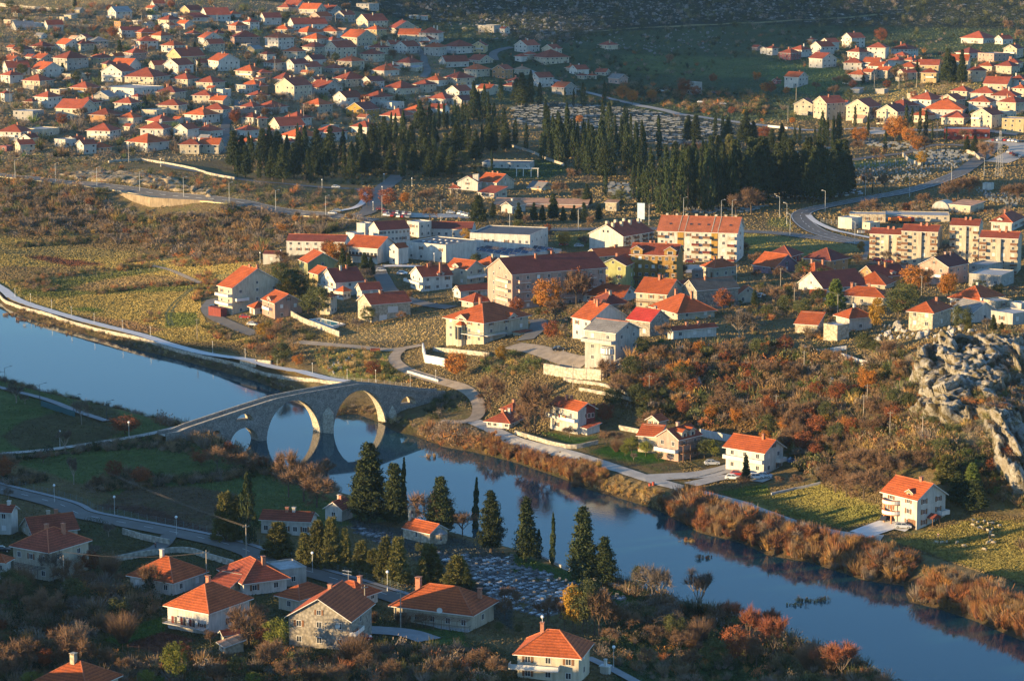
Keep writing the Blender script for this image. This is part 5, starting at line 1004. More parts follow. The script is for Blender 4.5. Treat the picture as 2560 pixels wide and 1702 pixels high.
CURV = track([('31',[(960,690),(800,660),(600,620),(420,560),(320,480),(290,420),(340,380),(500,340),(700,300),(1100,235),(1500,140),(1750,40)])])
for off, wd, d_, g_ in ((0,.25,4,5),(-4.1,.25,1,0),(4.1,.25,1,0)): dashes(CURV, off, wd, d_, g_, lift=.46)
dashes(NEARROAD, 0, .16, 3, 6)
M_RUT = plain('tyre_rut', (.075,.085,.03), .95, .3)
for dx in (0, 42): strip('tyre_track', track([('01',[(1770+dx*.3,1085),(1690+dx*.5,1140),(1580+dx,1230),(1530+dx,1310),(1530+dx,1370),(1560+dx*.8,1430)])]), .9, M_RUT, .2)
strip('field_track', track([('01',[(1400,880),(1560,915),(1700,980),(1840,1040)])]), 2.2, M_DIRT, .25)
strip('driveway_edge', track([('22',[(1440,1270),(1560,1285),(1700,1265),(1940,1200)])]), .5, M_STONEWALL, .45)
# walls
WL = [
 ('kerb_wall',[('00',[(1000,1500),(1300,1480),(1700,1545)]),('01',[(1900,35),(2160,85)])],1.2,.5,M_STONEWALL,'low pale wall along the terrace road under the hillside houses',1.5),
 ('garden_wall',[('12',[(1535,90),(1560,200),(1740,235)])],2.6,.5,M_TRIM,'white curved garden wall with niches in front of the cream villa',3),
 ('terrace_wall',[('12',[(1630,95),(1900,120),(2150,150)])],1.4,.4,M_STONEWALL,'upper white terrace wall below the cream villa',2),
 ('terrace_wall',[('22',[(297,300),(420,318),(640,345),(830,362)])],3.2,.8,M_STONEWALL,'big curved stone terrace wall under the unfinished concrete house',4),
 ('terrace_wall',[('22',[(832,362),(900,300),(1000,240)])],2.8,.7,M_STONEWALL,'shaded return of the curved stone terrace wall, climbing to the right',4),
 ('terrace_wall',[('22',[(480,360),(700,395),(950,450),(1070,500)])],.9,.5,M_STONEWALL,'narrow stone terrace wall stepping down below the big curved wall',2),
 ('terrace_wall',[('22',[(620,455),(800,490),(1000,525),(1130,560)])],.9,.5,M_STONEWALL,'lowest stone terrace wall behind the riverside house',2),
 ('garden_wall',[('22',[(30,860),(200,910),(400,970),(560,1000),(790,950)])],1.2,.5,M_STONEWALL,'stone retaining wall along the lane below the laundry house',2),
 ('pool_wall',[('11',[(325,1340),(425,1400),(600,1460),(770,1530)])],1.9,.4,M_STONEWALL,'pale garden wall with pillars around the swimming pool',2.5),
 ('garden_wall',[('22',[(985,815),(1170,850)])],1.3,.4,M_STONEWALL,'white wall beside the pink villa garden',2),
 ('garden_wall',[('22',[(1730,870),(1900,905),(2020,930)])],2.0,.4,M_CONC,'grey retaining wall at the slope foot between pink villa and orange roof',2),
 ('field_wall',[('32',[(30,1420),(250,1370),(480,1320)])],.7,.4,M_CONC,'low garden wall by the bare trees right of the orange-roofed riverside house',1),
 ('terrace_wall',[('32',[(600,140),(750,185),(915,240),(1020,195)])],1.6,.4,M_TRIM,'white L-shaped retaining wall on top of the scrub slope',2.5),
 ('terrace_wall',[('32',[(315,85),(470,120),(720,85)])],1.4,.4,M_TRIM,'white terrace wall beside the dug garden plot on the plateau edge',2.5),
 ('terrace_wall',[('32',[(10,40),(210,110)])],1.8,.4,M_STONEWALL,'tan terrace wall at the left end of the plateau edge gardens',2.5),
 ('lawn_wall',[('22',[(1520,75),(1750,70),(1980,40)])],.9,.4,M_TRIM,'white wall edging the small green lawn under the white bungalow',2),
 ('road_wall',[('03',[(1130,215),(1300,265),(1560,320)])],1.5,.4,M_STONEWALL,'pale stone wall beside the near road, upper stretch',1.5),
 ('road_wall',[('03',[(1060,470),(1400,410),(1720,375),(1900,440),(2150,510)])],1.4,.4,M_STONEWALL,'pale stone wall bending along the near road side street',1.5),
 ('churchyard_wall',[('23',[(-60,330),(350,490),(700,620),(1220,800)])],.7,.4,M_CONC,'low wall between the chapel graveyard and the river',1.5),
 ('cemetery_wall',[('30',[(1240,1440),(1300,1500),(1420,1530)])],2.2,.5,M_STONEWALL,'curved pale wall around the bright lawn by the cypress grove',1.5),
 ('cemetery_wall',[('30',[(1830,1410),(1900,1430),(1950,1480)])],2.0,.5,M_STONEWALL,'curved pale wall at the far end of the crowded headstones',1.5),
 ('barrier_wall',[('30',[(0,1170),(180,1190)])],1.2,.4,M_TRIM,'white wall beside the valley road near grey cabinet',1),
 ('estate_wall',[('20',[(-60,1330),(150,1400),(480,1530)])],1.4,.4,M_STONEWALL,'stone wall climbing beside the cypress grove to the hillside graves',1),
 ('garden_wall',[('12',[(1395,300),(1530,340),(1680,385)])],1.0,.4,M_TRIM,'white parapet wall along the lane down to the bridge',1),
 ('memorial_wall',[('02',[(2215,215),(2356,240)]),('12',[(0,215),(140,225)])],1.6,.6,M_STONEWALL,'pale stone landing block at the footpath near the bridge',2),
 ('valley_wall',[('00',[(0,60),(300,90),(540,110)])],2.5,.6,M_STONEWALL,'long pale retaining wall at the upper left hilltop',2),
]
rw = track([('01',[(1050,178),(1120,225),(1250,290),(1390,335),(1550,330),(1750,305),(1965,288)])]); rw = densify(rw, 3)
for p_ in rw: ROADP.append((p_[0], p_[1], 1.2)); ROADP.append((p_[0]*.994, p_[1]*.994, 2.5)); ROADP.append((p_[0]*.988, p_[1]*.988, 2.5))
wall_along('retaining_wall', rw, 0, 1.0, plain('tan_concrete', (.27,.21,.14), .95, .2, .3, .2, 0, .25, 0, .35), 'tall tan concrete retaining wall below the upper road', 'wall', z=max(gz(*R['up'][i_]) for i_ in (5,6))+.2, sink=6)
for nm, sp_, h, th, mt, lab, sk in WL: wall_along(nm, track(sp_), h, th, mt, lab, 'wall', sink=sk, sm=len(sp_[0][1]) > 3)
# pool
pp = [tat('11',*q) for q in ((510,1395),(600,1370),(800,1420),(700,1455))]; z = max(p[2] for p in pp)+.25; c = sum(pp)/4
e = empty('swimming_pool', (c[0],c[1],z)); mb = MB(); q = [((p[0]-c[0]),(p[1]-c[1])) for p in pp]
if sum(q[i][0]*q[(i+1)%4][1]-q[(i+1)%4][0]*q[i][1] for i in range(4)) < 0: q = q[::-1]
mb.prism(q,-1.5,0); mb.build('water', M_POOL, e); mb = MB(); 
for i in range(4):
    a, b2 = q[i], q[(i+1)%4]; o1 = [(x*1.16,y*1.16) for x,y in (a,b2)]; mb.poly([(*a,.12),(*o1[0],.12),(*o1[1],.12),(*b2,.12)]); mb.poly([(*o1[0],.12),(*o1[0],-1.5),(*o1[1],-1.5),(*o1[1],.12)]); mb.poly([(*a,.12),(*b2,.12),(*b2,-.2),(*a,-.2)])
mb.build('coping', M_TRIM, e); tag(e, 'turquoise swimming pool with pale coping inside the garden wall', 'pool')
# ------------------------------------------------------------------ the old stone bridge
A = np.array(wat(667,1100)); B = np.array(wat(967,1060)); ax = (B-A)/np.linalg.norm(B-A); nrm = np.array((ax[1], -ax[0]))     # nrm: towards the camera
def onface(x, y):                        # pixel -> (along, height) on the near face
    kx, kz = ray(x, y); Y = (A@nrm)/(kx*nrm[0]+nrm[1]); P = np.array((kx*Y, Y)); return float((P-A)@ax), CAMZ+kz*Y
F = lambda t, X, Y: onface(*px(t, X, Y))
BW = 5.0
crest = [F('02',1640,835),F('02',1760,785),F('02',2100,672),F('02',2356,588),F('12',200,525),F('12',420,480),F('12',700,432),F('12',950,392),F('12',1100,402),F('12',1280,422),F('12',1600,456),F('12',1720,462)]
holes = []
def ell(x0, x1, ztop, zb=-1.0, pw=2.0): holes.append((x0, x1, lambda t, x0=x0, x1=x1, zb=zb: zb, lambda t, x0=x0, x1=x1, zt=ztop, zb=zb, pw=pw: zb+(zt-zb)*max(0, 1-abs((t-(x0+x1)/2)/((x1-x0)/2))**pw)**.5))
t1a, t1b, z1 = F('12',98,900)[0], F('12',604,838)[0], F('12',350,548)[1]
t2a, t2b, z2 = F('12',712,850)[0], F('12',1206,765)[0], F('12',960,456)[1]
ell(t1a, t1b, z1); ell(t2a, t2b, z2)
t3a, t3b, z3 = F('02',2115,950)[0], F('02',2390,950)[0], F('02',2255,800)[1]; ell(t3a, t3b, z3)
r0 = F('02',2172,745); r1 = F('02',2335,735); ell(r0[0], r1[0], F('02',2250,672)[1], (r0[1]+r1[1])/2)
r0 = F('12',1325,592); r1 = F('12',1475,592); ell(r0[0], r1[0], F('12',1400,510)[1], (r0[1]+r1[1])/2)
r0 = F('12',1310,740); r1 = F('12',1510,735); ell(r0[0], r1[0], F('12',1410,618)[1], (r0[1]+r1[1])/2-2)
for X, Yb in ((1820,880),(1905,870),(1995,858)):
    a0 = F('02',X-36,Yb); b0 = F('02',X+36,Yb); ell(a0[0], b0[0], F('02',X,Yb-34)[1], (a0[1]+b0[1])/2)
tc = [c[0] for c in crest]; zc = [c[1] for c in crest]
T0, T1 = tc[0]-4, tc[-1]+1
ts = sorted(set([round(v, 3) for v in np.arange(T0, T1, .3)] + [h[0] for h in holes] + [h[1] for h in holes]))
bz = lambda t: float(np.interp(t, tc, zc))
br = empty('bridge', (A[0], A[1], 0), atan2(ax[1], ax[0])); body = MB(); vault = MB()
PZ = .95                                 # parapet height above the roadway
for a0, b0 in zip(ts, ts[1:]):
    act = sorted([h for h in holes if h[0] <= a0+1e-6 and b0 <= h[1]+1e-6], key=lambda h: h[2](a0))
    za, zb_ = [-2.5], [-2.5]
    for h in act: za += [h[2](a0), h[3](a0)]; zb_ += [h[2](b0), h[3](b0)]
    za.append(bz(a0)-PZ); zb_.append(bz(b0)-PZ)
    for k in range(0, len(za), 2):
        body.poly([(a0,0,za[k]),(b0,0,zb_[k]),(b0,0,zb_[k+1]),(a0,0,za[k+1])]); body.poly([(a0,BW,za[k]),(a0,BW,za[k+1]),(b0,BW,zb_[k+1]),(b0,BW,zb_[k])])
    for h in act:
        vault.poly([(a0,0,h[3](a0)),(b0,0,h[3](b0)),(b0,BW,h[3](b0)),(a0,BW,h[3](a0))]); vault.poly([(a0,0,h[2](a0)),(a0,BW,h[2](a0)),(b0,BW,h[2](b0)),(b0,0,h[2](b0))])
body.build('spandrel_walls', M_BRIDGE, br); vault.build('vaults', M_BRIDGE_PALE, br)
deck = MB()
for a0, b0 in zip(ts, ts[1:]): deck.poly([(a0,.35,bz(a0)-PZ-.05),(b0,.35,bz(b0)-PZ-.05),(b0,BW-.35,bz(b0)-PZ-.05),(a0,BW-.35,bz(a0)-PZ-.05)])
deck.build('roadway', M_STONEWALL, br)
for y0, y1, s in ((-.18,.35,0),(BW-.35,BW+.18,1)):
    mb = MB()
    for a0, b0 in zip(ts, ts[1:]):
        for (p, q, m_) in (((y0,-PZ),(y1,-PZ),0),((y1,-PZ),(y1,-.003),0),((y1,-.003),(y0,-.003),1),((y0,-.003),(y0,-PZ),0)):
            mb.poly([(a0,p[0],bz(a0)+p[1]),(a0,q[0],bz(a0)+q[1]),(b0,q[0],bz(b0)+q[1]),(b0,p[0],bz(b0)+p[1])], m_)
    mb.build('parapet', [M_BRIDGE, M_STONEWALL], br)
for (ta, tb, ztop) in ((F('12',618,840)[0]-.1, t2a+.15, F('12',665,600)[1]),(t2b+.6, F('12',1292,775)[0], F('12',1255,592)[1])):
    mb = MB(); m_ = (ta+tb)/2; mb.prism([(ta,-.01),(m_,-(tb-ta)*.85),(tb,-.01)],-2.5,ztop-2.2)
    mb.poly([(ta,-.01,ztop-2.2),(m_,-(tb-ta)*.85,ztop-2.2),(m_,-.02,ztop)]); mb.poly([(m_,-(tb-ta)*.85,ztop-2.2),(tb,-.01,ztop-2.2),(m_,-.02,ztop)])
    mb.build('cutwater', M_BRIDGE_PALE, br)
mb = MB(); mb.box(T0,-.32,-3,T0+.4,.4,zc[0]-PZ); tag(br, 'old grey stone bridge with two large arches and humped roadway over the river', 'bridge')
# ------------------------------------------------------------------ lamps and poles
def lamp_tall():
    e = empty('street_lamp', (0,0,0)); mb = MB(); mb.tube((0,0,-.5),(0,0,9.6),.13,.07,6); mb.build('pole', M_STEEL, e); mb = MB(); mb.tube((0,0,9.5),(1.3,0,9.9),.05,.05,5); mb.build('arm', M_STEEL, e); mb = MB(); mb.box(1.2,-.14,9.82,1.9,.14,9.98); mb.build('lamp_head', M_TRIM, e); return e
def lamp_globe():
    e = empty('globe_lamp', (0,0,0)); mb = MB(); mb.tube((0,0,-.5),(0,0,3.9),.07,.05,6); mb.tube((0,0,0),(0,0,.8),.11,.1,6); mb.build('pole', M_STEEL, e); mb = MB(); mb.sphere((0,0,4.15),.3,10,7); mb.build('globe', M_GLOBE, e); return e
def lamp_dark():
    e = empty('double_lamp', (0,0,0)); mb = MB(); mb.tube((0,0,-.5),(0,0,6.2),.10,.07,6); mb.build('pole', M_DARKMETAL, e)
    for d, z, L in ((1,6.1,1.7),(-1,4.9,1.2)):
        mb = MB(); mb.tube((0,0,z),(d*L,0,z+.5*(d > 0)),.05,.04,5); mb.build('arm', M_DARKMETAL, e); mb = MB(); mb.box(min(d*L,d*L+d*.6),-.16,z+.45*(d > 0),max(d*L,d*L+d*.6),.16,z+.45*(d > 0)+.14); mb.build('lamp_head', M_DARKMETAL, e)
    return e
def lamp_thin():
    e = empty('path_lamp', (0,0,0)); mb = MB(); mb.tube((0,0,-.4),(0,0,3.7),.07,.05,6); mb.box(-.14,-.14,-.4,.14,.14,.5); mb.build('post', M_STEEL, e); mb = MB(); mb.tube((0,0,3.7),(0,0,4.1),.12,.16,8); mb.build('lamp_head', M_TRIM, e); return e
def pole_wood():
    e = empty('utility_pole', (0,0,0)); mb = MB(); mb.tube((0,0,-.8),(0,0,8.2),.15,.10,6); mb.build('pole', M_POLE, e); mb = MB(); mb.box(-.8,-.06,7.6,.8,.06,7.72); 
    for x in (-.7,0,.7): mb.tube((x,0,7.72),(x,0,7.95),.05)
    mb.build('crossarm', M_POLE, e); return e
def copy_thing(src, loc, rz=0, s=1.0):
    c = src.copy(); COL.objects.link(c); c.location = loc; c.rotation_euler = (0,0,rz); c.scale = (s,s,s) if not isinstance(s, tuple) else s
    for ch in src.children:
        d = ch.copy(); COL.objects.link(d); d.parent = c
        for g2 in ch.children: h2_ = g2.copy(); COL.objects.link(h2_); h2_.parent = d
    return c
def place_many(maker, spots, label, cat, group, rz=0.0, scale=1.0):
    spots = sorted([(px(t,X,Y), t, X, Y) for t, X, Y in spots]); first = None; n = len(spots)
    for i, ((x, y), *_r) in enumerate(spots):
        P = at(x, y)
        if first is None: first = o = maker(); o.location = tuple(P); o.rotation_euler = (0,0,rz); o.scale = (scale,)*3
        else: o = copy_thing(first, tuple(P), rz, scale)
        tag(o, label % ORD(i+1) if n > 1 else label.replace('%s ', ''), cat, group)
place_many(lamp_tall, [('01',140,80),('01',512,112),('01',893,152),('01',1286,195),('01',1690,250),('01',2110,305),('11',182,375),('11',642,430),('11',1160,425),('11',1703,470)], '%s tall white street lamp from the left along the upper road', 'street lamp', 'tall lamps on the upper road', .3)
place_many(lamp_tall, [('11',2335,545),('21',610,555),('21',1260,505),('21',1578,445),('21',1925,470),('21',2025,470)], '%s tall white street lamp from left along the middle road', 'street lamp', 'tall lamps on the middle road', .2)
place_many(lamp_tall, [('31',105,435),('31',172,500),('31',202,605),('31',525,380),('31',798,680),('31',1302,245),('31',895,235),('31',1688,110),('31',1988,60)], '%s tall white street lamp from left around the road bend by the cemetery', 'street lamp', 'tall lamps around the road bend', 2.6)
place_many(lamp_globe, [('11',608,165),('11',1178,110),('11',1162,230),('11',1078,375),('11',1435,150),('11',1640,860),('11',1818,1215),('11',230,830),('11',38,850),('21',715,690),('00',1480,1535)], '%s globe lamp from the left in the town beyond the river', 'street lamp', 'globe lamps in the town')
place_many(lamp_globe, [('02',1188,892),('02',552,978),('02',502,1490),('02',1055,1600),('03',1625,230),('13',1210,750),('23',935,1460),('13',520,570)], '%s white globe lamp from the left on the near bank', 'street lamp', 'globe lamps on the near bank', 0, 1.12)
place_many(lamp_dark, [('02',48,420),('02',368,580),('02',678,690),('02',985,745)], '%s dark double-armed lamp from left along the near riverside path', 'street lamp', 'double lamps on the near riverside path', .35)
place_many(lamp_thin, [('01',140,1180),('01',283,1228),('01',475,1290),('01',658,1352),('01',868,1413),('01',1128,1480),('01',1386,1542),('02',1958,110),('02',2258,180),('12',195,240),('12',520,315),('12',840,375),('12',1102,380),('12',1420,425),('12',1655,385)], '%s slim grey path lamp from the left along the riverside footpath', 'path lamp', 'slim lamps along the riverside footpath')
place_many(pole_wood, [('03',592,740),('03',1903,690),('03',2268,440),('13',1003,1030),('13',1332,1085)], '%s grey utility pole from the left among the near houses', 'utility pole', 'poles among the near houses', .5, 1.0)
place_many(pole_wood, [('01',1815,1560),('31',115,1090),('31',640,1350),('31',240,1280),('31',1412,1170),('32',72,740),('32',330,330),('32',910,650),('32',878,750),('32',1120,910),('32',1418,960),('21',2066,1050),('22',1262,550),('22',560,440)], '%s dark utility pole from left on the slopes beyond the river', 'utility pole', 'poles on the far slopes', .2, .95)
place_many(pole_wood, [('00',543,690),('00',1360,520),('00',1305,240),('00',1560,310),('00',1658,400),('00',1808,720),('00',2000,260),('00',95,990),('00',1185,1500),('10',732,245),('10',18,270),('10',440,1160),('10',175,690),('10',1018,1190),('30',978,825),('30',1205,820),('30',1368,810),('30',258,950),('30',182,1130),('30',640,1090),('30',1555,1280)], '%s thin pole from the left among the hillside houses', 'utility pole', 'poles among hillside houses', .4, 1.25)
# wires
def wire(spots, name, label, sag=1.0, n=3):
    mb = MB()
    for (p, q) in zip(spots, spots[1:]):
        for k in range(n):
            o = np.array(((k-(n-1)/2)*.45, 0, 0)); pr = None
            for i in range(13):
                f = i/12; r_ = p*(1-f)+q*f+o-np.array((0,0,sag*4*f*(1-f)))
                if pr is not None: mb.tube(pr, r_, .022, .022, 4, 0, False)
                pr = r_
    tag(mb.build(name, plain('wire_'+str(len(bpy.data.materials)), (.16,.13,.10), .6, .1)), label, 'wires')
P1 = lambda t, X, Y, h: tat(t, X, Y)+np.array((0,0,h))
wire([P1('03',2268,440,7.7), P1('02',1000,1560,10)], 'power_lines', 'bundle of power lines from the tallest near pole to the meadow', .6)
wire([P1('03',1903,690,7.7), P1('03',592,740,9.0)], 'power_lines', 'bundle of power lines between two poles above the brown trees', 1.2)
wire([P1('31',640,1350,7.7), P1('31',115,1090,7.7)], 'power_lines', 'power lines strung across the plateau gardens by the green pine', .8, 2)
wire([P1('31',640,1350,7.7), P1('31',1412,1170,7.7)], 'power_lines', 'power lines from the plateau pole to the pole by the old stone house', .8, 2)
# lattice pylon
P = tat('31',2127,60); e = empty('pylon', tuple(P), .3); mb = MB(); hh = 24.0
for sx in (-1,1):
    for sy in (-1,1): mb.tube((sx*1.6,sy*1.6,-.5),(sx*.3,sy*.3,hh),.08,.05,4)
for i in range(9):
    z0, z1_ = i*hh/9, (i+1)*hh/9; w0, w1 = 1.6-1.3*i/9, 1.6-1.3*(i+1)/9
    for s in (-1,1): mb.tube((-w0,s*w0,z0),(w1,s*w1,z1_),.03,.03,4); mb.tube((w0,s*w0,z0),(-w1,s*w1,z1_),.03,.03,4); mb.tube((s*w0,-w0,z0),(s*w1,w1,z1_),.03,.03,4); mb.tube((s*w0,w0,z0),(s*w1,-w1,z1_),.03,.03,4)
mb.build('mast', M_CONC, e); mb = MB()
for z0 in (hh-3.5, hh-.8): mb.tube((-3,0,z0),(3,0,z0),.1,.1,4)
mb.build('crossarms', M_STEEL, e); tag(e, 'pale lattice electricity pylon above the depot at the right edge', 'pylon')
# guard rails along the upper road
for off, nm, lb in ((-4.6,'guard_rail','long yellowish guard rail on the river side of the upper road'),):
    nn = normals(R['up']); pts = densify(smooth_pts([(p[0]-n_[0]*4.6, p[1]-n_[1]*4.6) for p, n_ in zip(R['up'], nn)]), 3); mb = MB(); mp_ = MB()
    for i, p in enumerate(pts):
        z = gz(*p)+.75
        if i: q = pts[i-1]; zq = gz(*q)+.75; mb.poly([(q[0],q[1],zq-.22),(p[0],p[1],z-.22),(p[0],p[1],z+.2),(q[0],q[1],zq+.2)])
        mp_.box(p[0]-.06,p[1]-.06,z-1.6,p[0]+.06,p[1]+.06,z+.05)
    e = empty(nm, (0,0,0)); mb.build('rail', plain('yellowed_steel',(.55,.46,.25),.5,.1), e); mp_.build('posts', M_STEEL, e); tag(e, lb, 'guard rail')
# billboard and portal sign
P = tat('21',1187,475); e = empty('billboard', tuple(P), -.25); mb = MB(); mb.box(-1.7,-.1,1.2,1.7,.1,8.6); mb.build('panel', plain('pale_blue_panel',(.45,.58,.66),.4,.15,.4), e); mb = MB(); mb.box(-.3,-.1,-.5,.3,.08,1.197); mb.build('post', M_STEEL, e); tag(e, 'tall pale blue roadside advertising panel in front of the cypresses', 'billboard')
# near street fence
def mesh_fence(name, pts, h, label, step=2.4, mat=None, rails=5):
    pts = densify(smooth_pts(pts, 1), step); mat = mat or M_STEEL; e = empty(name, (0,0,0)); mp_ = MB(); mr = MB()
    for i, p in enumerate(pts):
        z = gz(*p); mp_.box(p[0]-.05,p[1]-.05,z-.5,p[0]+.05,p[1]+.05,z+h)
        if i:
            q = pts[i-1]; zq = gz(*q)
            for k in range(rails): f = h*(k+.5)/rails; mr.tube((q[0],q[1],zq+f),(p[0],p[1],z+f),.018,.018,4,0,False)
    mp_.build('posts', mat, e); mr.build('mesh', mat, e); tag(e, label, 'fence')
M_FENCE = plain('green_grey_fence', (.16,.20,.18), .6, .1)
nn = normals(NEARROAD); mesh_fence('mesh_fence', [(p[0]+n_[0]*5.6, p[1]+n_[1]*5.6) for p, n_ in zip(NEARROAD, nn)], 1.8, 'long wire mesh fence along the far side of the near road', 2.4, M_FENCE)
mesh_fence('timber_fence', track([('03',[(1130,1330),(1330,1345),(1500,1360)])]), 2.4, 'brown post and wire fence around the dug garden plot', 4.2, M_WOOD, 3)
mesh_fence('field_fence', track([('01',[(300,1000),(700,1005),(950,985),(1245,950),(1420,930)])]), 1.9, 'pale post fence across the far meadow', 9, M_POLE, 2)
mesh_fence('handrail', track([('12',[(690,345),(840,365),(1102,382),(1420,425)])]), 1.1, 'pale metal handrail along the footpath landing at the bridge', 2.5, M_STEEL, 3)
mesh_fence('road_railing', track([('31',[(488,480),(560,495),(655,500)])]), 2.2, 'pale railing by the kiosk building at the road bend', 2.5, M_STEEL, 3)
# green sheet fence on the left path
pts = track([('02',[(378,600),(500,640),(690,700)])]); wall_along('sheet_fence', pts, 1.8, .12, plain('teal_sheet',(.03,.10,.11),.6,.1), 'dark teal sheet fence beside the near riverside path', 'fence')
# ------------------------------------------------------------------ plants
def rquads(C, sx, sy, r, up=0.0, out=None):   # randomly turned leaf quads at C; up: share of upright bias
    n = len(C); a = r.normal(size=(n,3)); a[:,2] += up*3*np.sign(a[:,2]+1e-9)
    if out is not None: a += out*2.0
    a /= np.linalg.norm(a, axis=1)[:,None]; b2 = np.cross(a, r.normal(size=(n,3))); b2 /= np.linalg.norm(b2, axis=1)[:,None]
    A = a*(np.asarray(sy)*r.uniform(.6,1.3,n))[:,None]; B = b2*(np.asarray(sx)*r.uniform(.6,1.3,n))[:,None]
    return np.stack([C-A-B*.6, C-A+B*.6, C+A+B*.35, C+A-B*.35], 1)
def slivers(P0, P1, w, r):                     # thin tapering blades from P0 to P1
    d = P1-P0; s = np.cross(d, r.normal(size=d.shape)); s /= np.linalg.norm(s, axis=1)[:,None]+1e-9; s *= np.asarray(w).reshape(-1,1)
    return np.stack([P0-s, P0+s, P1+s*.25, P1-s*.25], 1)
def cypress_crown(seed, rad=.085, n=1500):
    r = np.random.default_rng(seed); t = r.uniform(0,1,n)**.85; prof = np.where(t < .25, .55+1.8*t, 1.0)*np.power(np.clip(1-t,0,1), .55)*1.12
    lump = 1+.22*np.sin(t*19+seed)+.15*np.sin(t*43+2*seed); a = r.uniform(0, 2*pi, n); q = np.sqrt(r.uniform(.25,1,n))
    lob = 1+.18*np.sin(3*a+seed+t*6)
    R = rad*prof*lump*q*lob; C = np.c_[R*np.cos(a), R*np.sin(a), .05+.95*t]; C[:,0] += .012*np.sin(t*4+seed)
    return rquads(C, .011, .022, r, .7)
def conifer_crown(seed, rad=.3, n=85, m=85, low=.1, power=.8, clump=.075):
    r = np.random.default_rng(seed); out = []
    for i in range(n):
        t = low+(1-low)*r.uniform(0,1)**1.15; R = rad*(1-((t-low)/(1-low)))**power*(.62+.38*r.uniform())+.012
        if t < low+.12: R *= .55+.45*(t-low)/.12
        a = r.uniform(0,2*pi); c = np.array([R*.8*cos(a), R*.8*sin(a), t]); cs = clump*(1.15-.65*t)*r.uniform(.7,1.35)
        C = c + r.normal(size=(m,3))*np.array([cs,cs,cs*.55])*.55; C[:,2] = np.minimum(C[:,2], 1.01)
        out.append(rquads(C, .011, .018, r, .1))
    t = r.uniform(low,1,1500); R = rad*.72*(1-((t-low)/(1-low)))**power*np.sqrt(r.uniform(0,1,1500)); a = r.uniform(0,2*pi,1500)
    out.append(rquads(np.c_[R*np.cos(a), R*np.sin(a), t], .018, .025, r)); return np.concatenate(out)
def pine_crown(seed, rad=.29):                 # paler pine: whorls of up-swept tufts
    r = np.random.default_rng(seed); out = []
    for i in range(190):
        t = .05+.9*r.uniform()**1.1; R = rad*(1-t*.95)**.75*r.uniform(.55,1.05); a = r.uniform(0,2*pi); c = np.array([R*cos(a), R*sin(a), t]); m = 46
        ln = r.uniform(.03,.06,m); d = r.normal(size=(m,3))*.5+np.array([cos(a)*.5, sin(a)*.5, .75]); d /= np.linalg.norm(d,axis=1)[:,None]
        P0 = c+r.normal(size=(m,3))*.016; out.append(slivers(P0, P0+d*ln[:,None]*1.3, np.full(m,.009), r))
    t = r.uniform(.05,.95,1100); R = rad*.6*(1-t)**.75*np.sqrt(r.uniform(0,1,1100)); a = r.uniform(0,2*pi,1100); out.append(rquads(np.c_[R*np.cos(a),R*np.sin(a),t], .016,.022, r)); return np.concatenate(out)
def broad_crown(seed, rx=.42, zc=.62, rz=.38, n=84, m=52, leaf=.0165, gap=.25):
    r = np.random.default_rng(seed); out = []
    for i in range(n):
        d = r.normal(size=3); d /= np.linalg.norm(d); q = r.uniform(.35,1)**.6; c = np.array([d[0]*rx*q, d[1]*rx*q, zc+d[2]*rz*q])
        if r.uniform() < gap*.4: continue
        cs = .085*r.uniform(.6,1.5); C = c+r.normal(size=(m,3))*cs*np.array([1,1,.7])*.62; out.append(rquads(C, leaf, leaf*1.2, r))
    return np.concatenate(out)
def branches(seed, spread=.8, levels=4, n0=5, trunk=.25, fork=(3,4), up=.55):
    r = np.random.default_rng(seed); segs = [((0,0,-.03),(0,0,trunk),.022,.017)]; tips = []
    def grow(p, d, L, rad, lv):
        q = p+d*L; segs.append((tuple(p), tuple(q), rad, rad*.62))
        if lv == 0: tips.append((q, d)); return
        for k in range(r.integers(*fork)+ (lv > 1)):
            e = d+r.normal(size=3)*spread*.62; e[2] += up*.35; e /= np.linalg.norm(e); grow(p+d*L*r.uniform(.55,1), e, L*r.uniform(.6,.85), rad*.58, lv-1)
    for k in range(n0):
        a = 2*pi*k/n0+r.uniform(-.4,.4); d = np.array([cos(a)*spread, sin(a)*spread, r.uniform(.6,1.2)]); d /= np.linalg.norm(d); grow(np.array([0,0,trunk*r.uniform(.75,1)]), d, .23*r.uniform(.8,1.2), .012, levels-2)
    return segs, tips
def fit(V, segs):                              # scale the grown tree to height 1
    zt = max(V[:,:,2].max(), 1e-3); return V/zt, [(np.array(p)/zt, np.array(q)/zt, a/zt, b2/zt) for p, q, a, b2 in segs]
def bare_crown(seed, spread=.8, up=.55, tw=34, w=.0040, trunk=.25):
    r = np.random.default_rng(seed+500); segs, tips = branches(seed, spread, 4, 5, trunk, (3,4), up); P0, P1 = [], []
    for q, d in tips:
        for k in range(tw):
            e = d*.6+r.normal(size=3)*.55; e[2] += up*.45; e /= np.linalg.norm(e); s0 = q-d*r.uniform(0,.10); P0.append(s0); P1.append(s0+e*r.uniform(.06,.17))
    return fit(slivers(np.array(P0), np.array(P1), np.full(len(P0), w), r), segs)
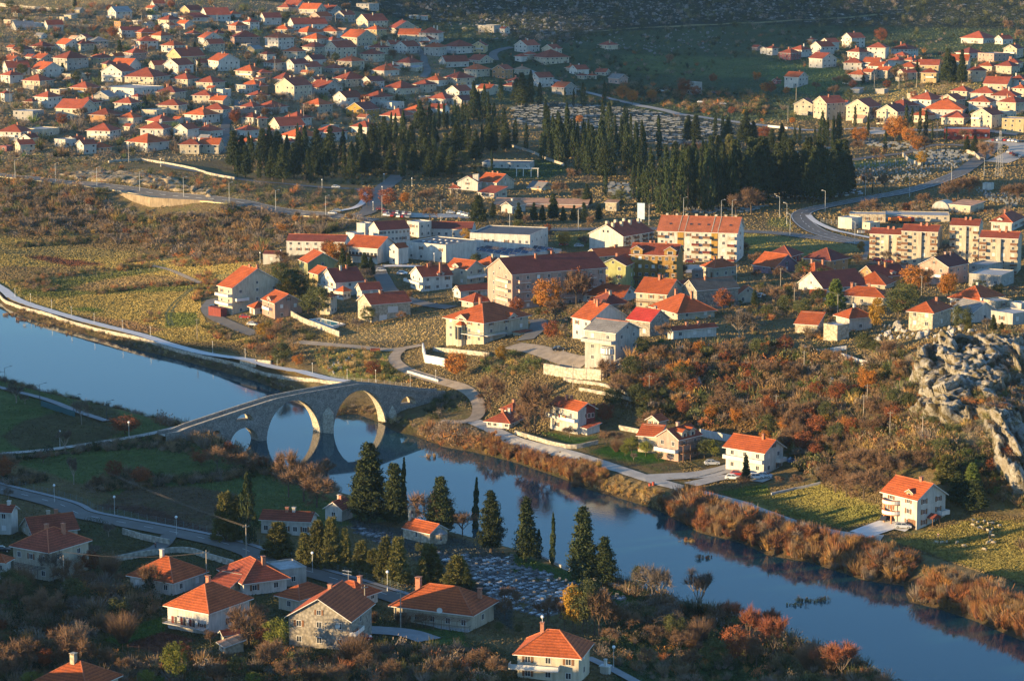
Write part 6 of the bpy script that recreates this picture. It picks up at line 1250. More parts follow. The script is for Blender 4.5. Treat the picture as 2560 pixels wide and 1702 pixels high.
def clump_crown(seed, n=420, spread=.45, w=.006):   # many-stemmed willow or reed clump
    r = np.random.default_rng(seed); a = r.uniform(0,2*pi,n); b0 = r.uniform(0,.12,n); tilt = r.uniform(0,1,n)**.7*spread; L = r.uniform(.5,1,n)*(1-.25*tilt)
    P0 = np.c_[b0*np.cos(a), b0*np.sin(a), r.uniform(0,.06,n)]; P1 = P0+np.c_[np.cos(a)*np.sin(tilt)*L, np.sin(a)*np.sin(tilt)*L, np.cos(tilt)*L]
    M = (P0+P1)/2+r.normal(size=(n,3))*.03; T0 = M+r.normal(size=(n,3))*.05; T1 = T0+(P1-P0)*r.uniform(.25,.5,n)[:,None]+r.normal(size=(n,3))*.05
    V = np.concatenate([slivers(P0,P1,np.full(n,w*1.3),r), slivers(T0,T1,np.full(n,w),r)]); return V/V[:,:,2].max()
def trunk_mesh(name, segs, mat):
    mb = MB()
    for p, q, a, b2 in segs: mb.tube(p, q, max(a,.0025), max(b2,.0018), 5, 0, False)
    return mb.mesh(name, mat)
straight = lambda top=.9, r=.018: [((0,0,-.04),(0,0,top),r,r*.3)]
PROTO = {}
def reg(kind, i, crown, segs, leaf, bark=None): PROTO.setdefault(kind, []).append((tri_mesh('crown', crown, LEAF[leaf]), trunk_mesh('trunk', segs, bark or M_BARK)))
for i in range(4): reg('cypress', i, cypress_crown(10+i, .075+.012*i), straight(.9,.012), 'cypress')
for i in range(2): reg('fatcypress', i, cypress_crown(20+i, .135+.03*i, 2200), straight(.9,.014), 'cypress')
for i in range(3): reg('spire', i, cypress_crown(30+i, .06, 1800), straight(.9,.012), 'cypress')
for i in range(3): reg('conifer', i, conifer_crown(40+i, .30, 95, 80, .13), straight(.9,.022), 'conifer')
for i in range(2): reg('tallconifer', i, conifer_crown(45+i, .22, 110, 75, .10, .7, .065), straight(.92,.018), 'conifer')
for i in range(3): reg('pine', i, pine_crown(50+i, .27), straight(.92,.02), 'pine')
reg('brightpine', 0, pine_crown(55,.33), straight(.92,.02), 'bright')
for j, (k, lf) in enumerate((('autumn','autumn'),('rust','rust'),('gold','gold'),('lime','lime'),('olive','olive'))):
    for i in range(2):
        sg, _ = branches(60+i+7*j, .75, 3, 5, .22); V = broad_crown(70+i+5*j); reg(k, i, V, sg, lf)
for i in range(3): V, sg = bare_crown(80+i); reg('bare', i, V, sg, 'twig')
for i in range(2): V, sg = bare_crown(90+i, 1.15, .3, 40); reg('roundbare', i, V, sg, 'twig')
for i in range(2): V, sg = bare_crown(95+i, .45, 1.1, 26); reg('uprightbare', i, V, sg, 'grey', M_PALEBARK)
for i in range(2): V, sg = bare_crown(98+i, .85, .5, 24); reg('greybare', i, V, sg, 'grey', M_PALEBARK)
for i in range(3): V, sg = bare_crown(120+i, .5, 1.0, 44, .0036, .12); reg('willow', i, V, sg, 'red')
for i in range(2): reg('twigclump', i, clump_crown(104+i, 900, .7, .0035), straight(.25,.02), 'twig')
KINDTXT = {'cypress':'narrow dark cypress','fatcypress':'broad dark cypress','spire':'very slim dark cypress','conifer':'broad dark conifer','tallconifer':'tall dark conifer','pine':'yellow-green pine','brightpine':'bright green pine','autumn':'orange autumn tree','rust':'rust-brown tree','gold':'golden yellow tree','lime':'yellow-green leafy tree','olive':'dull green leafy tree','bare':'bare brown tree','roundbare':'round-headed bare brown tree','uprightbare':'upright bare grey tree','greybare':'bare grey tree','willow':'reddish bare willow','twigclump':'many-stemmed bare bush'}
NAMES = {'cypress':'cypress_tree','fatcypress':'cypress_tree','spire':'cypress_tree','conifer':'conifer_tree','tallconifer':'conifer_tree','pine':'pine_tree','brightpine':'pine_tree','autumn':'autumn_tree','rust':'autumn_tree','gold':'autumn_tree','lime':'leafy_tree','olive':'leafy_tree','willow':'willow_tree','twigclump':'bare_shrub'}
TREES = []
TRR = random.Random(3)
def tree(kind, P, h, wid=None, zone=''):
    i = TRR.randrange(len(PROTO[kind])); cr, tr_ = PROTO[kind][i]; nm = NAMES.get(kind, 'bare_tree')
    e = empty(nm, tuple(P), TRR.uniform(0, 2*pi)); f = 1.0
    if wid: cur = max(abs(v) for v in np.array([cr.vertices[k].co.x for k in range(0, len(cr.vertices), 37)]))*2*h; f = min(max(wid/max(cur,.1), .6), 2.0)
    e.scale = (h*f, h*f, h); link('crown', cr, e); link('trunk', tr_, e)
    e['category'] = 'shrub' if kind == 'twigclump' else 'tree'; e['group'] = KINDTXT[kind]+'s '+zone
    TREES.append((proj(*P)[0], kind, zone, e)); return e
def trees(t, zone, txt):
    for rec in txt.replace('\n', ';').split(';'):
        q = rec.split()
        if len(q) < 4: continue
        x, yt, yb = map(float, q[:3]); P = tat(t, x, yb); s = sc_at(P); h = (yb-yt)*TS/s/.985*((1.32 if t in ('10','00') else 1.2) if s < 6.3 and (q[3] in ('cypress','fatcypress','conifer')) else 1)
        tree(q[3], P, h, float(q[4])*TS/s if len(q) > 4 else None, zone)
Zg = 'in the cypress grove at the left below the hillside houses'
trees('10', Zg, """2000 840 1110 fatcypress;2050 900 1110 cypress;2100 865 1110 cypress;2140 930 1170 cypress;1925 975 1120 cypress;1898 985 1150 cypress;1830 990 1210 cypress;1860 1015 1190 cypress;1682 1010 1200 cypress;1730 1000 1190 cypress;1760 1070 1200 cypress
1510 1000 1220 conifer;1600 1020 1210 fatcypress;1355 1090 1300 fatcypress;1245 1110 1330 cypress;1285 1120 1340 cypress;1180 1150 1370 conifer;1130 1200 1400 cypress;1060 1210 1400 conifer;1640 1130 1330 cypress;1605 1140 1320 cypress;1440 1170 1340 cypress;2190 1010 1210 cypress;2230 1080 1230 cypress
2280 1060 1250 fatcypress;2130 1150 1340 fatcypress;2250 780 930 fatcypress;960 1230 1490 fatcypress;935 1320 1490 cypress;810 1390 1600 cypress;735 1450 1620 cypress;680 1250 1500 conifer;800 1270 1480 fatcypress;450 1250 1500 fatcypress;560 1290 1560 conifer;350 1400 1640 conifer;250 1420 1680 conifer
60 1270 1510 conifer;130 1250 1510 fatcypress;220 1320 1560 conifer;1340 1290 1500 conifer;1300 1330 1480 cypress;1560 1350 1570 conifer;1640 1350 1570 fatcypress;2170 1380 1590 spire;1900 1390 1570 olive;1350 1450 1640 fatcypress;1600 1440 1660 conifer;1190 1290 1470 cypress;1450 1400 1600 conifer;1750 1300 1520 conifer
1850 1200 1420 conifer;1950 1180 1400 fatcypress;2020 1280 1500 conifer;2080 1210 1420 cypress;1240 1400 1600 conifer;1100 1380 1590 conifer;1000 1420 1620 conifer;880 1430 1640 fatcypress;620 1440 1650 conifer;480 1450 1660 fatcypress;150 1440 1660 conifer;30 1450 1650 cypress;1700 1420 1620 conifer;1540 1210 1420 conifer;1400 1270 1480 cypress;1200 1200 1400 cypress;2300 1200 1400 conifer;1800 1430 1640 conifer;1000 1300 1480 conifer;540 1420 1620 conifer;400 1290 1500 conifer""")
trees('00', Zg, "2290 1290 1500 cypress;2320 1330 1520 fatcypress;2230 1330 1560 conifer;2150 1300 1560 conifer;2260 1420 1640 conifer;2180 1440 1640 cypress")
Zc = 'in the dense central cypress grove'
trees('20', Zc, """310 1000 1360 cypress;335 1050 1360 cypress;315 1140 1390 cypress;340 1220 1460 cypress;275 1270 1480 fatcypress;420 1110 1500 cypress;440 1130 1510 cypress;500 1040 1450 cypress;490 1150 1430 cypress;540 1160 1440 cypress;565 1140 1460 cypress;600 1200 1460 cypress;655 1160 1440 cypress;660 1240 1540 cypress
700 1170 1480 cypress;730 1230 1580 fatcypress;820 1200 1620 fatcypress;770 1260 1560 cypress;890 1000 1260 fatcypress;835 970 1210 cypress;910 1260 1640 fatcypress;960 1190 1420 cypress;945 1080 1240 cypress;1000 1110 1310 cypress;1035 1040 1310 cypress;1055 1050 1310 cypress;1090 1090 1300 cypress;1135 1190 1520 cypress
1190 1180 1500 cypress;1000 1220 1480 cypress;1050 1200 1500 cypress;1350 1140 1490 cypress;1190 1460 1660 cypress;1275 1410 1660 cypress;1410 1390 1660 cypress;1470 1460 1680 cypress;1510 1370 1670 cypress;1560 1400 1670 cypress;1090 1300 1620 fatcypress;1220 1260 1560 cypress;1140 1330 1640 cypress;700 1330 1620 fatcypress;600 1330 1600 cypress;860 1360 1660 conifer;380 1130 1480 cypress;460 1200 1500 fatcypress;1690 1400 1680 cypress;2040 1420 1660 cypress;2080 1430 1680 cypress;2170 1440 1680 cypress;2250 1440 1680 cypress;2330 1410 1660 cypress
1620 1110 1310 conifer;1690 1110 1320 conifer;1870 1090 1270 cypress;1935 1090 1280 cypress;1985 1120 1310 conifer;2150 1080 1340 conifer;2220 1160 1340 conifer;1900 1250 1490 pine;2000 1240 1510 pine;1830 1320 1620 conifer;1750 1340 1600 fatcypress""")
Zd = 'in the dark front rows of the central grove'
trees('21', Zd, """860 20 250 cypress;1115 0 260 cypress;1165 0 310 cypress;1285 -60 330 fatcypress;1365 -20 410 cypress;1430 -10 430 cypress;1480 -80 390 cypress;1550 -60 410 cypress;1620 -110 370 fatcypress;1690 -90 370 cypress;1740 -40 380 cypress;1800 -90 390 fatcypress;1850 -50 350 cypress;1900 -60 360 cypress;1960 -40 340 cypress;2010 -80 360 fatcypress;2080 -100 310 cypress;2130 -60 330 cypress;2180 -100 340 conifer;2250 -120 330 conifer;2310 -90 330 fatcypress
1590 -130 330 cypress;1500 -160 300 fatcypress;1420 -130 320 cypress;1770 -160 330 cypress;1930 -150 310 fatcypress;2060 -170 300 conifer;2200 -190 290 conifer;2300 -200 280 conifer;1660 -190 320 cypress;1220 20 320 fatcypress;1000 180 360 olive;690 160 330 conifer""")
trees('31', Zd, "50 -60 250 conifer;150 -90 270 fatcypress;250 -80 270 conifer;330 -100 260 conifer;420 -120 300 conifer;520 -100 290 conifer;600 -110 260 conifer;680 -90 240 conifer;740 -70 210 conifer;90 -160 230 conifer;200 -190 240 conifer;370 -200 240 conifer;470 -210 250 conifer;640 -190 210 conifer;1280 50 110 conifer;960 120 220 spire")
Zr = 'by the right-hand cemetery'
trees('30', Zr, """495 1080 1350 cypress;545 1140 1360 cypress;600 1120 1350 cypress;655 1090 1340 cypress;640 1100 1330 cypress;475 1200 1360 cypress;430 1200 1340 cypress;520 1140 1340 cypress;245 1190 1340 cypress;290 1190 1350 cypress;125 1170 1320 conifer;35 1230 1410 conifer;150 1290 1570 conifer;340 1320 1570 pine;420 1380 1610 cypress;510 1410 1590 cypress;620 1390 1620 conifer;700 1350 1640 conifer;590 1250 1480 cypress
800 1010 1180 cypress;920 1040 1260 spire;1265 1050 1230 spire;1325 1020 1190 cypress;1395 1040 1240 cypress;1450 1060 1260 cypress;1510 1130 1320 spire;1640 1160 1330 spire;1080 1230 1400 cypress;1650 510 780 conifer 170;1700 570 770 conifer;1780 520 780 conifer 110;1270 1000 1210 cypress;720 680 800 olive;1200 590 720 olive;1370 580 720 cypress""")
trees('20', 'near the shaded hillside graves', "90 730 980 conifer;40 770 960 conifer;170 710 970 fatcypress;255 800 970 fatcypress;485 840 950 cypress;565 850 980 cypress;655 800 980 fatcypress;850 785 980 cypress;35 1130 1340 cypress;130 1170 1380 cypress;20 1160 1330 cypress")
rt = random.Random(8)
for zone_, poly_, n_ in ((Zg, T_ := [px('10',x,y) for x,y in ((40,1330),(700,1400),(1000,1380),(1150,1260),(1400,1180),(1750,1120),(2200,1100),(2340,1250),(2340,1500),(1700,1600),(900,1640),(40,1650))], 40), (Zd, [px('21',x,y) for x,y in ((1300,150),(2350,80),(2350,310),(1700,360),(1350,360))], 12), (Zc, [px('20',x,y) for x,y in ((300,1330),(700,1300),(1250,1420),(1250,1640),(700,1620),(300,1480))], 22)):
    P2 = np.array(poly_); lo_, hi_ = P2.min(0), P2.max(0); k_ = 0
    while k_ < n_:
        q_ = np.array((rt.uniform(lo_[0],hi_[0]), rt.uniform(lo_[1],hi_[1])))
        if poly_sd(P2, q_[:1], q_[1:])[0] > 0: continue
        P_ = at(q_[0], q_[1])
        if any((P_[0]-h['c'][0])**2+(P_[1]-h['c'][1])**2 < (max(h['W'],h['D'])*.6+1)**2 for h in HOUSES) or any((P_[0]-r_[0])**2+(P_[1]-r_[1])**2 < (r_[2]+1.5)**2 for r_ in ROADP): k_ += .2; continue
        tree(rt.choice(('cypress','fatcypress','conifer','conifer') if zone_ == Zg else ('cypress','cypress','fatcypress')), P_, rt.uniform(7,17), None, zone_); k_ += 1
# ------- single trees in the town and on the banks
Zt = 'among the town houses'
trees('11', Zt, """740 655 860 autumn 240;800 720 950 tallconifer;860 780 950 conifer;1000 760 980 conifer;1060 800 980 conifer;1215 160 350 rust;2050 280 500 conifer 230;570 1070 1350 olive;480 1150 1330 olive;400 960 1170 olive;330 900 1150 olive;230 850 1050 olive;270 1000 1200 gold;1030 1250 1425 olive;1010 890 1030 greybare;940 1350 1470 greybare;1340 1290 1390 bare;1600 330 470 bare;1580 150 330 bare;1720 220 330 bare;1370 200 320 autumn;1850 150 270 greybare;2180 330 440 conifer;1020 150 330 rust;360 760 880 greybare;770 1320 1440 greybare;1410 1090 1170 twigclump;70 1400 1560 gold;180 1400 1568 bare""")
trees('21', Zt, """330 990 1340 autumn 300;590 910 1230 bare 300;600 900 1210 rust;770 940 1110 autumn;240 1270 1350 olive;2090 1260 1568 greybare 380;1390 1390 1560 bare;2250 900 1010 bare;400 1160 1400 bare;430 90 260 bare;560 -30 110 bare;590 160 270 roundbare;690 40 160 greybare;125 400 500 roundbare;330 490 570 rust;720 410 510 roundbare;2060 200 430 bare;2200 140 400 bare;350 720 800 rust;2230 1100 1250 conifer;360 1380 1568 rust;200 330 480 conifer;380 260 470 conifer;60 330 480 conifer;470 360 480 conifer;570 350 480 conifer;660 330 480 conifer;800 340 470 conifer;280 350 480 conifer""")
trees('31', Zt, """620 1000 1290 brightpine 230;1650 940 1190 autumn 200;1330 870 1150 autumn;1000 1180 1490 gold 150;1200 1080 1370 olive 280;1290 1040 1300 olive;1780 1240 1500 olive 210;2150 1400 1568 conifer;2070 1330 1490 conifer;930 240 430 roundbare 240;730 330 440 bare;1430 200 340 bare;1650 120 300 bare;1750 50 280 bare;1850 30 260 bare;2220 120 300 bare;2300 100 300 bare;1270 300 400 rust;70 1060 1250 bare;250 930 1050 roundbare;1620 680 880 greybare;1080 720 850 greybare;1860 690 850 greybare;2010 1350 1460 greybare;2260 1050 1150 greybare;60 900 1000 bare;200 0 180 bare;900 20 170 bare;1070 20 180 bare;1840 1330 1480 pine;930 770 830 conifer;1440 870 1100 roundbare""")
trees('30', 'beside the far right houses', "840 1170 1330 autumn 190;1170 1060 1310 autumn;1210 1090 1290 autumn;1380 1250 1410 autumn;575 990 1080 rust;820 1280 1420 bare;1440 1240 1400 bare;1290 1170 1330 autumn;225 1080 1150 autumn;170 800 880 autumn;20 750 870 rust;640 690 790 bare;440 750 840 bare;780 740 830 rust;1900 1280 1420 conifer;1830 1280 1400 conifer;2000 1290 1480 roundbare;2060 640 760 bare;1040 260 400 rust;2210 180 280 roundbare;2320 260 380 roundbare;1000 1340 1480 roundbare;1410 1400 1530 gold;1240 660 760 bare;1800 1180 1300 bare")
trees('20', 'in the shaded valley', "1020 780 930 autumn;1110 830 960 autumn;1290 820 930 autumn;1580 720 880 rust;1690 790 900 rust;2250 660 760 autumn;2330 760 870 autumn;1850 680 770 rust;1640 980 1040 gold;2020 980 1060 rust;2140 1010 1070 gold;2300 1090 1130 autumn;620 1060 1150 autumn;1450 490 590 roundbare;2320 1160 1310 rust;1730 1300 1440 bare;1640 1300 1430 bare")
trees('12', 'near the bridge', "2150 260 640 roundbare 310;1850 100 350 autumn 260;300 955 1440 bare 360;440 1100 1480 bare;560 1220 1530 roundbare 420;60 1060 1200 rust;2260 50 190 gold;1080 180 350 rust;390 120 250 autumn;1220 210 330 olive;240 20 230 olive;100 0 200 bare;640 1080 1300 bare")
trees('22', 'on the slope and lanes beyond the river', """210 320 850 roundbare 460;140 500 830 bare 260;1210 600 770 olive;870 810 960 bare;960 820 950 bare;1380 60 190 autumn;2040 190 310 autumn;1830 590 740 autumn;1280 300 480 rust;2180 270 400 rust;1540 200 300 autumn;960 880 1020 twigclump;2150 1050 1310 tallconifer 110;2120 1230 1360 bare;1800 520 640 olive;1650 640 760 olive;1000 320 420 olive;1620 880 1030 olive;1120 1020 1100 greybare;580 1260 1360 twigclump;530 780 890 greybare;500 790 880 bare""")
trees('22', 'in the pink villa garden', "1100 880 1040 lime;1040 950 1060 lime;1230 920 1060 lime;1770 900 1080 olive;1850 910 1080 lime;1350 1020 1110 olive")
trees('32', 'on the rocky slope', """910 250 480 autumn;780 400 520 rust;540 680 830 gold;740 690 880 autumn;970 660 930 bare;1170 430 680 olive 240;1290 480 660 olive;1560 410 580 olive;1650 430 600 olive;1420 600 720 olive;820 430 560 olive;1530 690 820 olive;1640 1040 1310 pine 260;1880 1120 1330 brightpine 200;1750 1200 1500 conifer 300;1900 1280 1568 conifer 340;1600 880 1080 olive;2050 1080 1200 rust;620 1080 1400 roundbare;800 960 1250 bare;960 940 1300 roundbare 330;1120 1000 1330 bare 300;720 1180 1440 roundbare;880 1160 1450 bare;1260 980 1180 bare;1420 990 1190 bare;560 1130 1330 bare;1030 1180 1430 roundbare 260;270 1220 1340 bare;100 1230 1330 bare;200 860 1000 rust;330 600 750 bare;1180 690 820 gold;1200 170 300 rust;1480 690 800 olive;2180 930 1100 rust;2240 340 480 bare;2120 570 720 bare;440 370 530 rust;160 180 290 rust""")
# ------- near bank
Zn = 'on the near bank'
trees('12', Zn, "1050 945 1660 tallconifer 380;960 1100 1660 conifer 260;1280 1130 1690 tallconifer 280;1365 1075 1660 spire 70;1700 1250 1790 conifer 370;2025 1258 1800 spire 75;2160 1378 1950 conifer 340;1600 1330 1760 roundbare;1900 1540 1800 bare")
trees('22', Zn, "130 1440 2030 tallconifer 270;650 1530 2240 tallconifer 330")
trees('23', Zn, "245 170 460 fatcypress;375 20 515 spire 70;850 240 700 conifer 290;1170 500 770 olive 170;650 635 1130 olive 330;760 680 1140 bare 330;900 790 1140 bare 260;580 700 1100 gold 150;1370 460 860 greybare 330;1720 520 950 uprightbare 240;1290 480 820 greybare;2030 800 1060 willow;2200 830 1240 willow 300;2050 1040 1420 rust 300;330 770 1040 bare;1660 510 640 twigclump;1790 560 680 twigclump;60 1040 1140 olive;1560 860 960 rust")
trees('33', Zn, "50 900 1330 willow 300;680 1150 1530 willow 380;560 1190 1500 twigclump;360 1180 1450 twigclump;440 1220 1470 willow;1050 1470 1650 twigclump;20 870 1150 willow")
trees('02', Zn, "150 370 570 greybare 220;750 515 770 greybare 190;230 480 580 greybare;680 1035 1320 uprightbare 120;1050 1090 1290 rust 190;600 800 1020 uprightbare 120;2080 1385 1840 pine 280;2290 1205 1880 fatcypress 190;1150 690 860 rust 330;2180 1420 1840 pine 150;1900 880 980 twigclump;2110 930 1080 rust;30 1060 1290 rust;80 1340 1460 greybare")
trees('13', Zn, "210 100 430 pine 340;450 200 500 pine 200;570 80 520 pine 270;700 55 540 pine 260;820 160 545 pine 190;970 275 590 pine 230;1100 345 620 pine 190;1190 235 660 pine 260;1310 240 680 pine 290;1600 300 660 pine 290;1530 420 680 pine 150;1850 405 730 pine 340;190 980 1340 lime 280;250 1350 1600 bare 300;1940 520 760 conifer;1060 360 620 pine;1510 290 400 olive;980 1190 1300 bare;2290 780 1010 bare 220;940 930 1020 twigclump;1080 900 1030 twigclump;1530 930 1070 bare;2230 1020 1130 olive;130 1000 1200 bare;2330 680 900 bare")
trees('03', Zn, "490 335 650 greybare 300;700 1035 1470 bare 400;160 1120 1500 roundbare 400;990 1230 1450 roundbare 220;420 1260 1470 rust 170;830 370 580 rust 200;1380 450 790 bare 280;1370 560 780 fatcypress 120;2290 810 1260 roundbare 400;2160 800 1000 greybare;1610 1200 1640 lime 260;1350 1460 1640 lime;300 1480 1650 lime 250;1940 1080 1250 bare 140;1700 1230 1400 twigclump;1000 90 240 greybare;1680 1210 1400 rust;740 590 760 twigclump 240;900 630 800 twigclump 240;1120 660 800 twigclump 240;2330 1480 1640 lime;560 1050 1150 rust;450 1060 1160 rust;20 1000 1120 rust")
by = {}
for x, k, z, e in TREES: by.setdefault((k, z), []).append((x, e))
for (k, z), v in by.items():
    v.sort(key=lambda q: q[0]); zt = z.replace('right-hand', 'far right').replace('at the left below', 'below')
    for i, (x, e) in enumerate(v): e['label'] = ('%s %s from the left %s' % (ORD(i+1), KINDTXT[k], zt)) if len(v) > 1 else ('the only %s %s' % (KINDTXT[k], zt))
print('trees', len(TREES))

trees('13', 'beside the near houses', "130 1180 1500 bare 260;60 1080 1250 rust 160;1000 1280 1480 bare;1250 1360 1560 bare;1700 1340 1540 bare;2050 1250 1480 bare;520 1380 1600 twigclump;760 1400 1600 bare;1380 960 1080 bare;2200 1330 1560 bare;30 830 1050 bare 200;1330 890 1040 twigclump;830 1280 1420 bare")
trees('03', 'beside the near houses', "60 1300 1560 bare 300;300 1180 1420 bare 260;820 1180 1460 bare 260;560 1240 1480 bare 240;1150 1330 1500 bare;2000 1380 1560 bare 220;2200 1340 1560 olive 200;900 950 1120 bare 200;700 880 1060 roundbare 200;350 900 1080 bare 180;1250 820 960 bare;60 520 680 bare;860 300 440 greybare;1100 560 690 bare;1960 830 960 bare;1850 1290 1420 twigclump")
trees('23', 'beside the lower river terrace', "1100 900 1130 bare 260;1300 1020 1240 bare 240;1550 1080 1300 bare 260;1800 960 1180 bare 240;900 1060 1240 bare;1450 780 960 bare;1900 1180 1420 bare 260;1650 1260 1480 bare 240;1250 1240 1450 bare 220;2250 1200 1430 bare 260")
trees('23', 'beside the graveyard edge', "560 690 1120 gold 220;800 660 1150 bare 380;690 640 1120 olive 300;480 800 1100 bare 200;950 850 1120 bare 220")
trees('02', 'along the near meadow hedges', "2000 960 1180 bare 260;2150 1020 1220 bare 260;1850 1000 1140 rust 220;2300 1020 1220 bare 260;1300 1160 1330 rust 200;900 1230 1370 bare 180;100 1050 1200 bare 200;400 1010 1120 bare 180")
for x, k, z, e in TREES:
    if 'label' not in e: by.setdefault(('n', k, z), []).append((x, e))
for key, v in by.items():
    if len(key) == 3:
        v.sort(key=lambda q: q[0])
        for i, (x, e) in enumerate(v): e['label'] = ('%s %s from the left %s' % (ORD(i+1), KINDTXT[key[1]], key[2])) if len(v) > 1 else ('the only %s %s' % (KINDTXT[key[1]], key[2]))

rt2 = random.Random(31)
def fill_trees(n, areas, kinds, hr, Zh, seedn):
    T3 = []; k_ = 0; tries = 0
    while k_ < n and tries < 6000:
        tries += 1; a = rt2.choices(areas, [q[4] for q in areas])[0]; x_, y_ = rt2.uniform(a[0], a[1]), rt2.uniform(a[2], a[3]); P_ = at(x_, y_)
        if any((P_[0]-h['c'][0])**2+(P_[1]-h['c'][1])**2 < (max(h['W'],h['D'])*.55+1.2)**2 for h in HOUSES) or any((P_[0]-r_[0])**2+(P_[1]-r_[1])**2 < (r_[2]+1)**2 for r_ in ROADP): continue
        if poly_sd(RIV, np.array([P_[0]]), np.array([P_[1]]))[0] < 2: continue
        e_ = tree(rt2.choice(kinds), P_, rt2.uniform(*hr), None, Zh); T3.append((TREES[-1][1], x_, e_)); k_ += 1
    for k in set(q[0] for q in T3):
        v = sorted([q for q in T3 if q[0] == k], key=lambda q: q[1])
        for i, q in enumerate(v): q[2]['label'] = '%s %s from the left %s' % (ORD(i+1), KINDTXT[k], Zh)
BRK = ('bare','bare','roundbare','greybare','olive','rust')
fill_trees(110, [(0,1080,10,330,8),(2060,2556,120,320,2)], BRK+('conifer',), (5,9), 'between the hillside houses', 1)
fill_trees(75, [(1280,1960,600,830,5),(1960,2550,620,800,4),(1050,1300,590,700,1),(700,1010,640,780,1.5)], BRK+('olive','gold'), (4,8), 'in the town gardens', 2)
fill_trees(85, [(1500,2230,880,1080,6),(1850,2250,1040,1160,3)], ('bare','bare','roundbare','rust','olive','roundbare','autumn'), (4,7.5), 'scattered over the scrub slope', 3)
fill_trees(30, [(0,360,1440,1690,4),(640,900,1610,1690,1),(1500,1950,1560,1690,1)], ('bare','roundbare','greybare','twigclump','olive'), (4,8), 'scattered in the near gardens', 4)
# ------------------------------------------------------------------ growth nobody could count, one object per patch
HC = np.array([(h['c'][0], h['c'][1], max(h['W'],h['D'])*.5) for h in HOUSES]); RP = np.array(ROADP)
def clear(x, y, rad):
    ok = np.ones(len(x), bool)
    for i in range(0, len(x), 4000):
        a = x[i:i+4000,None]; b2 = y[i:i+4000,None]
        ok[i:i+4000] &= ~(((a-HC[None,:,0])**2+(b2-HC[None,:,1])**2) < (HC[None,:,2]+rad[i:i+4000,None]*.5+.3)**2).any(1)
        ok[i:i+4000] &= ~(((a-RP[None,:,0])**2+(b2-RP[None,:,1])**2) < (RP[None,:,2]+rad[i:i+4000,None]*.6+.2)**2).any(1)
    return ok & (poly_sd(RIV, x, y) > .05)
def fast_at(x, y):                       # many pixels at once
    kx = np.empty(len(x)); kz = np.empty(len(x)); u = (x-1280)/FPX; v = (851-y)/FPX; dy = cp+v*sp; kx = u/dy; kz = (-sp+v*cp)/dy
    Y = np.full(len(x), 440.0); done = np.zeros(len(x), bool)
    for _ in range(700):
        f = CAMZ+kz*Y-gzv(kx*Y, Y); done |= f <= 0
        if done.all(): break
        Y = np.where(done, Y, Y+4)
    a = Y-4; b2 = Y.copy()
    for _ in range(9):
        m = (a+b2)/2; f = CAMZ+kz*m-gzv(kx*m, m); a = np.where(f > 0, m, a); b2 = np.where(f > 0, b2, m)
    return kx*b2, b2
def sample(poly, n):
    P = np.array(poly); lo, hi = P.min(0), P.max(0); out = np.zeros((0,2))
    while len(out) < n:
        q = RNG.uniform(lo, hi, (n*2, 2)); out = np.r_[out, q[poly_sd(P, q[:,0], q[:,1]) < 0]]
    return out[:n]
def bush_v(seed, n=150):                 # leafy or twiggy low bush, unit height
    r = np.random.default_rng(seed); out = []
    for i in range(9):
        c = np.array([r.normal()*.33, r.normal()*.33, r.uniform(.25,.8)]); m = n//9; out.append(rquads(c+r.normal(size=(m,3))*.17, .045, .075, r, .35))
    V = np.concatenate(out); V[:,:,2] = np.abs(V[:,:,2]); return V/V[:,:,2].max()
def twig_v(seed, n=130):
    V = clump_crown(seed, n//2, .85, .012); V[:,:,:2] *= 1.1; return V
BV = [bush_v(200+i) for i in range(4)]; TV = [twig_v(210+i) for i in range(4)]; RV = [clump_crown(220+i, 200, .30, .0045) for i in range(4)]
PAL = {'brown':[(.21,.135,.07),(.26,.165,.08),(.185,.13,.085),(.24,.17,.10)],'grey':[(0.203,0.162,0.128),(0.176,0.142,0.108),(0.243,0.189,0.142)],'rust':[(0.351,0.135,0.054),(0.405,0.189,0.054),(0.270,0.115,0.054)],'olive':[(0.115,0.119,0.047),(0.088,0.101,0.041),(0.149,0.142,0.054)],
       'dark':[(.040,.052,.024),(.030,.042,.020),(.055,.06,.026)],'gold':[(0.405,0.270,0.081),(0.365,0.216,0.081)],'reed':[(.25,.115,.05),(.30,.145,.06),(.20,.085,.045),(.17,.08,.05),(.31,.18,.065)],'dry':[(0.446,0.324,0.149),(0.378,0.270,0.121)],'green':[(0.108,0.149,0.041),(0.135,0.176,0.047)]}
WVS = []
for i_ in range(4):
    v_, _s = bare_crown(230+i_, .5, 1.0, 13, .0055, .10); WVS.append(v_)
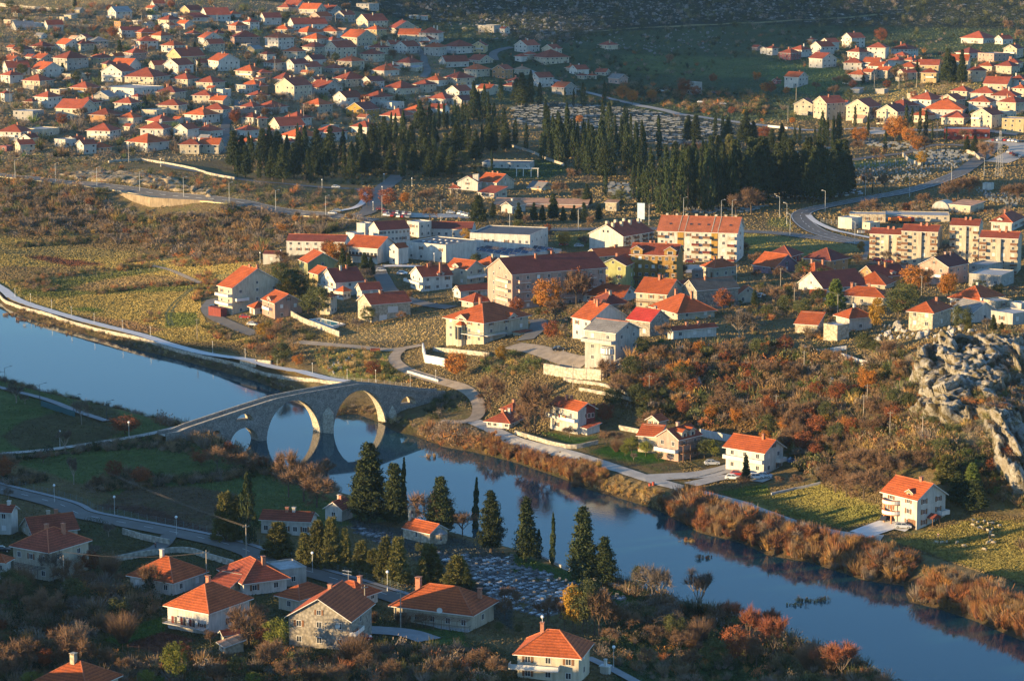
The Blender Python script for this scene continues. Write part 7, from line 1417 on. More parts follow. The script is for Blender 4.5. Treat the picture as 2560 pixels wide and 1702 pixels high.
def scatter(name, label, poly, n, mixs, size, protos=('b','t'), pts=None, minclear=True):
    q = sample(poly, n) if pts is None else pts
    x, y = fast_at(q[:,0], q[:,1]) if pts is None else (q[:,0], q[:,1]); n = len(x)
    sz = RNG.uniform(size[0], size[1], n)*RNG.choice([.7,1,1.35], n)
    if minclear: k = clear(x, y, sz*.6); x, y, sz = x[k], y[k], sz[k]; n = len(x)
    z = gzv(x, y); keys = list(mixs); pr = np.array([mixs[k] for k in keys], float); pr /= pr.sum(); kk = RNG.choice(len(keys), n, p=pr); Vs, Cs = [], []
    for i in range(n):
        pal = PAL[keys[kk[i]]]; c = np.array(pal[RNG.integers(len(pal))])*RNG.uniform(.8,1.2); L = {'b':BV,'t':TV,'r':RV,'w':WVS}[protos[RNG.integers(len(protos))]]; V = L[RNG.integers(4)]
        a = RNG.uniform(0, 2*pi); ca, sa = cos(a), sin(a); w = sz[i]*RNG.uniform(.8,1.25); W = np.empty_like(V)
        W[:,:,0] = (V[:,:,0]*ca-V[:,:,1]*sa)*w+x[i]; W[:,:,1] = (V[:,:,0]*sa+V[:,:,1]*ca)*w+y[i]; W[:,:,2] = V[:,:,2]*sz[i]+z[i]-.1; Vs.append(W); Cs.append(np.tile(c, (len(V),1)))
    if not Vs: return
    o = link(name, tri_mesh(name, np.concatenate(Vs), M_TINT, col=np.concatenate(Cs))); tag(o, label, kind='stuff'); return o
T = tp
scatter('scrub', 'brown leafless scrub on the slope below the upper road', T('01',[(-60,120),(500,140),(1050,240),(1500,340),(2356,360)])+T('11',[(1000,490),(600,600),(300,640)])+T('01',[(2356,850),(1550,830),(1500,760),(900,640),(-60,600)]), 1500, {'brown':6,'grey':4,'rust':.5,'olive':1.8,'gold':.4,'dark':.6}, (2.2,5.0), ('b','t','w'))
scatter('scrub', 'mixed scrub on the cut slope above the upper road', T('00',[(-40,1460),(700,1480),(1000,1540)])+T('01',[(1900,60),(2356,140)])+T('11',[(700,200),(980,190),(940,330),(500,370),(0,310)])+T('01',[(2356,300),(1500,200),(600,90),(-40,30)]), 620, {'brown':3,'olive':3,'dark':1.5,'rust':1,'grey':2}, (1.2,2.8))
SL = T('22',[(960,330),(1000,220),(1160,130),(1400,40),(1530,90),(1980,60),(2356,40)])+T('32',[(210,140),(480,130),(900,260),(1100,130),(1250,200),(1300,500),(1350,720),(1650,860),(1800,1120),(1500,1200),(1100,1190),(500,1140),(470,1290),(250,1180),(120,1010),(0,800)])+T('22',[(2150,760),(1720,820),(1650,640),(1200,700),(1160,560)])
scatter('scrub', 'autumn coloured scrub covering the rocky slope', SL, 2300, {'brown':7,'rust':1.6,'olive':3.6,'gold':1,'grey':2.4,'dark':2,'green':.5}, (1.4,3.9), ('b','t','w'))
scatter('scrub', 'low bushes clinging to the limestone cliff', T('32',[(1250,150),(1700,30),(2356,20),(2356,1350),(2000,1250),(1700,900),(1330,600)]), 300, {'olive':4,'brown':3,'rust':1,'grey':2}, (1.0,2.6))
scatter('garden_shrubs', 'garden shrubs and small bare trees between the hillside houses', [(-20,20),(620,10),(870,60),(1050,120),(1150,200),(1200,260),(1050,330),(860,330),(620,360),(300,400),(-20,400)], 2600, {'brown':5,'grey':5,'dark':2,'olive':3,'rust':.7,'green':1}, (2.0,5.2))
scatter('garden_shrubs', 'garden shrubs between the far houses', T('30',[(100,400),(700,380),(1400,430),(2000,420),(2400,430),(2400,1180),(1400,1150),(900,1120),(200,1080),(300,950),(700,930),(1400,880),(1000,760),(700,700),(400,640),(100,560)]), 420, {'brown':4,'grey':3,'dark':2,'olive':2,'rust':.8}, (1.6,3.6))
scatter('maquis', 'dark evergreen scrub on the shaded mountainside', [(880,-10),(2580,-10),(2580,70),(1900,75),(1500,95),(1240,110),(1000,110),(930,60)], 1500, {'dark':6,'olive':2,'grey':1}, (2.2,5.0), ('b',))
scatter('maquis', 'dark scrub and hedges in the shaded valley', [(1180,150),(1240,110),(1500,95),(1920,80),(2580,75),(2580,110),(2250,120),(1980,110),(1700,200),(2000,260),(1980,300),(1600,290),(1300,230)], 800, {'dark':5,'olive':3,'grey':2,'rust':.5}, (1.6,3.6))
scatter('hedgerow_scrub', 'dark bushes along the valley road and parking plots', T('20',[(640,830),(900,790),(1500,830),(2356,870),(2356,1060),(1900,1080),(1500,1010),(950,890)])+T('30',[(300,860),(400,1000),(300,1140),(0,1110)])[:0], 380, {'dark':3,'olive':2,'rust':2,'brown':3}, (2.0,4.2))
# reeds on the right bank
def bank(pts, n, wid, name, label, mixs, size, protos, off=.2):
    pts = [wat(*p) for p in pts]; seg = np.array([math.dist(a, b2) for a, b2 in zip(pts, pts[1:])]); cum = np.r_[0, np.cumsum(seg)]; u = RNG.uniform(0, cum[-1], n); k = np.searchsorted(cum, u)-1; k = np.clip(k, 0, len(seg)-1); f = (u-cum[k])/seg[k]; A_ = np.array(pts)
    d = A_[k+1]-A_[k]; d /= np.linalg.norm(d,axis=1)[:,None]; nr = np.c_[-d[:,1], d[:,0]]; nr *= np.sign(nr[:,1])[:,None]
    P_ = A_[k]+(A_[k+1]-A_[k])*f[:,None]+nr*(off+RNG.uniform(0,1,n)[:,None]*wid); return scatter(name, label, None, n, mixs, size, protos, P_)
bank([(1183,1129),(1280,1153),(1402,1194),(1476,1224)], 640, 6, 'reeds', 'tall orange-brown reeds along the bank below the riverside houses', {'reed':6,'brown':2,'gold':.6}, (1.3,3.2), ('r','r','w','t'))
bank([(1450,1215),(1573,1251),(1690,1298)], 330, 6, 'bank_growth', 'low golden grass and brush on the bank between the reed beds', {'dry':4,'gold':3,'brown':2}, (.6,1.5), ('t','r','b'))
bank([(1640,1275),(1747,1330),(1856,1357),(1920,1387),(2029,1406),(2164,1450),(2260,1463),(2273,1504),(2344,1520),(2436,1550),(2560,1602),(2700,1660)], 2500, 9.5, 'reeds', 'rust-coloured willow reeds lining the far bank downstream', {'reed':6,'brown':3,'rust':1.2,'grey':1.5}, (1.6,3.9), ('r','r','r','w','t'))
bank([(0,755),(54,787),(92,803),(239,842),(353,876),(446,898),(543,925),(640,952),(730,988),(836,1039),(895,1034),(950,1056),(1034,1088),(1107,1116)], 520, 3.2, 'bank_growth', 'dry bank growth between the river and the footpath wall', {'brown':4,'dry':3,'olive':2,'grey':2}, (.7,1.7), ('b','t'), .2)
bank([(1040,1088),(1107,1116),(1183,1129)], 120, 7, 'bank_growth', 'brown bushes at the bridge foot on the far bank', {'brown':4,'grey':3,'rust':1}, (1.4,3.0), ('t','b'))
def nbank(pts, n, wid, *a, **k): return bank(pts, n, -wid, *a, **k)
for nm, pts, n, wid, lb, mx, sz in (('bank_growth',[(0,952),(54,969),(130,990),(217,1010),(342,1039),(440,1062)],260,4,'dark growth fringing the near bank above the bridge',{'brown':4,'dark':2,'olive':2,'grey':2},(.7,1.9)),
        ('bank_growth',[(446,1067),(500,1085),(575,1133),(680,1178),(800,1225),(860,1245)],330,9,'bushy growth on the near bank below the bridge',{'brown':4,'rust':2,'grey':3,'dark':1},(1.4,3.6)),
        ('bank_growth',[(1538,1463),(1620,1493),(1725,1537),(1796,1550),(1920,1588),(2040,1635),(2154,1670),(2300,1760)],480,9,'dark brown thicket on the near bank downstream',{'brown':3,'rust':.8,'grey':3,'dark':3,'olive':2},(1.2,3.2))):
    P_ = [wat(*p) for p in pts]; seg = np.array([math.dist(a, b2) for a, b2 in zip(P_, P_[1:])]); cum = np.r_[0,np.cumsum(seg)]; u = RNG.uniform(0,cum[-1],n); k = np.clip(np.searchsorted(cum,u)-1,0,len(seg)-1); f = (u-cum[k])/seg[k]; A_ = np.array(P_); d = A_[k+1]-A_[k]; d /= np.linalg.norm(d,axis=1)[:,None]; nr = np.c_[-d[:,1],d[:,0]]; nr *= -np.sign(nr[:,1])[:,None]
    scatter(nm, lb, None, n, mx, sz, ('t','b'), A_[k]+(A_[k+1]-A_[k])*f[:,None]+nr*(.4+RNG.uniform(0,1,n)[:,None]*wid))
scatter('thicket', 'dark brown thicket between the near gardens', T('03',[(560,620),(900,660),(1250,780),(1500,830),(1480,950),(1000,1130),(300,1150),(-40,1050),(-40,900),(560,880),(600,760)]), 420, {'brown':4,'grey':4,'dark':3,'rust':1}, (1.5,3.4))
scatter('thicket', 'brown undergrowth along the lowest edge of the near bank', T('03',[(-40,1150),(500,1200),(900,1280),(1150,1380),(1500,1400),(1600,1350),(2000,1350),(2356,1330)])+T('13',[(900,1330),(1100,1260),(1900,1300),(2200,1330),(2200,1600),(0,1640)])+T('03',[(-40,1640)]), 800, {'brown':4,'grey':3,'dark':2,'rust':2,'olive':1.5}, (1.1,2.8))
scatter('thicket', 'dark undergrowth on the lower river terrace', T('23',[(850,900),(1300,860),(1900,1020),(2356,1200)])+T('33',[(300,1400),(900,1500),(1000,1660),(-600,1660)])+T('23',[(1300,1640),(1000,1440),(760,1300),(760,1130)]), 380, {'brown':4,'grey':4,'dark':3,'rust':1.2,'olive':1.5}, (1.0,2.6))
scatter('hedgerow', 'dark hedge line across the near meadow', T('02',[(0,1060),(350,1010),(900,960),(1100,920),(1600,890),(1790,1000),(1780,1060),(1400,1000),(900,1020),(300,1090),(0,1150)]), 420, {'brown':4,'dark':4,'grey':2}, (1.0,2.2))
scatter('hedgerow', 'dark bramble mounds in the near meadow', T('02',[(800,1340),(1150,1210),(1300,1200),(1500,1280),(1900,1240),(2356,1180),(2356,1260),(1700,1330),(1200,1370),(850,1400)]), 420, {'brown':4,'dark':4,'grey':2}, (1.0,2.4))
scatter('hedgerow', 'small dark bramble patch by the near road', T('02',[(-40,1290),(200,1230),(400,1250),(430,1290),(200,1330),(-40,1370)]), 130, {'brown':4,'dark':4,'grey':2}, (1.0,2.2))
scatter('hedgerow', 'dark hedges dividing the sunny meadow', T('01',[(50,690),(600,640),(1000,640),(1180,590),(1200,640),(700,690),(100,720)])+T('01',[(1150,830),(1500,770),(1620,800),(1350,850),(1170,860)])[:0], 150, {'brown':4,'dark':3,'olive':2}, (1.2,2.4))
for pg, n, lb in ((T('01',[(1150,820),(1450,770),(1620,790),(1400,840),(1170,860)]),90,'dark hedge clump in the middle of the sunny meadow'),(T('01',[(1540,850),(1700,830),(2356,790)])+T('11',[(0,790)])+T('01',[(2356,850),(1800,890),(1560,890)]),160,'dark hedge at the foot of the brown scrub'),(T('01',[(320,970),(750,930),(1330,860),(1420,900),(900,960),(500,1000),(330,1010)]),150,'hedge along the pale post fence'),
        (T('01',[(880,1130),(1300,1060),(1720,1040),(1720,1070),(1300,1090),(900,1150)]),120,'low dark bank of bushes across the yellow field'),(T('01',[(130,1000),(420,1010),(540,1080),(500,1140),(330,1120),(100,1060)]),110,'brambles at the corner of the field and footpath'),(T('01',[(1260,1330),(1480,1310),(1500,1410),(1270,1400)]),30,'bare bushes beside the tyre tracks'),(T('01',[(1750,980),(1990,960),(2000,1100),(1800,1250),(1780,1150)]),110,'orange bushes beside the three-storey house')):
    scatter('hedgerow', lb, pg, n, {'brown':4,'dark':2,'olive':2,'rust':1.5 if 'orange' not in lb else 6}, (1.0,2.3))
scatter('hillside_scrub', 'green and golden scrub on the slope above the bridge', T('12',[(500,90),(700,80),(1000,90),(1230,130),(1280,230),(1400,310),(1500,380),(1200,390),(900,340),(660,300),(560,200)]), 230, {'green':3,'gold':2,'olive':3,'rust':1.5,'dry':3}, (.8,2.2))
scatter('hillside_scrub', 'bushes below the knoll houses beside the meadow', T('01',[(1900,1350),(2150,1440),(2356,1500),(2356,1568),(2000,1568),(1850,1440)])+T('11',[(0,1420),(300,1380),(450,1490),(700,1560),(600,1568)])+T('12',[(400,30),(250,240),(60,200),(-60,100)]), 260, {'brown':3,'olive':3,'gold':1,'rust':1,'dark':2}, (1.0,2.6))
scatter('hillside_scrub', 'garden bushes on the knoll around the white houses', T('11',[(150,860),(380,900),(480,1000),(580,1180),(540,1350),(400,1280),(200,1120),(100,960)]), 130, {'olive':5,'gold':2,'dark':2,'brown':2}, (1.4,3.0))
scatter('hillside_scrub', 'dark bushes at the far bridge end and under the villa', T('12',[(1640,460),(1800,480),(1950,560),(1900,650),(1700,730),(1550,720),(1520,600),(1560,480)]), 110, {'dark':3,'olive':3,'grey':2}, (.8,1.9))
scatter('hillside_scrub', 'green bushes on the bank under the cream villa terrace', T('12',[(1980,180),(2200,150),(2356,120)])+T('22',[(0,110),(290,210),(290,300),(100,310),(0,330)])+T('12',[(2250,330),(2080,260)]), 130, {'olive':5,'green':2,'gold':1,'brown':2}, (1.0,2.4))
scatter('garden_shrubs', 'vines and shrubs in the plateau gardens', T('31',[(-200,1060),(300,1050),(500,1180),(640,1300),(900,1270),(950,1400),(700,1568),(300,1560),(250,1330),(-100,1400)])+T('22',[(1200,0)])[:0], 560, {'brown':4,'grey':3,'olive':3,'dry':1.5,'rust':1}, (.9,2.6), ('b','t','w'))
scatter('garden_shrubs', 'shrubs and bare bushes between the town houses', T('21',[(200,1400),(600,1180),(1150,1200),(1600,1280),(2356,1000),(2356,1568),(1900,1400),(1500,1380),(1000,1500),(400,1568)]), 420, {'brown':4,'grey':3,'olive':3,'rust':1,'gold':.5}, (.9,2.8), ('b','t','w'))
scatter('garden_shrubs', 'shrubs in gardens around the estate and car park', T('11',[(1180,260),(1500,200),(1900,250),(2200,260),(2356,420),(2300,500),(1800,380),(1500,350),(1180,350)]), 130, {'brown':4,'grey':3,'dark':2}, (1.0,2.2))
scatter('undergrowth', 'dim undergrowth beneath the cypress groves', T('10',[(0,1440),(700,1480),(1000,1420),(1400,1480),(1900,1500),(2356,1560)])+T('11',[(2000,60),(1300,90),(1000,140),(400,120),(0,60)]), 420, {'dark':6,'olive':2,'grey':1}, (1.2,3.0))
scatter('verge_scrub', 'dry scrub on the road verge beside the orchard depot', T('31',[(1000,330),(1700,280),(2000,340),(2356,380),(2356,420),(1900,410),(1300,400),(1100,380)]), 200, {'brown':5,'grey':3,'rust':1}, (1.0,2.4))
scatter('reed_island', 'dry reed tufts standing in the river shallows', None, 0, {'dry':3,'reed':3}, (.4,1.0), ('r','b'), np.array([np.array(wat(*px(t,X,Y)))+RNG.normal(size=2)*s for t,X,Y,s,n in (('01',120,1330,1.2,40),('01',230,1380,1.0,30),('01',410,1430,1.2,40),('01',540,1530,1.0,12),('23',1628,285,.5,18),('23',1785,435,.5,14),('33',360,830,.8,26),('33',485,825,.5,12),('12',1590,1068,.8,14),('33',240,870,.7,10)) for _ in range(n)]), False) if False else None
pts = np.array([np.array(wat(*px(t,X,Y)))+RNG.normal(size=2)*s*np.array([1.6,1]) for t,X,Y,s,n in (('01',120,1330,1.2,40),('01',230,1380,1.0,30),('01',410,1430,1.2,40),('01',640,1500,1.2,26),('23',1628,285,.5,18),('23',1785,435,.5,14),('33',360,830,.8,26),('33',485,825,.5,12),('12',1590,1068,.8,14),('33',240,870,.7,10)) for _ in range(n)])
_gz = gzv
def gzv(x, y): return np.maximum(_gz(x, y), -.02)
scatter('reed_tufts', 'dry reed tufts standing in the river shallows', None, 0, {'dry':3,'reed':3,'brown':2}, (.5,1.1), ('r','b'), pts, False)
gzv = _gz
# clipped hedges are things
def hedge(t, pts, h, w, label):
    pts = densify(track([(t, pts)]), .8); nn = normals(pts); r = RNG; Q = []
    for p, n_ in zip(pts, nn):
        m = 26; o = r.uniform(-w/2, w/2, m); a = r.uniform(-.45,.45,m); z = gz(*p)+r.uniform(.1,h,m); Q.append(np.c_[p[0]+n_[0]*o-n_[1]*a, p[1]+n_[1]*o+n_[0]*a, z])
    V = rquads(np.concatenate(Q), .10, .12, r, .2); o = link('hedge', tri_mesh('hedge', V, M_HEDGE)); tag(o, label, 'hedge', None)
hedge('22', [(690,1010),(800,1070),(980,1110),(1080,1135),(1200,1120)], 1.3, 1.1, 'clipped green hedge curving around the pink villa lawn')
hedge('22', [(1180,1150),(1330,1200),(1550,1185),(1750,1140),(1960,1080)], 1.4, 1.2, 'long clipped green hedge along the lane behind the parked silver car')
hedge('22', [(720,1000),(800,985),(900,970)], 1.2, 1.0, 'short dark hedge at the top of the pink villa lawn')
hedge('22', [(290,870),(420,900),(560,940),(780,900)], 1.1, 1.4, 'dark hedge on the wall edge below the laundry house')
hedge('03', [(800,100),(900,115),(970,135)], 1.3, 1.2, 'dark clipped hedge beside the near road')
hedge('21', [(530,670),(620,655),(710,675)], 1.6, 2.0, 'dark rounded hedge beside the institute car park')
# ------------------------------------------------------------------ grass standing on open ground: upright blades tinted like the soil cover they grow on
def blades(name, label, poly, n, h, wd, sat=1.0):
    q = sample(poly, n); x, y = fast_at(q[:,0], q[:,1]); k = clear(x, y, np.full(len(x), .2)); x, y, qq = x[k], y[k], q[k]; z = gzv(x, y); m = len(x)
    # ground tint from the nearest vertex of the ground sheet
    ia = np.clip(((x/y)-ang[0])/(ang[1]-ang[0]), 0, NA-1).astype(int); iy = np.clip(np.searchsorted(ys, y), 0, NY-1); c = col[iy*NA+ia]*RNG.uniform(.85,1.22,m)[:,None]*sat
    H_ = RNG.uniform(h*.5, h*1.3, m)*(1+.6*(hash_noise(x, y, 9, 12)-.5)); W_ = RNG.uniform(wd*.6, wd*1.3, m); a = atan2(-DY, -DX)+pi/2+RNG.normal(0, .55, m); dx, dy = np.cos(a)*W_/2, np.sin(a)*W_/2; lx, ly = RNG.normal(size=m)*H_*.35, RNG.normal(size=m)*H_*.35
    V = np.stack([np.c_[x-dx,y-dy,z-.05],np.c_[x+dx,y+dy,z-.05],np.c_[x+dx*.7+lx,y+dy*.7+ly,z+H_],np.c_[x-dx*.7+lx,y-dy*.7+ly,z+H_*.9]], 1)
    o = link(name, tri_mesh(name, V, M_GRASS, col=c)); tag(o, label, kind='stuff')
blades('grass', 'yellow-green grass of the sunny meadow beyond the river', T('01',[(-60,590),(500,610),(1150,690),(1500,830),(2356,850),(2356,900),(2000,960),(1850,1150),(1850,1300),(1900,1400),(2356,1540)])+T('02',[(2356,150),(1700,50),(1400,0)])+T('01',[(900,1420),(140,1180),(-60,1040)]), 110000, .30, .5)
blades('grass', 'dry grass on the slopes and gardens of the far bank', [(-20,400),(600,440),(1060,560),(1500,540),(2580,560),(2580,850),(2250,1080),(2030,1150),(1650,1050),(1300,1100),(1100,980),(800,920),(600,830),(500,640),(-20,590)], 120000, .32, .5)
blades('grass', 'grass on the hillside between the houses', [(-20,-10),(870,-10),(1050,110),(1180,200),(1200,300),(900,330),(620,400),(-20,420)], 50000, .45, .9)
blades('grass', 'grass across the far valley fields', [(900,-5),(2580,-5),(2580,560),(1500,540),(1060,560),(860,440),(620,430),(620,370),(900,330),(1200,260),(1000,110)], 70000, .5, 1.0)
blades('grass', 'grass of the sheep pasture and riverside lawns', T('22',[(1650,1340),(1900,1420),(2356,1520)])+T('33',[(0,20),(500,180),(1000,280),(1500,420),(2000,580),(2400,720),(2400,60),(1900,20),(1500,130)])+T('32',[(1100,1400),(500,1300),(0,1350),(-600,1180),(-900,1000)]), 60000, .24, .4)
blades('grass', 'dark grass of the near meadow and gardens', [(-20,900),(120,985),(340,1045),(560,1140),(870,1260),(1010,1300),(1300,1390),(1600,1500),(2150,1690),(2100,1720),(-20,1720)], 80000, .25, .45)
scatter('scrub', 'scrub continuing beyond the right picture edge', [(2556,250),(3050,250),(3050,1420),(2556,1400)], 900, {'brown':5,'olive':4,'grey':3,'dark':2,'rust':1}, (1.6,4.0), ('b','t'))
scatter('scrub', 'scrub continuing beyond the left picture edge', [(-480,20),(-6,10),(-6,640),(-480,640)], 420, {'brown':5,'olive':4,'grey':3,'dark':1}, (1.6,4.0), ('b','t'))
blades('grass', 'dry grass beyond the picture edges', [(2556,100),(3050,100),(3050,1450),(2556,1420)], 30000, .4, .6)
# ------------------------------------------------------------------ rock
import bmesh
def rock_mat(name, c, c2):
    m, nt, b = new_mat(name); v = coord(nt, False); n1 = noise(nt, v, .35, 5, .7); n2 = noise(nt, v, 1.6, 4, .7)
    vo = N(nt, 'ShaderNodeTexVoronoi', Scale=.8); vo.feature = 'DISTANCE_TO_EDGE'; nt.links.new(v, vo.inputs['Vector'])
    c1 = mix(nt, rng(nt, n1, .38, .62, 0, 1), c, c2); c1 = mul(nt, c1, rng(nt, n2, .3, .7, .72, 1.2)); c1 = mul(nt, c1, rng(nt, vo.outputs['Distance'], 0, .09, .55, 1))
    nt.links.new(c1, b.inputs['Base Color']); b.inputs['Roughness'].default_value = .95; bump(nt, b, n2, .9, .8); return m
M_ROCK = rock_mat('limestone', (.56,.53,.47), (.38,.36,.32)); M_ROCKTAN = rock_mat('tan_rock', (.48,.38,.26), (.32,.25,.17)); M_ROCKG = rock_mat('grey_rock', (.24,.24,.235), (.16,.16,.155))
def hull(seed, n=16, el=1.0):
    r = np.random.default_rng(seed); bm = bmesh.new(); P_ = r.normal(size=(n,3)); P_ /= np.linalg.norm(P_,axis=1)[:,None]; P_ *= r.uniform(.65,1,n)[:,None]*np.array([1,.8,el])
    vs = [bm.verts.new(tuple(p)) for p in P_]; bmesh.ops.convex_hull(bm, input=vs); bmesh.ops.triangulate(bm, faces=bm.faces[:])
    V = np.array([[tuple(v.co) for v in f.verts] for f in bm.faces]); bm.free(); return V
HV = [hull(300+i, 18, 1.0+.25*(i % 4)) for i in range(10)]
def rocks(name, poly, n, size, mat, label=None, kind='structure', sink=.35, minclear=True, lean=.3, flat=1.0):
    q = sample(poly, n); x, y = fast_at(q[:,0], q[:,1]); sz = RNG.uniform(0,1,n)**2.2*(size[1]-size[0])+size[0]
    if minclear: k = clear(x, y, sz); x, y, sz = x[k], y[k], sz[k]
    z = gzv(x, y); Vs = []
    for i in range(len(x)):
        V = HV[RNG.integers(10)].copy(); V[:,:,2] *= flat; a = RNG.uniform(0,2*pi); ca, sa = cos(a), sin(a); t = RNG.normal()*lean; ct, st2 = cos(t), sin(t)
        V = np.stack([V[:,:,0]*ct+V[:,:,2]*st2, V[:,:,1], -V[:,:,0]*st2+V[:,:,2]*ct], 2); W = np.stack([V[:,:,0]*ca-V[:,:,1]*sa, V[:,:,0]*sa+V[:,:,1]*ca, V[:,:,2]], 2)*sz[i]*RNG.uniform(.75,1.25,3)
        Vs.append(W+np.array((x[i], y[i], z[i]+sz[i]*(.5-sink))))
    o = link(name, tri_mesh(name, np.concatenate(Vs), mat)); tag(o, label, kind=kind); return o
CL = T('32',[(1290,200),(1380,40),(1560,-60),(1750,-20),(2000,-80),(2400,-60),(2450,1300),(2260,1380),(2060,1260),(2050,1080),(1850,1060),(1700,960),(1560,900),(1440,800),(1320,690),(1280,420)])
def cells(x, y, n, seed, sx, sy):        # nearest and second nearest random site, stretched upslope
    r_ = np.random.default_rng(seed); S = np.c_[r_.uniform(x.min()-6, x.max()+6, n), r_.uniform(y.min()-6, y.max()+6, n)]; off = r_.uniform(0,1,n); tx, ty = r_.normal(size=n), r_.normal(size=n)
    f1 = np.full(len(x), 1e9); f2 = f1.copy(); k = np.zeros(len(x), int)
    for i in range(n):
        d = np.hypot((x-S[i,0])/sx, (y-S[i,1])/sy); up = d < f1; f2 = np.where(up, f1, np.minimum(f2, d)); k = np.where(up, i, k); f1 = np.where(up, d, f1)
    return f2-f1, off[k], tx[k]*(x-S[k,0])+ty[k]*(y-S[k,1])
M_CLIFF = None
def crag(name, poly, step, nb, ns_, amp, fade, mat, kz=.55, ky=-.75, kx_=-.3):
    lo, hi = poly.min(0)-2, poly.max(0)+2; xs_, ys_ = np.arange(lo[0], hi[0], step), np.arange(lo[1], hi[1], step*1.2); X0, Y0 = [q.ravel() for q in np.meshgrid(xs_, ys_)]
    sd_ = poly_sd(poly, X0, Y0); wx, wy = X0+(hash_noise(X0,Y0,3.5,31)-.5)*3, Y0+(hash_noise(X0,Y0,3.5,32)-.5)*4
    e1_, o1_, t1_ = cells(wx, wy, nb, 41, 1.0, 2.0); e2_, o2_, t2_ = cells(wx, wy, ns_, 42, 1.0, 1.9); edge = np.clip((-sd_+(hash_noise(X0,Y0,6,33)-.5)*6)/fade, 0, 1)
    hgt = (o1_*5.2+t1_*.16+np.minimum(e1_*1.4, 1.0)*1.1) + (o2_*1.7+t2_*.28+np.minimum(e2_*2.5, .6)) + (hash_noise(X0,Y0,1.2,34)-.5)*.5
    dsp = edge*(hgt*amp+.3); Z = gzv(X0, Y0)-.3+dsp*kz-(1-edge)*1.6; nx_, ny_ = len(xs_), len(ys_); I2 = (np.arange(ny_-1)[:,None]*nx_+np.arange(nx_-1)[None,:]).ravel(); I2 = I2[(sd_[I2] < 4)]; Q2 = np.c_[I2, I2+1, I2+nx_+1, I2+nx_].astype(np.int32)
    me = bpy.data.meshes.new(name); me.vertices.add(len(X0)); me.vertices.foreach_set('co', np.c_[X0+dsp*kx_, Y0+dsp*ky, Z].astype(np.float32).ravel()); me.loops.add(Q2.size); me.loops.foreach_set('vertex_index', Q2.ravel()); me.polygons.add(len(Q2)); me.polygons.foreach_set('loop_start', np.arange(0,Q2.size,4,dtype=np.int32)); me.polygons.foreach_set('loop_total', np.full(len(Q2),4,np.int32)); me.update(); me.validate(); me.materials.append(mat)
    tag(link(name, me), kind='structure'); return X0, Y0, edge
def cliff_mat(name, ca_, cb_, veg, vlo, vhi):
    m, nt, b = new_mat(name); v = coord(nt, False); n1 = noise(nt, v, .16, 5, .7); n2 = noise(nt, v, 1.2, 5, .7); c1 = mix(nt, rng(nt, n1, .42, .6, 0, 1), ca_, cb_); c1 = mul(nt, c1, rng(nt, n2, .3, .7, .6, 1.2))
    c1 = mix(nt, rng(nt, noise(nt, v, .3, 5, .75), vlo, vhi, 0, .92), c1, veg); nt.links.new(c1, b.inputs['Base Color']); b.inputs['Roughness'].default_value = .95; bump(nt, b, n2, 1.0, .7); return m
cw = np.array([wat(*px('32',X,Y), z) for X, Y, z in ((1330,330,25),(1420,120,30),(1620,30,32),(1850,0,33),(2450,-60,33),(2520,1560,7),(2240,1560,7),(2030,1430,8),(1960,1180,11),(1840,1110,13),(1700,1010,15),(1560,940,16),(1400,760,20),(1320,560,23))])
CX0, CY0, edge = crag('cliff', cw, .42, 170, 2200, 1.3, 2.6, cliff_mat('cliff_limestone', (.40,.38,.345), (.27,.235,.18), (.115,.09,.04), .49, .57))
cw2 = np.array([tuple(tat('01',X,Y)[:2]) for X, Y in ((480,30),(1000,0),(1300,30),(1640,95),(1960,180),(1960,240),(1600,190),(1300,145),(1000,110),(700,75))])
crag('rock_cutting', cw2, .7, 240, 1600, .42, 2.0, cliff_mat('tan_cut_rock', (.44,.36,.25), (.30,.24,.16), (.16,.12,.055), .46, .56), .5, -.6, -.2)
top = np.where((edge > .6))[0]; pick = RNG.choice(top, 900); gsave = gzv
def gzv(x, y): return gsave(x, y)+2.2
scatter('cliff_scrub', 'shrubs rooted in ledges of the limestone cliff', None, 0, {'olive':4,'brown':4,'rust':1.5,'dark':1,'grey':2}, (.9,2.4), ('b','t'), np.c_[CX0[pick], CY0[pick]], False)
gzv = gsave
scatter('cliff_scrub', 'shrubs at the foot of the limestone cliff behind the big white house', T('32',[(1650,950),(1900,1000),(2356,900),(2400,1560),(2080,1450),(1900,1300),(1700,1240),(1500,1180)]), 420, {'olive':5,'brown':4,'dark':3,'rust':1.2,'green':1.5}, (1.0,2.8), ('b','t','w'), None, False)
scatter('cliff_scrub', 'grass and shrubs over the left part of the limestone cliff', T('32',[(1180,200),(1700,0),(1800,400),(1900,800),(1700,950),(1400,800),(1250,550)]), 330, {'olive':5,'green':3,'brown':4,'gold':1,'rust':1}, (.9,2.2), ('b','t'), None, False)
rocks('rocks', T('22',[(1620,280),(1740,270),(1760,520),(1660,540)])+T('32',[])[:0], 26, (.9,2.6), M_ROCK, 'pale limestone crag among the scrub', 'stuff', .3)
rocks('rocks', T('32',[(580,340),(760,330),(760,460),(600,460)]), 22, (.7,2.0), M_ROCK, 'pale rocks on the scrub slope', 'stuff')
rocks('rocks', T('32',[(150,540),(500,500),(820,520),(820,640),(400,740),(200,720)]), 60, (.4,1.4), M_ROCK, 'small limestone outcrops on the scrub slope', 'stuff')
rocks('rocks', T('22',[(1330,330),(1620,500),(1900,480),(2200,400),(2356,520),(2356,760),(1800,700),(1400,560)]), 60, (.4,1.3), M_ROCK, 'scattered boulders on the rocky slope', 'stuff')
rocks('rocks', T('31',[(1050,1400),(1500,1470),(1900,1440),(1950,1568),(1000,1568)]), 60, (.5,1.8), M_ROCK, 'limestone outcrops beneath the old stone house', 'stuff')
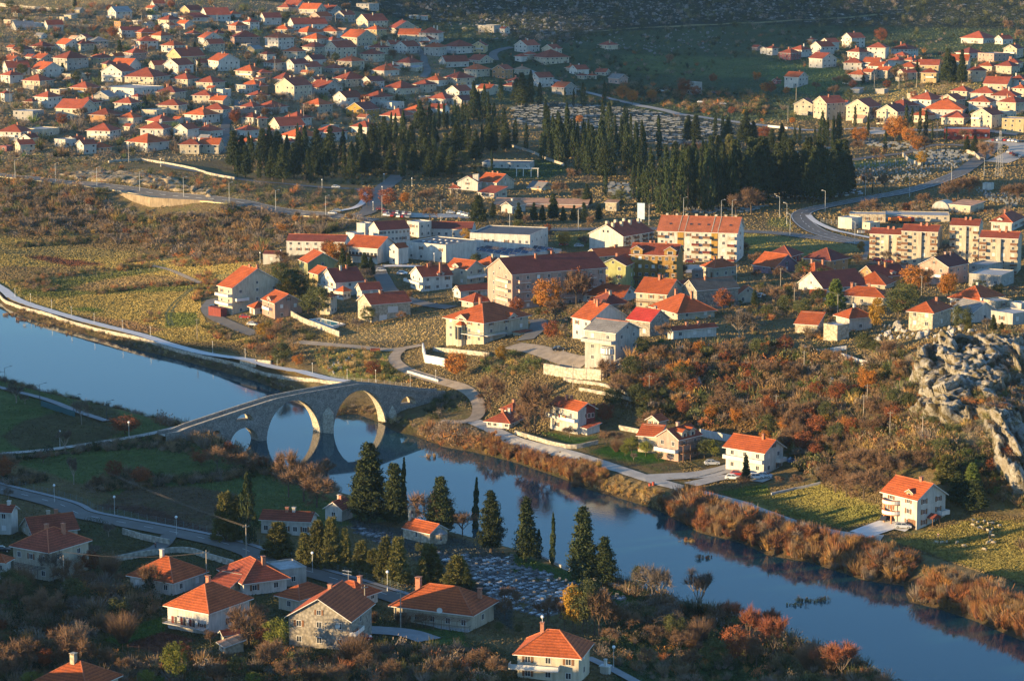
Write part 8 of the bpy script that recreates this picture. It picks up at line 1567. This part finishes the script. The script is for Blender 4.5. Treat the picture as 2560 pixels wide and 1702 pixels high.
rocks('rocks', T('01',[(700,330),(1000,260),(1100,320),(1000,400),(800,400)])+T('01',[])[:0], 40, (.5,1.6), M_ROCKG, 'grey scree in the brown scrub', 'stuff')
rocks('rocks', T('12',[(640,230),(820,140),(900,130),(800,250),(700,330)]), 40, (.3,.9), M_ROCK, 'pale stones on the slope above the bridge', 'stuff')
rocks('rocks', [(1000,-6),(1270,-6),(1420,60),(1450,90),(1300,120),(1240,100),(1100,60)], 260, (1.0,3.0), M_ROCKG, 'pale rocks on the dark mountainside, near end', 'stuff', .45, False, .3, .6)
rocks('rocks', [(1290,-6),(2300,-6),(2100,40),(1700,60),(1450,70)], 420, (1.0,2.8), M_ROCKG, 'pale rocks on the upper mountainside', 'stuff', .45, False, .3, .6)
rocks('rocks', [(1400,90),(1800,70),(1860,110),(1750,140),(1500,130)], 120, (.9,2.2), M_ROCKG, 'pale rocks beside the mountain track', 'stuff', .45, False, .3, .6)
# ------------------------------------------------------------------ graves
G_MATS = [plain('grave_grey_granite',(.36,.37,.385),.4,.15,1,0,.2,.4), plain('grave_black_granite',(.07,.072,.078),.2,.1,1,0,.1,.5), plain('grave_pale_marble',(.52,.52,.52),.5,.1,1,0,.1,.4), plain('grave_concrete',(.20,.20,.20),.9,.2,1)]
GN = ('grey granite','black granite','pale marble','concrete')
GP = []
for gi, (a, b2) in enumerate(((0,1),(1,1),(2,1),(3,1),(0,1))):
    mb = MB(); mb.box(-1.15,-.65,-.4,1.15,.65,.28); ms0 = mb.mesh('border', G_MATS[3 if a != 2 else 2]); mb = MB(); mb.box(-1.0,-.52,.283,.95,.52,.42); ms = mb.mesh('slab', G_MATS[a]); mb = MB(); mb.box(.78,-.42,.283,.92,.42,.72+.1*(gi % 2)); mb.box(-.1,-.12,.423,.1,.12,.6); mh_ = mb.mesh('headstone', G_MATS[b2]); GP.append((ms0, ms, mh_, a))
CEM = T('13',[(860,120),(1200,200),(1350,330),(1500,380),(1900,400),(2356,430)])+T('23',[(0,480),(300,560),(700,690),(1120,815),(900,900),(300,990),(0,1080)])+T('13',[(2180,860),(2020,650),(1880,560),(1600,430),(1250,330),(1000,260),(860,180)])
g0 = tat('13',1500,400)[:2]; g1 = tat('23',1050,830)[:2]; du = (g1-g0)/np.linalg.norm(g1-g0); dv = np.array((-du[1], du[0])); cemp = np.array(CEM); chap = [h for h in HOUSES if h['cat'] == 'chapel'][0]
r = random.Random(5); NG = 0; RAWG = []
for row in range(-8, 9):
    cells = []
    for k in range(-22, 32):
        p = g0+du*(k*2.15+r.uniform(-.15,.15)+.6*(row % 2))+dv*(row*3.25+r.uniform(-.2,.2)); z = gz(*p); q = proj(p[0], p[1], z)
        if poly_sd(cemp, np.array([q[0]]), np.array([q[1]]))[0] > -3 or r.random() < .06: continue
        if np.hypot(*(p-chap['c'])) < 7.0: continue
        cells.append((p, z))
    for k, (p, z) in enumerate(cells): RAWG.append((row, k, len(cells), p, z))
rows_ = sorted(set(g[0] for g in RAWG))
for row, k, n, p, z in RAWG:
    m0, m1, m2, a = GP[r.choices(range(5), (5,5,1,4,4))[0]]; e = empty('grave', (p[0],p[1],z+.05), atan2(dv[1],dv[0])+r.uniform(-.04,.04), r.uniform(.85,1.1)); link('border', m0, e); link('slab', m1, e); link('headstone', m2, e)
    tag(e, '%s grave, %s along the %s row from the road in the chapel graveyard' % (GN[a], ORD(k+1), ORD(rows_.index(row)+1)), 'grave', 'graves around the chapel'); NG += 1
def gstuff(poly, n, mats, label, size=1.0, tall=False):
    q = sample(poly, n); x, y = fast_at(q[:,0], q[:,1]); k = clear(x, y, np.full(n,.8)); return list(zip(x[k], y[k]))
mid = gstuff(T('31',[(10,150),(280,150),(560,190),(830,180),(880,220),(500,270),(30,265)]), 110, None, '')[:300-NG if NG < 300 else 0][:100]
mid = sorted(mid, key=lambda p: p[0]/p[1])
for i, (x, y) in enumerate(mid):
    m0, m1, m2, a = GP[r.choice((2,2,3,0))]; e = empty('grave', (x,y,gz(x,y)+.1), r.uniform(-.3,.3)+pi/2, 1.1); link('border', m0, e); link('slab', m1, e); link('headstone', m2, e)
    tag(e, '%s grave at the sunlit foot of the cypress grove, %s from the left' % (GN[a], ORD(i+1)), 'grave', 'graves at the foot of the grove')
rest = []; mb = MB()
for poly, n, dims in ((T('20',[(0,985),(400,950),(900,980),(1500,1060),(1950,1160),(1900,1350),(1400,1330),(700,1200),(300,1180),(0,1130)]), 800, (1.4,.5,.35)), (T('21',[(870,110),(1110,130),(1120,260),(960,260),(880,200)]), 70, (1.1,.5,.6)), (T('30',[(780,1500),(1200,1480),(1700,1510),(1950,1568)])+T('31',[(1500,0),(1500,60),(1100,130),(780,130),(780,0)]), 320, (.3,.25,.95)),
                      (T('30',[(1340,1400),(1700,1380),(1850,1440),(1880,1510),(1450,1520)]), 170, (.7,.4,.9)), (T('30',[(790,1260),(1000,1300),(1300,1330),(1500,1340),(1300,1390),(900,1340)]), 110, (.8,.4,.8)), (T('31',[(1900,180),(2150,160),(2350,280),(2300,340),(2050,290)]), 90, (.3,.25,.9)), (T('21',[(1500,340),(2300,300),(2356,340),(2100,400),(1600,400)]), 90, (1.1,.5,.55)), (T('30',[(300,1270),(700,1400),(500,1560),(200,1500)]),60,(1.0,.5,.6))):
    for x, y in gstuff(poly, n, None, ''):
        z = gz(x, y); a, b2, c = [d*r.uniform(.7,1.25) for d in dims]; mb.box(x-a, y-b2, z-.4, x+a, y+b2, z+c+.1)
tag(mb.build('graves', plain('weathered_grave_stone', (.23,.24,.24), .8, .25, .3, 0, 0)), 'crowded pale gravestones of the cemeteries among and above the cypresses', kind='stuff')
# ------------------------------------------------------------------ cars
CARC = {'white':(.75,.75,.74),'silver':(.45,.47,.49),'red':(.35,.03,.025),'dark red':(.16,.02,.02),'black':(.02,.02,.022),'blue':(.05,.11,.24),'grey':(.20,.21,.22)}
def car_meshes():
    prof = [(-2.05,.28),(2.0,.28),(2.1,.55),(2.05,.78),(1.2,.92),(-1.95,.95),(-2.1,.62)]; mb = MB(); n = len(prof)
    for s, y in enumerate((-.84,.84)): mb.v += [(x,y*(1 if z < .8 else .95),z) for x,z in prof]
    for i in range(n): j = (i+1) % n; mb.f.append((i,j,n+j,n+i)); mb.m.append(0)
    mb.f += [tuple(range(n-1,-1,-1)), tuple(range(n,2*n))]; mb.m += [0,0]
    cab = [(-1.75,.94),(1.15,.92),(.45,1.40),(-1.2,1.43)]; rf = [(-1.2,1.43),(.45,1.40),(.40,1.47),(-1.15,1.50)]
    g = MB(); m = 4
    for s in (-1,1): g.v += [(x,s*(.76 if z < 1 else .62),z) for x,z in cab]
    for i in range(m): j = (i+1) % m; g.f.append((i,j,m+j,m+i)); g.m.append(0)
    g.f += [(3,2,1,0),(4,5,6,7)]; g.m += [0,0]
    b0 = len(mb.v)
    for s in (-1,1): mb.v += [(x,s*.63,z) for x,z in rf]
    for i in range(4): j = (i+1) % 4; mb.f.append((b0+i,b0+j,b0+4+j,b0+4+i)); mb.m.append(0)
    mb.f += [(b0+3,b0+2,b0+1,b0),(b0+4,b0+5,b0+6,b0+7)]; mb.m += [0,0]
    for s in (-1,1):
        for (x0, z0), (x1, z1) in ((cab[1],cab[2]),(cab[0],cab[3]),((-.35,.94),(-.35,1.42))): mb.tube((x0,s*.755,z0),(x1,s*.63,z1),.045,.045,4)
    w = MB(); w.tube((0,-.1,0),(0,.1,0),.32,.32,12); t2 = w.mesh('tyre', M_RUBBER); w = MB(); w.tube((0,-.11,0),(0,.11,0),.19,.19,8); return mb, g.mesh('windows', M_GLASS), t2, w.mesh('rim', M_STEEL)
CARB, CARG, CART, CARRIM = car_meshes(); CARMESH = {}
def paint(c):
    m, nt, b = new_mat('car_paint'); b.inputs['Base Color'].default_value = (*c,1); b.inputs['Roughness'].default_value = .3; b.inputs['Coat Weight'].default_value = .6; return m
def car(t, X, Y, rot, colr, label):
    if colr not in CARMESH: CARMESH[colr] = CARB.mesh('body', paint(CARC[colr]))
    P_ = tat(t, X, Y); e = empty('parked_car', (P_[0],P_[1],P_[2]+.34), radians(rot)); link('body', CARMESH[colr], e); link('windows', CARG, e)
    hl = MB(); 
    for x in (-1.28,1.32):
        for y in (-.78,.78): w = link('wheel', CART, e, (x,y,.32)); link('rim', CARRIM, w)
    tag(e, label, 'car'); return e
for q in (('11',705,410,-12,'silver','pale silver car leading two cars on the upper road junction'),('11',745,388,-12,'grey','grey car just behind the silver car on the upper road'),('11',735,168,-3,'silver','silver car parked on the terrace road by the dark grove'),('11',1145,372,0,'dark red','dark red car waiting at the side road junction'),
  ('11',1790,405,5,'silver','silver car standing alone on the gravel car park'),('11',1150,938,5,'silver','silver car parked left of the pair below the institute'),('11',1345,965,-5,'white','white car parked in the shade below the institute wall'),('01',1965,1280,20,'black','black car on the bend by the three-storey house'),('01',2255,1368,-8,'red','red car parked beside the three-storey house'),('01',2325,1435,-25,'silver','silver car under the salmon pink house terrace'),
  ('21',475,700,8,'red','red car on the institute car park'),('21',615,712,4,'silver','silver estate car on the institute car park'),('21',1640,858,0,'dark red','dark red car below the balconies of the orange-roofed block'),('21',2295,1175,60,'white','white car in the lane beside the stone barn cottage'),('31',1115,858,0,'dark red','dark red car under the striped apartment blocks'),('31',1010,842,0,'red','red car half hidden by shrubs under the apartment blocks'),
  ('22',1840,1150,5,'silver','silver car beside the long green hedge'),('22',2030,1283,-8,'white','white hatchback on the forecourt of the orange-roofed riverside house'),('22',2075,1248,-8,'red','red car behind the white hatchback'),('22',2245,1278,10,'white','white car right of the small conifer on the forecourt'),('22',2325,1265,-20,'silver','silver car at the right end of the forecourt'),
  ('22',430,102,10,'black','black car parked on the yard of the concrete house'),('32',245,1130,15,'blue','dark blue car in shade behind the orange-roofed riverside house'),('33',1242,172,-8,'silver','silver car parked in front of the brown garage door'),('33',1085,98,60,'black','black car under the round balcony'),('13',975,1205,10,'red','red car beside the stone house'),('03',15,392,10,'black','black car at the left picture edge behind the cream house'),
  ('20',1375,850,5,'white','white car on the dim valley plot, left of two'),('20',1425,852,5,'silver','silver car on the dim valley plot, right of two'),('20',1735,952,5,'white','white car on the valley road parking, leftmost'),('20',1940,968,5,'white','white car on the valley road parking, rightmost'),('20',1860,865,5,'blue','blue car near the grey valley building'),('30',925,765,10,'black','dark car beside the square far house')): car(*q)
r = random.Random(11); cols = list(CARC)
def carrow(t, x0, x1, y0, y1, n, lab, rot):
    for i in range(n):
        c = r.choice(cols); f = (i+.5)/n; car(t, x0+(x1-x0)*f, y0+(y1-y0)*f+r.uniform(-4,4), rot+r.uniform(-6,6), c, lab % (c, ORD(i+1)))
carrow('11',1175,1430,395,420,9,'%s car, %s from the left in the back row of the gravel car park',80)
carrow('11',1180,1420,425,448,8,'%s car, %s from the left in the front row of the gravel car park',80)
carrow('11',1860,2000,405,440,4,'%s car, %s from the left at the far end of the gravel car park',75)
carrow('30',2070,2356,1300,1320,8,'%s car, %s from left in the upper row of the far right depot',40)
carrow('30',2200,2356,1410,1470,6,'%s car, %s from left in the lower row of the far right depot',70)
carrow('30',1080,1120,1185,1190,2,'%s car, %s from left on the road below the far right houses',5)
# trucks, bins, trailer
for i, (X, Y, c, lb) in enumerate(((1165,482,'red','red lorry with orange load bed, left of two in the depot'),(1265,487,'red','red lorry with orange load bed, right of two in the depot'))):
    P_ = tat('31',X,Y); e = empty('lorry', (P_[0],P_[1],P_[2]+.1), radians(20)); mb = MB(); mb.box(-2.6,-1.15,.9,2.2,1.15,1.2); mb.box(-2.6,-1.15,1.203,-2.45,1.15,2.3); mb.box(-2.45,-1.15,1.203,2.2,-1.05,2.3); mb.box(-2.45,1.05,1.203,2.2,1.15,2.3); mb.box(2.05,-1.05,1.203,2.2,1.05,2.4); mb.build('load_bed', MW['o'] if False else plain('orange_paint',(.55,.16,.03),.5,.1), e)
    mb = MB(); mb.box(2.3,-1.1,.5,4.0,1.1,2.6); cb = mb.build('cab', paint(CARC['red']), e); mb = MB(); mb.box(4.0,-1.0,1.6,4.03,1.0,2.4); mb.build('windscreen', M_GLASS, cb)
    for x in (-1.8,-.6,3.2):
        for y in (-1.0,1.0): mb = MB(); mb.tube((x,y-.14,.45),(x,y+.14,.45),.48,.48,12); mb.build('wheel', M_RUBBER, e)
    tag(e, lb, 'lorry')
for i in range(4):
    P_ = tat('31',838+i*34,585); e = empty('waste_bin', (P_[0],P_[1],P_[2]+.3), .2); mb = MB(); mb.prism([(-.7,-.5),(.7,-.5),(.7,.5),(-.7,.5)],.15,1.25); mb.build('body', (M_CONC, M_CONC, M_WOOD, M_WOOD)[i], e); mb = MB(); mb.box(-.75,-.55,1.253,.75,.55,1.4); mb.build('lid', M_DARKMETAL, e); tag(e, '%s waste bin from the left beside the low cream garage' % ORD(i+1), 'bin', 'waste bins by the garage')
P_ = tat('12',1098,112); e = empty('trailer', tuple(P_), .1); mb = MB(); mb.box(-1.6,-1,.5,1.6,1,.62); mb.box(-1.6,-1,.623,-1.5,1,1.5); mb.box(1.5,-1,.623,1.6,1,1.5); mb.box(-1.5,-1,.623,1.5,-.9,1.5); mb.box(-1.5,.9,.623,1.5,1,1.5); mb.build('body', plain('rust_red',(.26,.07,.04),.8,.3,1), e)
for y in (-1.1,1.1): mb = MB(); mb.tube((0,y-.1,.4),(0,y+.1,.4),.4,.4,10); mb.build('wheel', M_RUBBER, e)
tag(e, 'rusty red farm trailer at the dirt road above the bridge', 'trailer')
for i, X in enumerate((1268,1300)):
    P_ = tat('22',X,1338); mb = MB(); mb.tube((0,0,-.2),(0,0,1.0),.34,.34,12); mb.tube((0,0,.3),(0,0,.36),.37,.37,12); mb.tube((0,0,.7),(0,0,.76),.37,.37,12); o = mb.build('barrel', plain('red_barrel',(.32,.06,.04),.6,.2), None, (P_[0],P_[1],P_[2]+.1)); tag(o, ('shorter','taller')[i]+' red barrel at the edge of the gravel lane by the reeds', 'barrel')
    o.scale = (1,1,.8+.35*i)
# ------------------------------------------------------------------ sheep and people
M_WOOL = plain('wool',(.36,.30,.21),.95,.2,3); M_DWOOL = plain('dark_wool',(.05,.04,.035),.95,.2,3); M_SKIN = plain('skin',(.45,.27,.19),.6,.05)
def loft(mb, rings, n=10):
    b0 = len(mb.v)
    for (cx, cz, rx, rz) in rings:
        for i in range(n): a = 2*pi*i/n; mb.v.append((cx, rx*cos(a), cz+rz*sin(a)))
    for k in range(len(rings)-1):
        for i in range(n): j = (i+1) % n; mb.f.append((b0+k*n+i,b0+k*n+j,b0+(k+1)*n+j,b0+(k+1)*n+i)); mb.m.append(0)
    mb.f.append(tuple(b0+i for i in range(n-1,-1,-1))); mb.m.append(0); e = b0+(len(rings)-1)*n; mb.f.append(tuple(e+i for i in range(n))); mb.m.append(0)
def sheep_mesh(head, mat):
    mb = MB(); loft(mb, [(-.56,.66,.05,.06),(-.52,.66,.17,.19),(-.3,.66,.25,.27),(0,.64,.27,.28),(.3,.66,.24,.26),(.46,.72,.16,.18),(.6,.74+head*.6,.10,.12),(.70,.74+head,.09,.11),(.82,.70+head*1.1,.07,.085),(.92,.66+head*1.15,.045,.05)])
    for x, f in ((-.42,-1),(.34,1)):
        for y in (-.13,.13): mb.tube((x,y,.55),(x-.05*f,y,.26),.065,.04,6); mb.tube((x-.05*f,y,.26),(x,y,-.02),.04,.03,6)
    for y in (-.09,.09): mb.tube((.70,y,.80+head),(.66,y*2.1,.82+head),.035,.012,5)
    mb.tube((-.55,0,.7),(-.62,0,.45),.05,.02,6); return mb.mesh('sheep', mat, True)
SHM = [sheep_mesh(.06,M_WOOL), sheep_mesh(-.30,M_WOOL), sheep_mesh(-.30,M_DWOOL)]
SH = sorted([(1890,108,0),(1930,128,1),(1990,118,1),(2025,138,1),(2065,135,0),(2130,158,1),(1885,152,1),(1940,180,0),(1958,174,1),(2000,190,2),(2022,203,0),(2065,190,1),(2045,220,1),(2068,250,0),(2035,264,2),(2052,296,1),(2025,314,1),(2075,315,1),(1740,314,1),(1802,344,1),(1990,376,1),(1645,309,1),(1550,311,1),(1600,313,1)])
wi = di = 0; nd = sum(1 for s in SH if s[2] == 2)
for X, Y, k in SH:
    P_ = tat('33',X,Y); o = link('sheep', SHM[k], None, (P_[0],P_[1],P_[2]+.06), r.uniform(0,6.28), (1.0,)*3)
    if k == 2: di += 1; lb = 'dark brown sheep, %s of two from the left in the pasture' % ORD(di)
    else: wi += 1; lb = '%s woolly %s sheep from the left on the riverside pasture' % (ORD(wi), 'pale')
    tag(o, lb, 'sheep', 'sheep on the pasture')
def person(P_, rz, coat, legs, label):
    e = empty('person', tuple(P_), rz)
    def skin(name, verts, edges, rad, mat):
        me = bpy.data.meshes.new(name); me.from_pydata(verts, edges, []); me.materials.append(mat); o = link(name, me, e); o.modifiers.new('skin','SKIN'); s2 = o.modifiers.new('sub','SUBSURF'); s2.levels = s2.render_levels = 1
        lay = me.skin_vertices[0].data
        for i, q in enumerate(rad): lay[i].radius = q; 
        lay[0].use_root = True; return o
    skin('body', [(0,0,.95),(0,0,1.2),(0,0,1.42),(0,0,1.52),(.01,0,1.62),(.02,0,1.72),(.0,.2,1.4),(.04,.26,1.14),(.12,.24,.92),(.15,.24,.84),(0,-.2,1.4),(.04,-.26,1.14),(.12,-.24,.92),(.15,-.24,.84),(0,.1,.9),(.03,.11,.5),(-.02,.11,.08),(.12,.11,.04),(0,-.1,.9),(-.05,-.11,.5),(-.12,-.11,.08),(.02,-.11,.04)],
        [(0,1),(1,2),(2,3),(3,4),(4,5),(2,6),(6,7),(7,8),(8,9),(2,10),(10,11),(11,12),(12,13),(0,14),(14,15),(15,16),(16,17),(0,18),(18,19),(19,20),(20,21)], [(.13,.15),(.12,.15),(.12,.16),(.055,.055),(.09,.085),(.085,.08)]+[(.06,.06),(.048,.048),(.035,.035),(.03,.045)]*2+[(.085,.085),(.06,.06),(.045,.045),(.05,.04)]*2, M_SKIN)
    skin('coat', [(0,0,.85),(0,0,1.15),(0,0,1.40),(0,.2,1.4),(.04,.26,1.14),(.12,.24,.94),(0,-.2,1.4),(.04,-.26,1.14),(.12,-.24,.94)], [(0,1),(1,2),(2,3),(3,4),(4,5),(2,6),(6,7),(7,8)], [(.17,.19),(.15,.18),(.15,.18)]+[(.075,.075),(.065,.065),(.055,.055)]*2, coat)
    skin('trousers', [(0,0,.88),(0,.1,.8),(.03,.11,.5),(-.02,.11,.1),(0,-.1,.8),(-.05,-.11,.5),(-.12,-.11,.1)], [(0,1),(1,2),(2,3),(0,4),(4,5),(5,6)], [(.15,.17)]+[(.10,.10),(.08,.08),(.065,.065)]*2, legs)
    mb = MB(); mb.sphere((-.015,0,1.69),.115,10,6); mb.build('hair', M_DARKMETAL, e); tag(e, label, 'person')
person(tat('33',1565,268)+np.array((0,0,.05)), 1.0, M_DARKMETAL, M_DARKMETAL, 'standing person in dark clothes watching the sheep on the pasture')
person(tat('03',1432,362)+np.array((0,0,.35)), 2.5, MW['R'], M_DARKMETAL, 'standing person in a red coat at the corner of the near side street')
# ------------------------------------------------------------------ air
hx = MB(); hx.box(-1000,-60,-14,1000,3350,330); m = bpy.data.materials.new('valley_haze'); m.use_nodes = True; nt = m.node_tree; nt.nodes.remove(nt.nodes['Principled BSDF']); pv = nt.nodes.new('ShaderNodeVolumePrincipled')
pv.inputs['Color'].default_value = (.42,.70,1.0,1); pv.inputs['Density'].default_value = .000026; pv.inputs['Anisotropy'].default_value = .2; nt.links.new(pv.outputs[0], nt.nodes['Material Output'].inputs['Volume'])
HAZE = True
if HAZE: tag(hx.build('haze', m), 'thin blue evening haze filling the valley', kind='stuff')
# ------------------------------------------------------------------ labels for the hillside houses
hl = [h for h in HOUSES if h['hill']]
STW = {1:'one-storey', 2:'two-storey', 3:'three-storey', 4:'four-storey'}
def look(h, short=False):
    k = KN[h['rk']]; w_ = WN[h['wall']]
    if short: return '%s %s' % (w_, 'flat-roofed house' if k == 'flat' else '%s %s house' % (RN[h['rc']], k))
    return '%s %s house with %s' % (w_, STW[h['st']], 'flat roof' if k == 'flat' else '%s %s roof' % (RN[h['rc']], k))
def region(h):
    x, y = h['px']; c = 'far left' if x < 220 else 'left' if x < 520 else 'left centre' if x < 850 else 'centre' if x < 1400 else 'right' if x < 2250 else 'far right'
    rr = 'top edge' if y < 50 else 'upper slope' if y < 130 else 'middle slope' if y < 230 else 'lower slope'
    return '%s, %s' % (rr, c)
used = {}; usedset = set()
for h in hl:
    near_ = sorted(((n['px'][0]-h['px'][0])**2+((n['px'][1]-h['px'][1])*1.6)**2, i, n) for i, n in enumerate(hl) if n is not h)[:7]; cands = []
    for _d, _i, n in near_:
        dx, dy = h['px'][0]-n['px'][0], h['px'][1]-n['px'][1]
        w_ = ('right of' if dx > 0 else 'left of') if abs(dx) > abs(dy)*1.3 else ('below' if dy > 0 else 'above')
        cands.append('%s, %s %s' % (look(h), w_, look(n, True)))
    lab = None
    uniq = [c for c in cands if c not in usedset]
    for c in uniq:
        if len(c.replace('-', ' - ').split()) <= 17: lab = c; break
    if lab is None or sum(look(q) == look(h) for q in hl) == 1: lab = '%s, %s' % (look(h), region(h)) if '%s, %s' % (look(h), region(h)) not in usedset else lab
    if lab is None: lab = '%s %s house, %s, %s' % (WN[h['wall']], RN[h['rc']], ORD(1+sorted(q['px'][0] for q in hl).index(h['px'][0])), 'from the left on the hillsides')
    usedset.add(lab); h['o']['label'] = lab; h['o']['group'] = 'hillside houses'
for o in bpy.data.objects:               # short descriptive fallbacks never needed, but keep every thing labelled
    if o.parent is None and o.type in ('EMPTY','MESH') and 'label' not in o and o.get('kind') is None: print('NOLABEL', o.name)
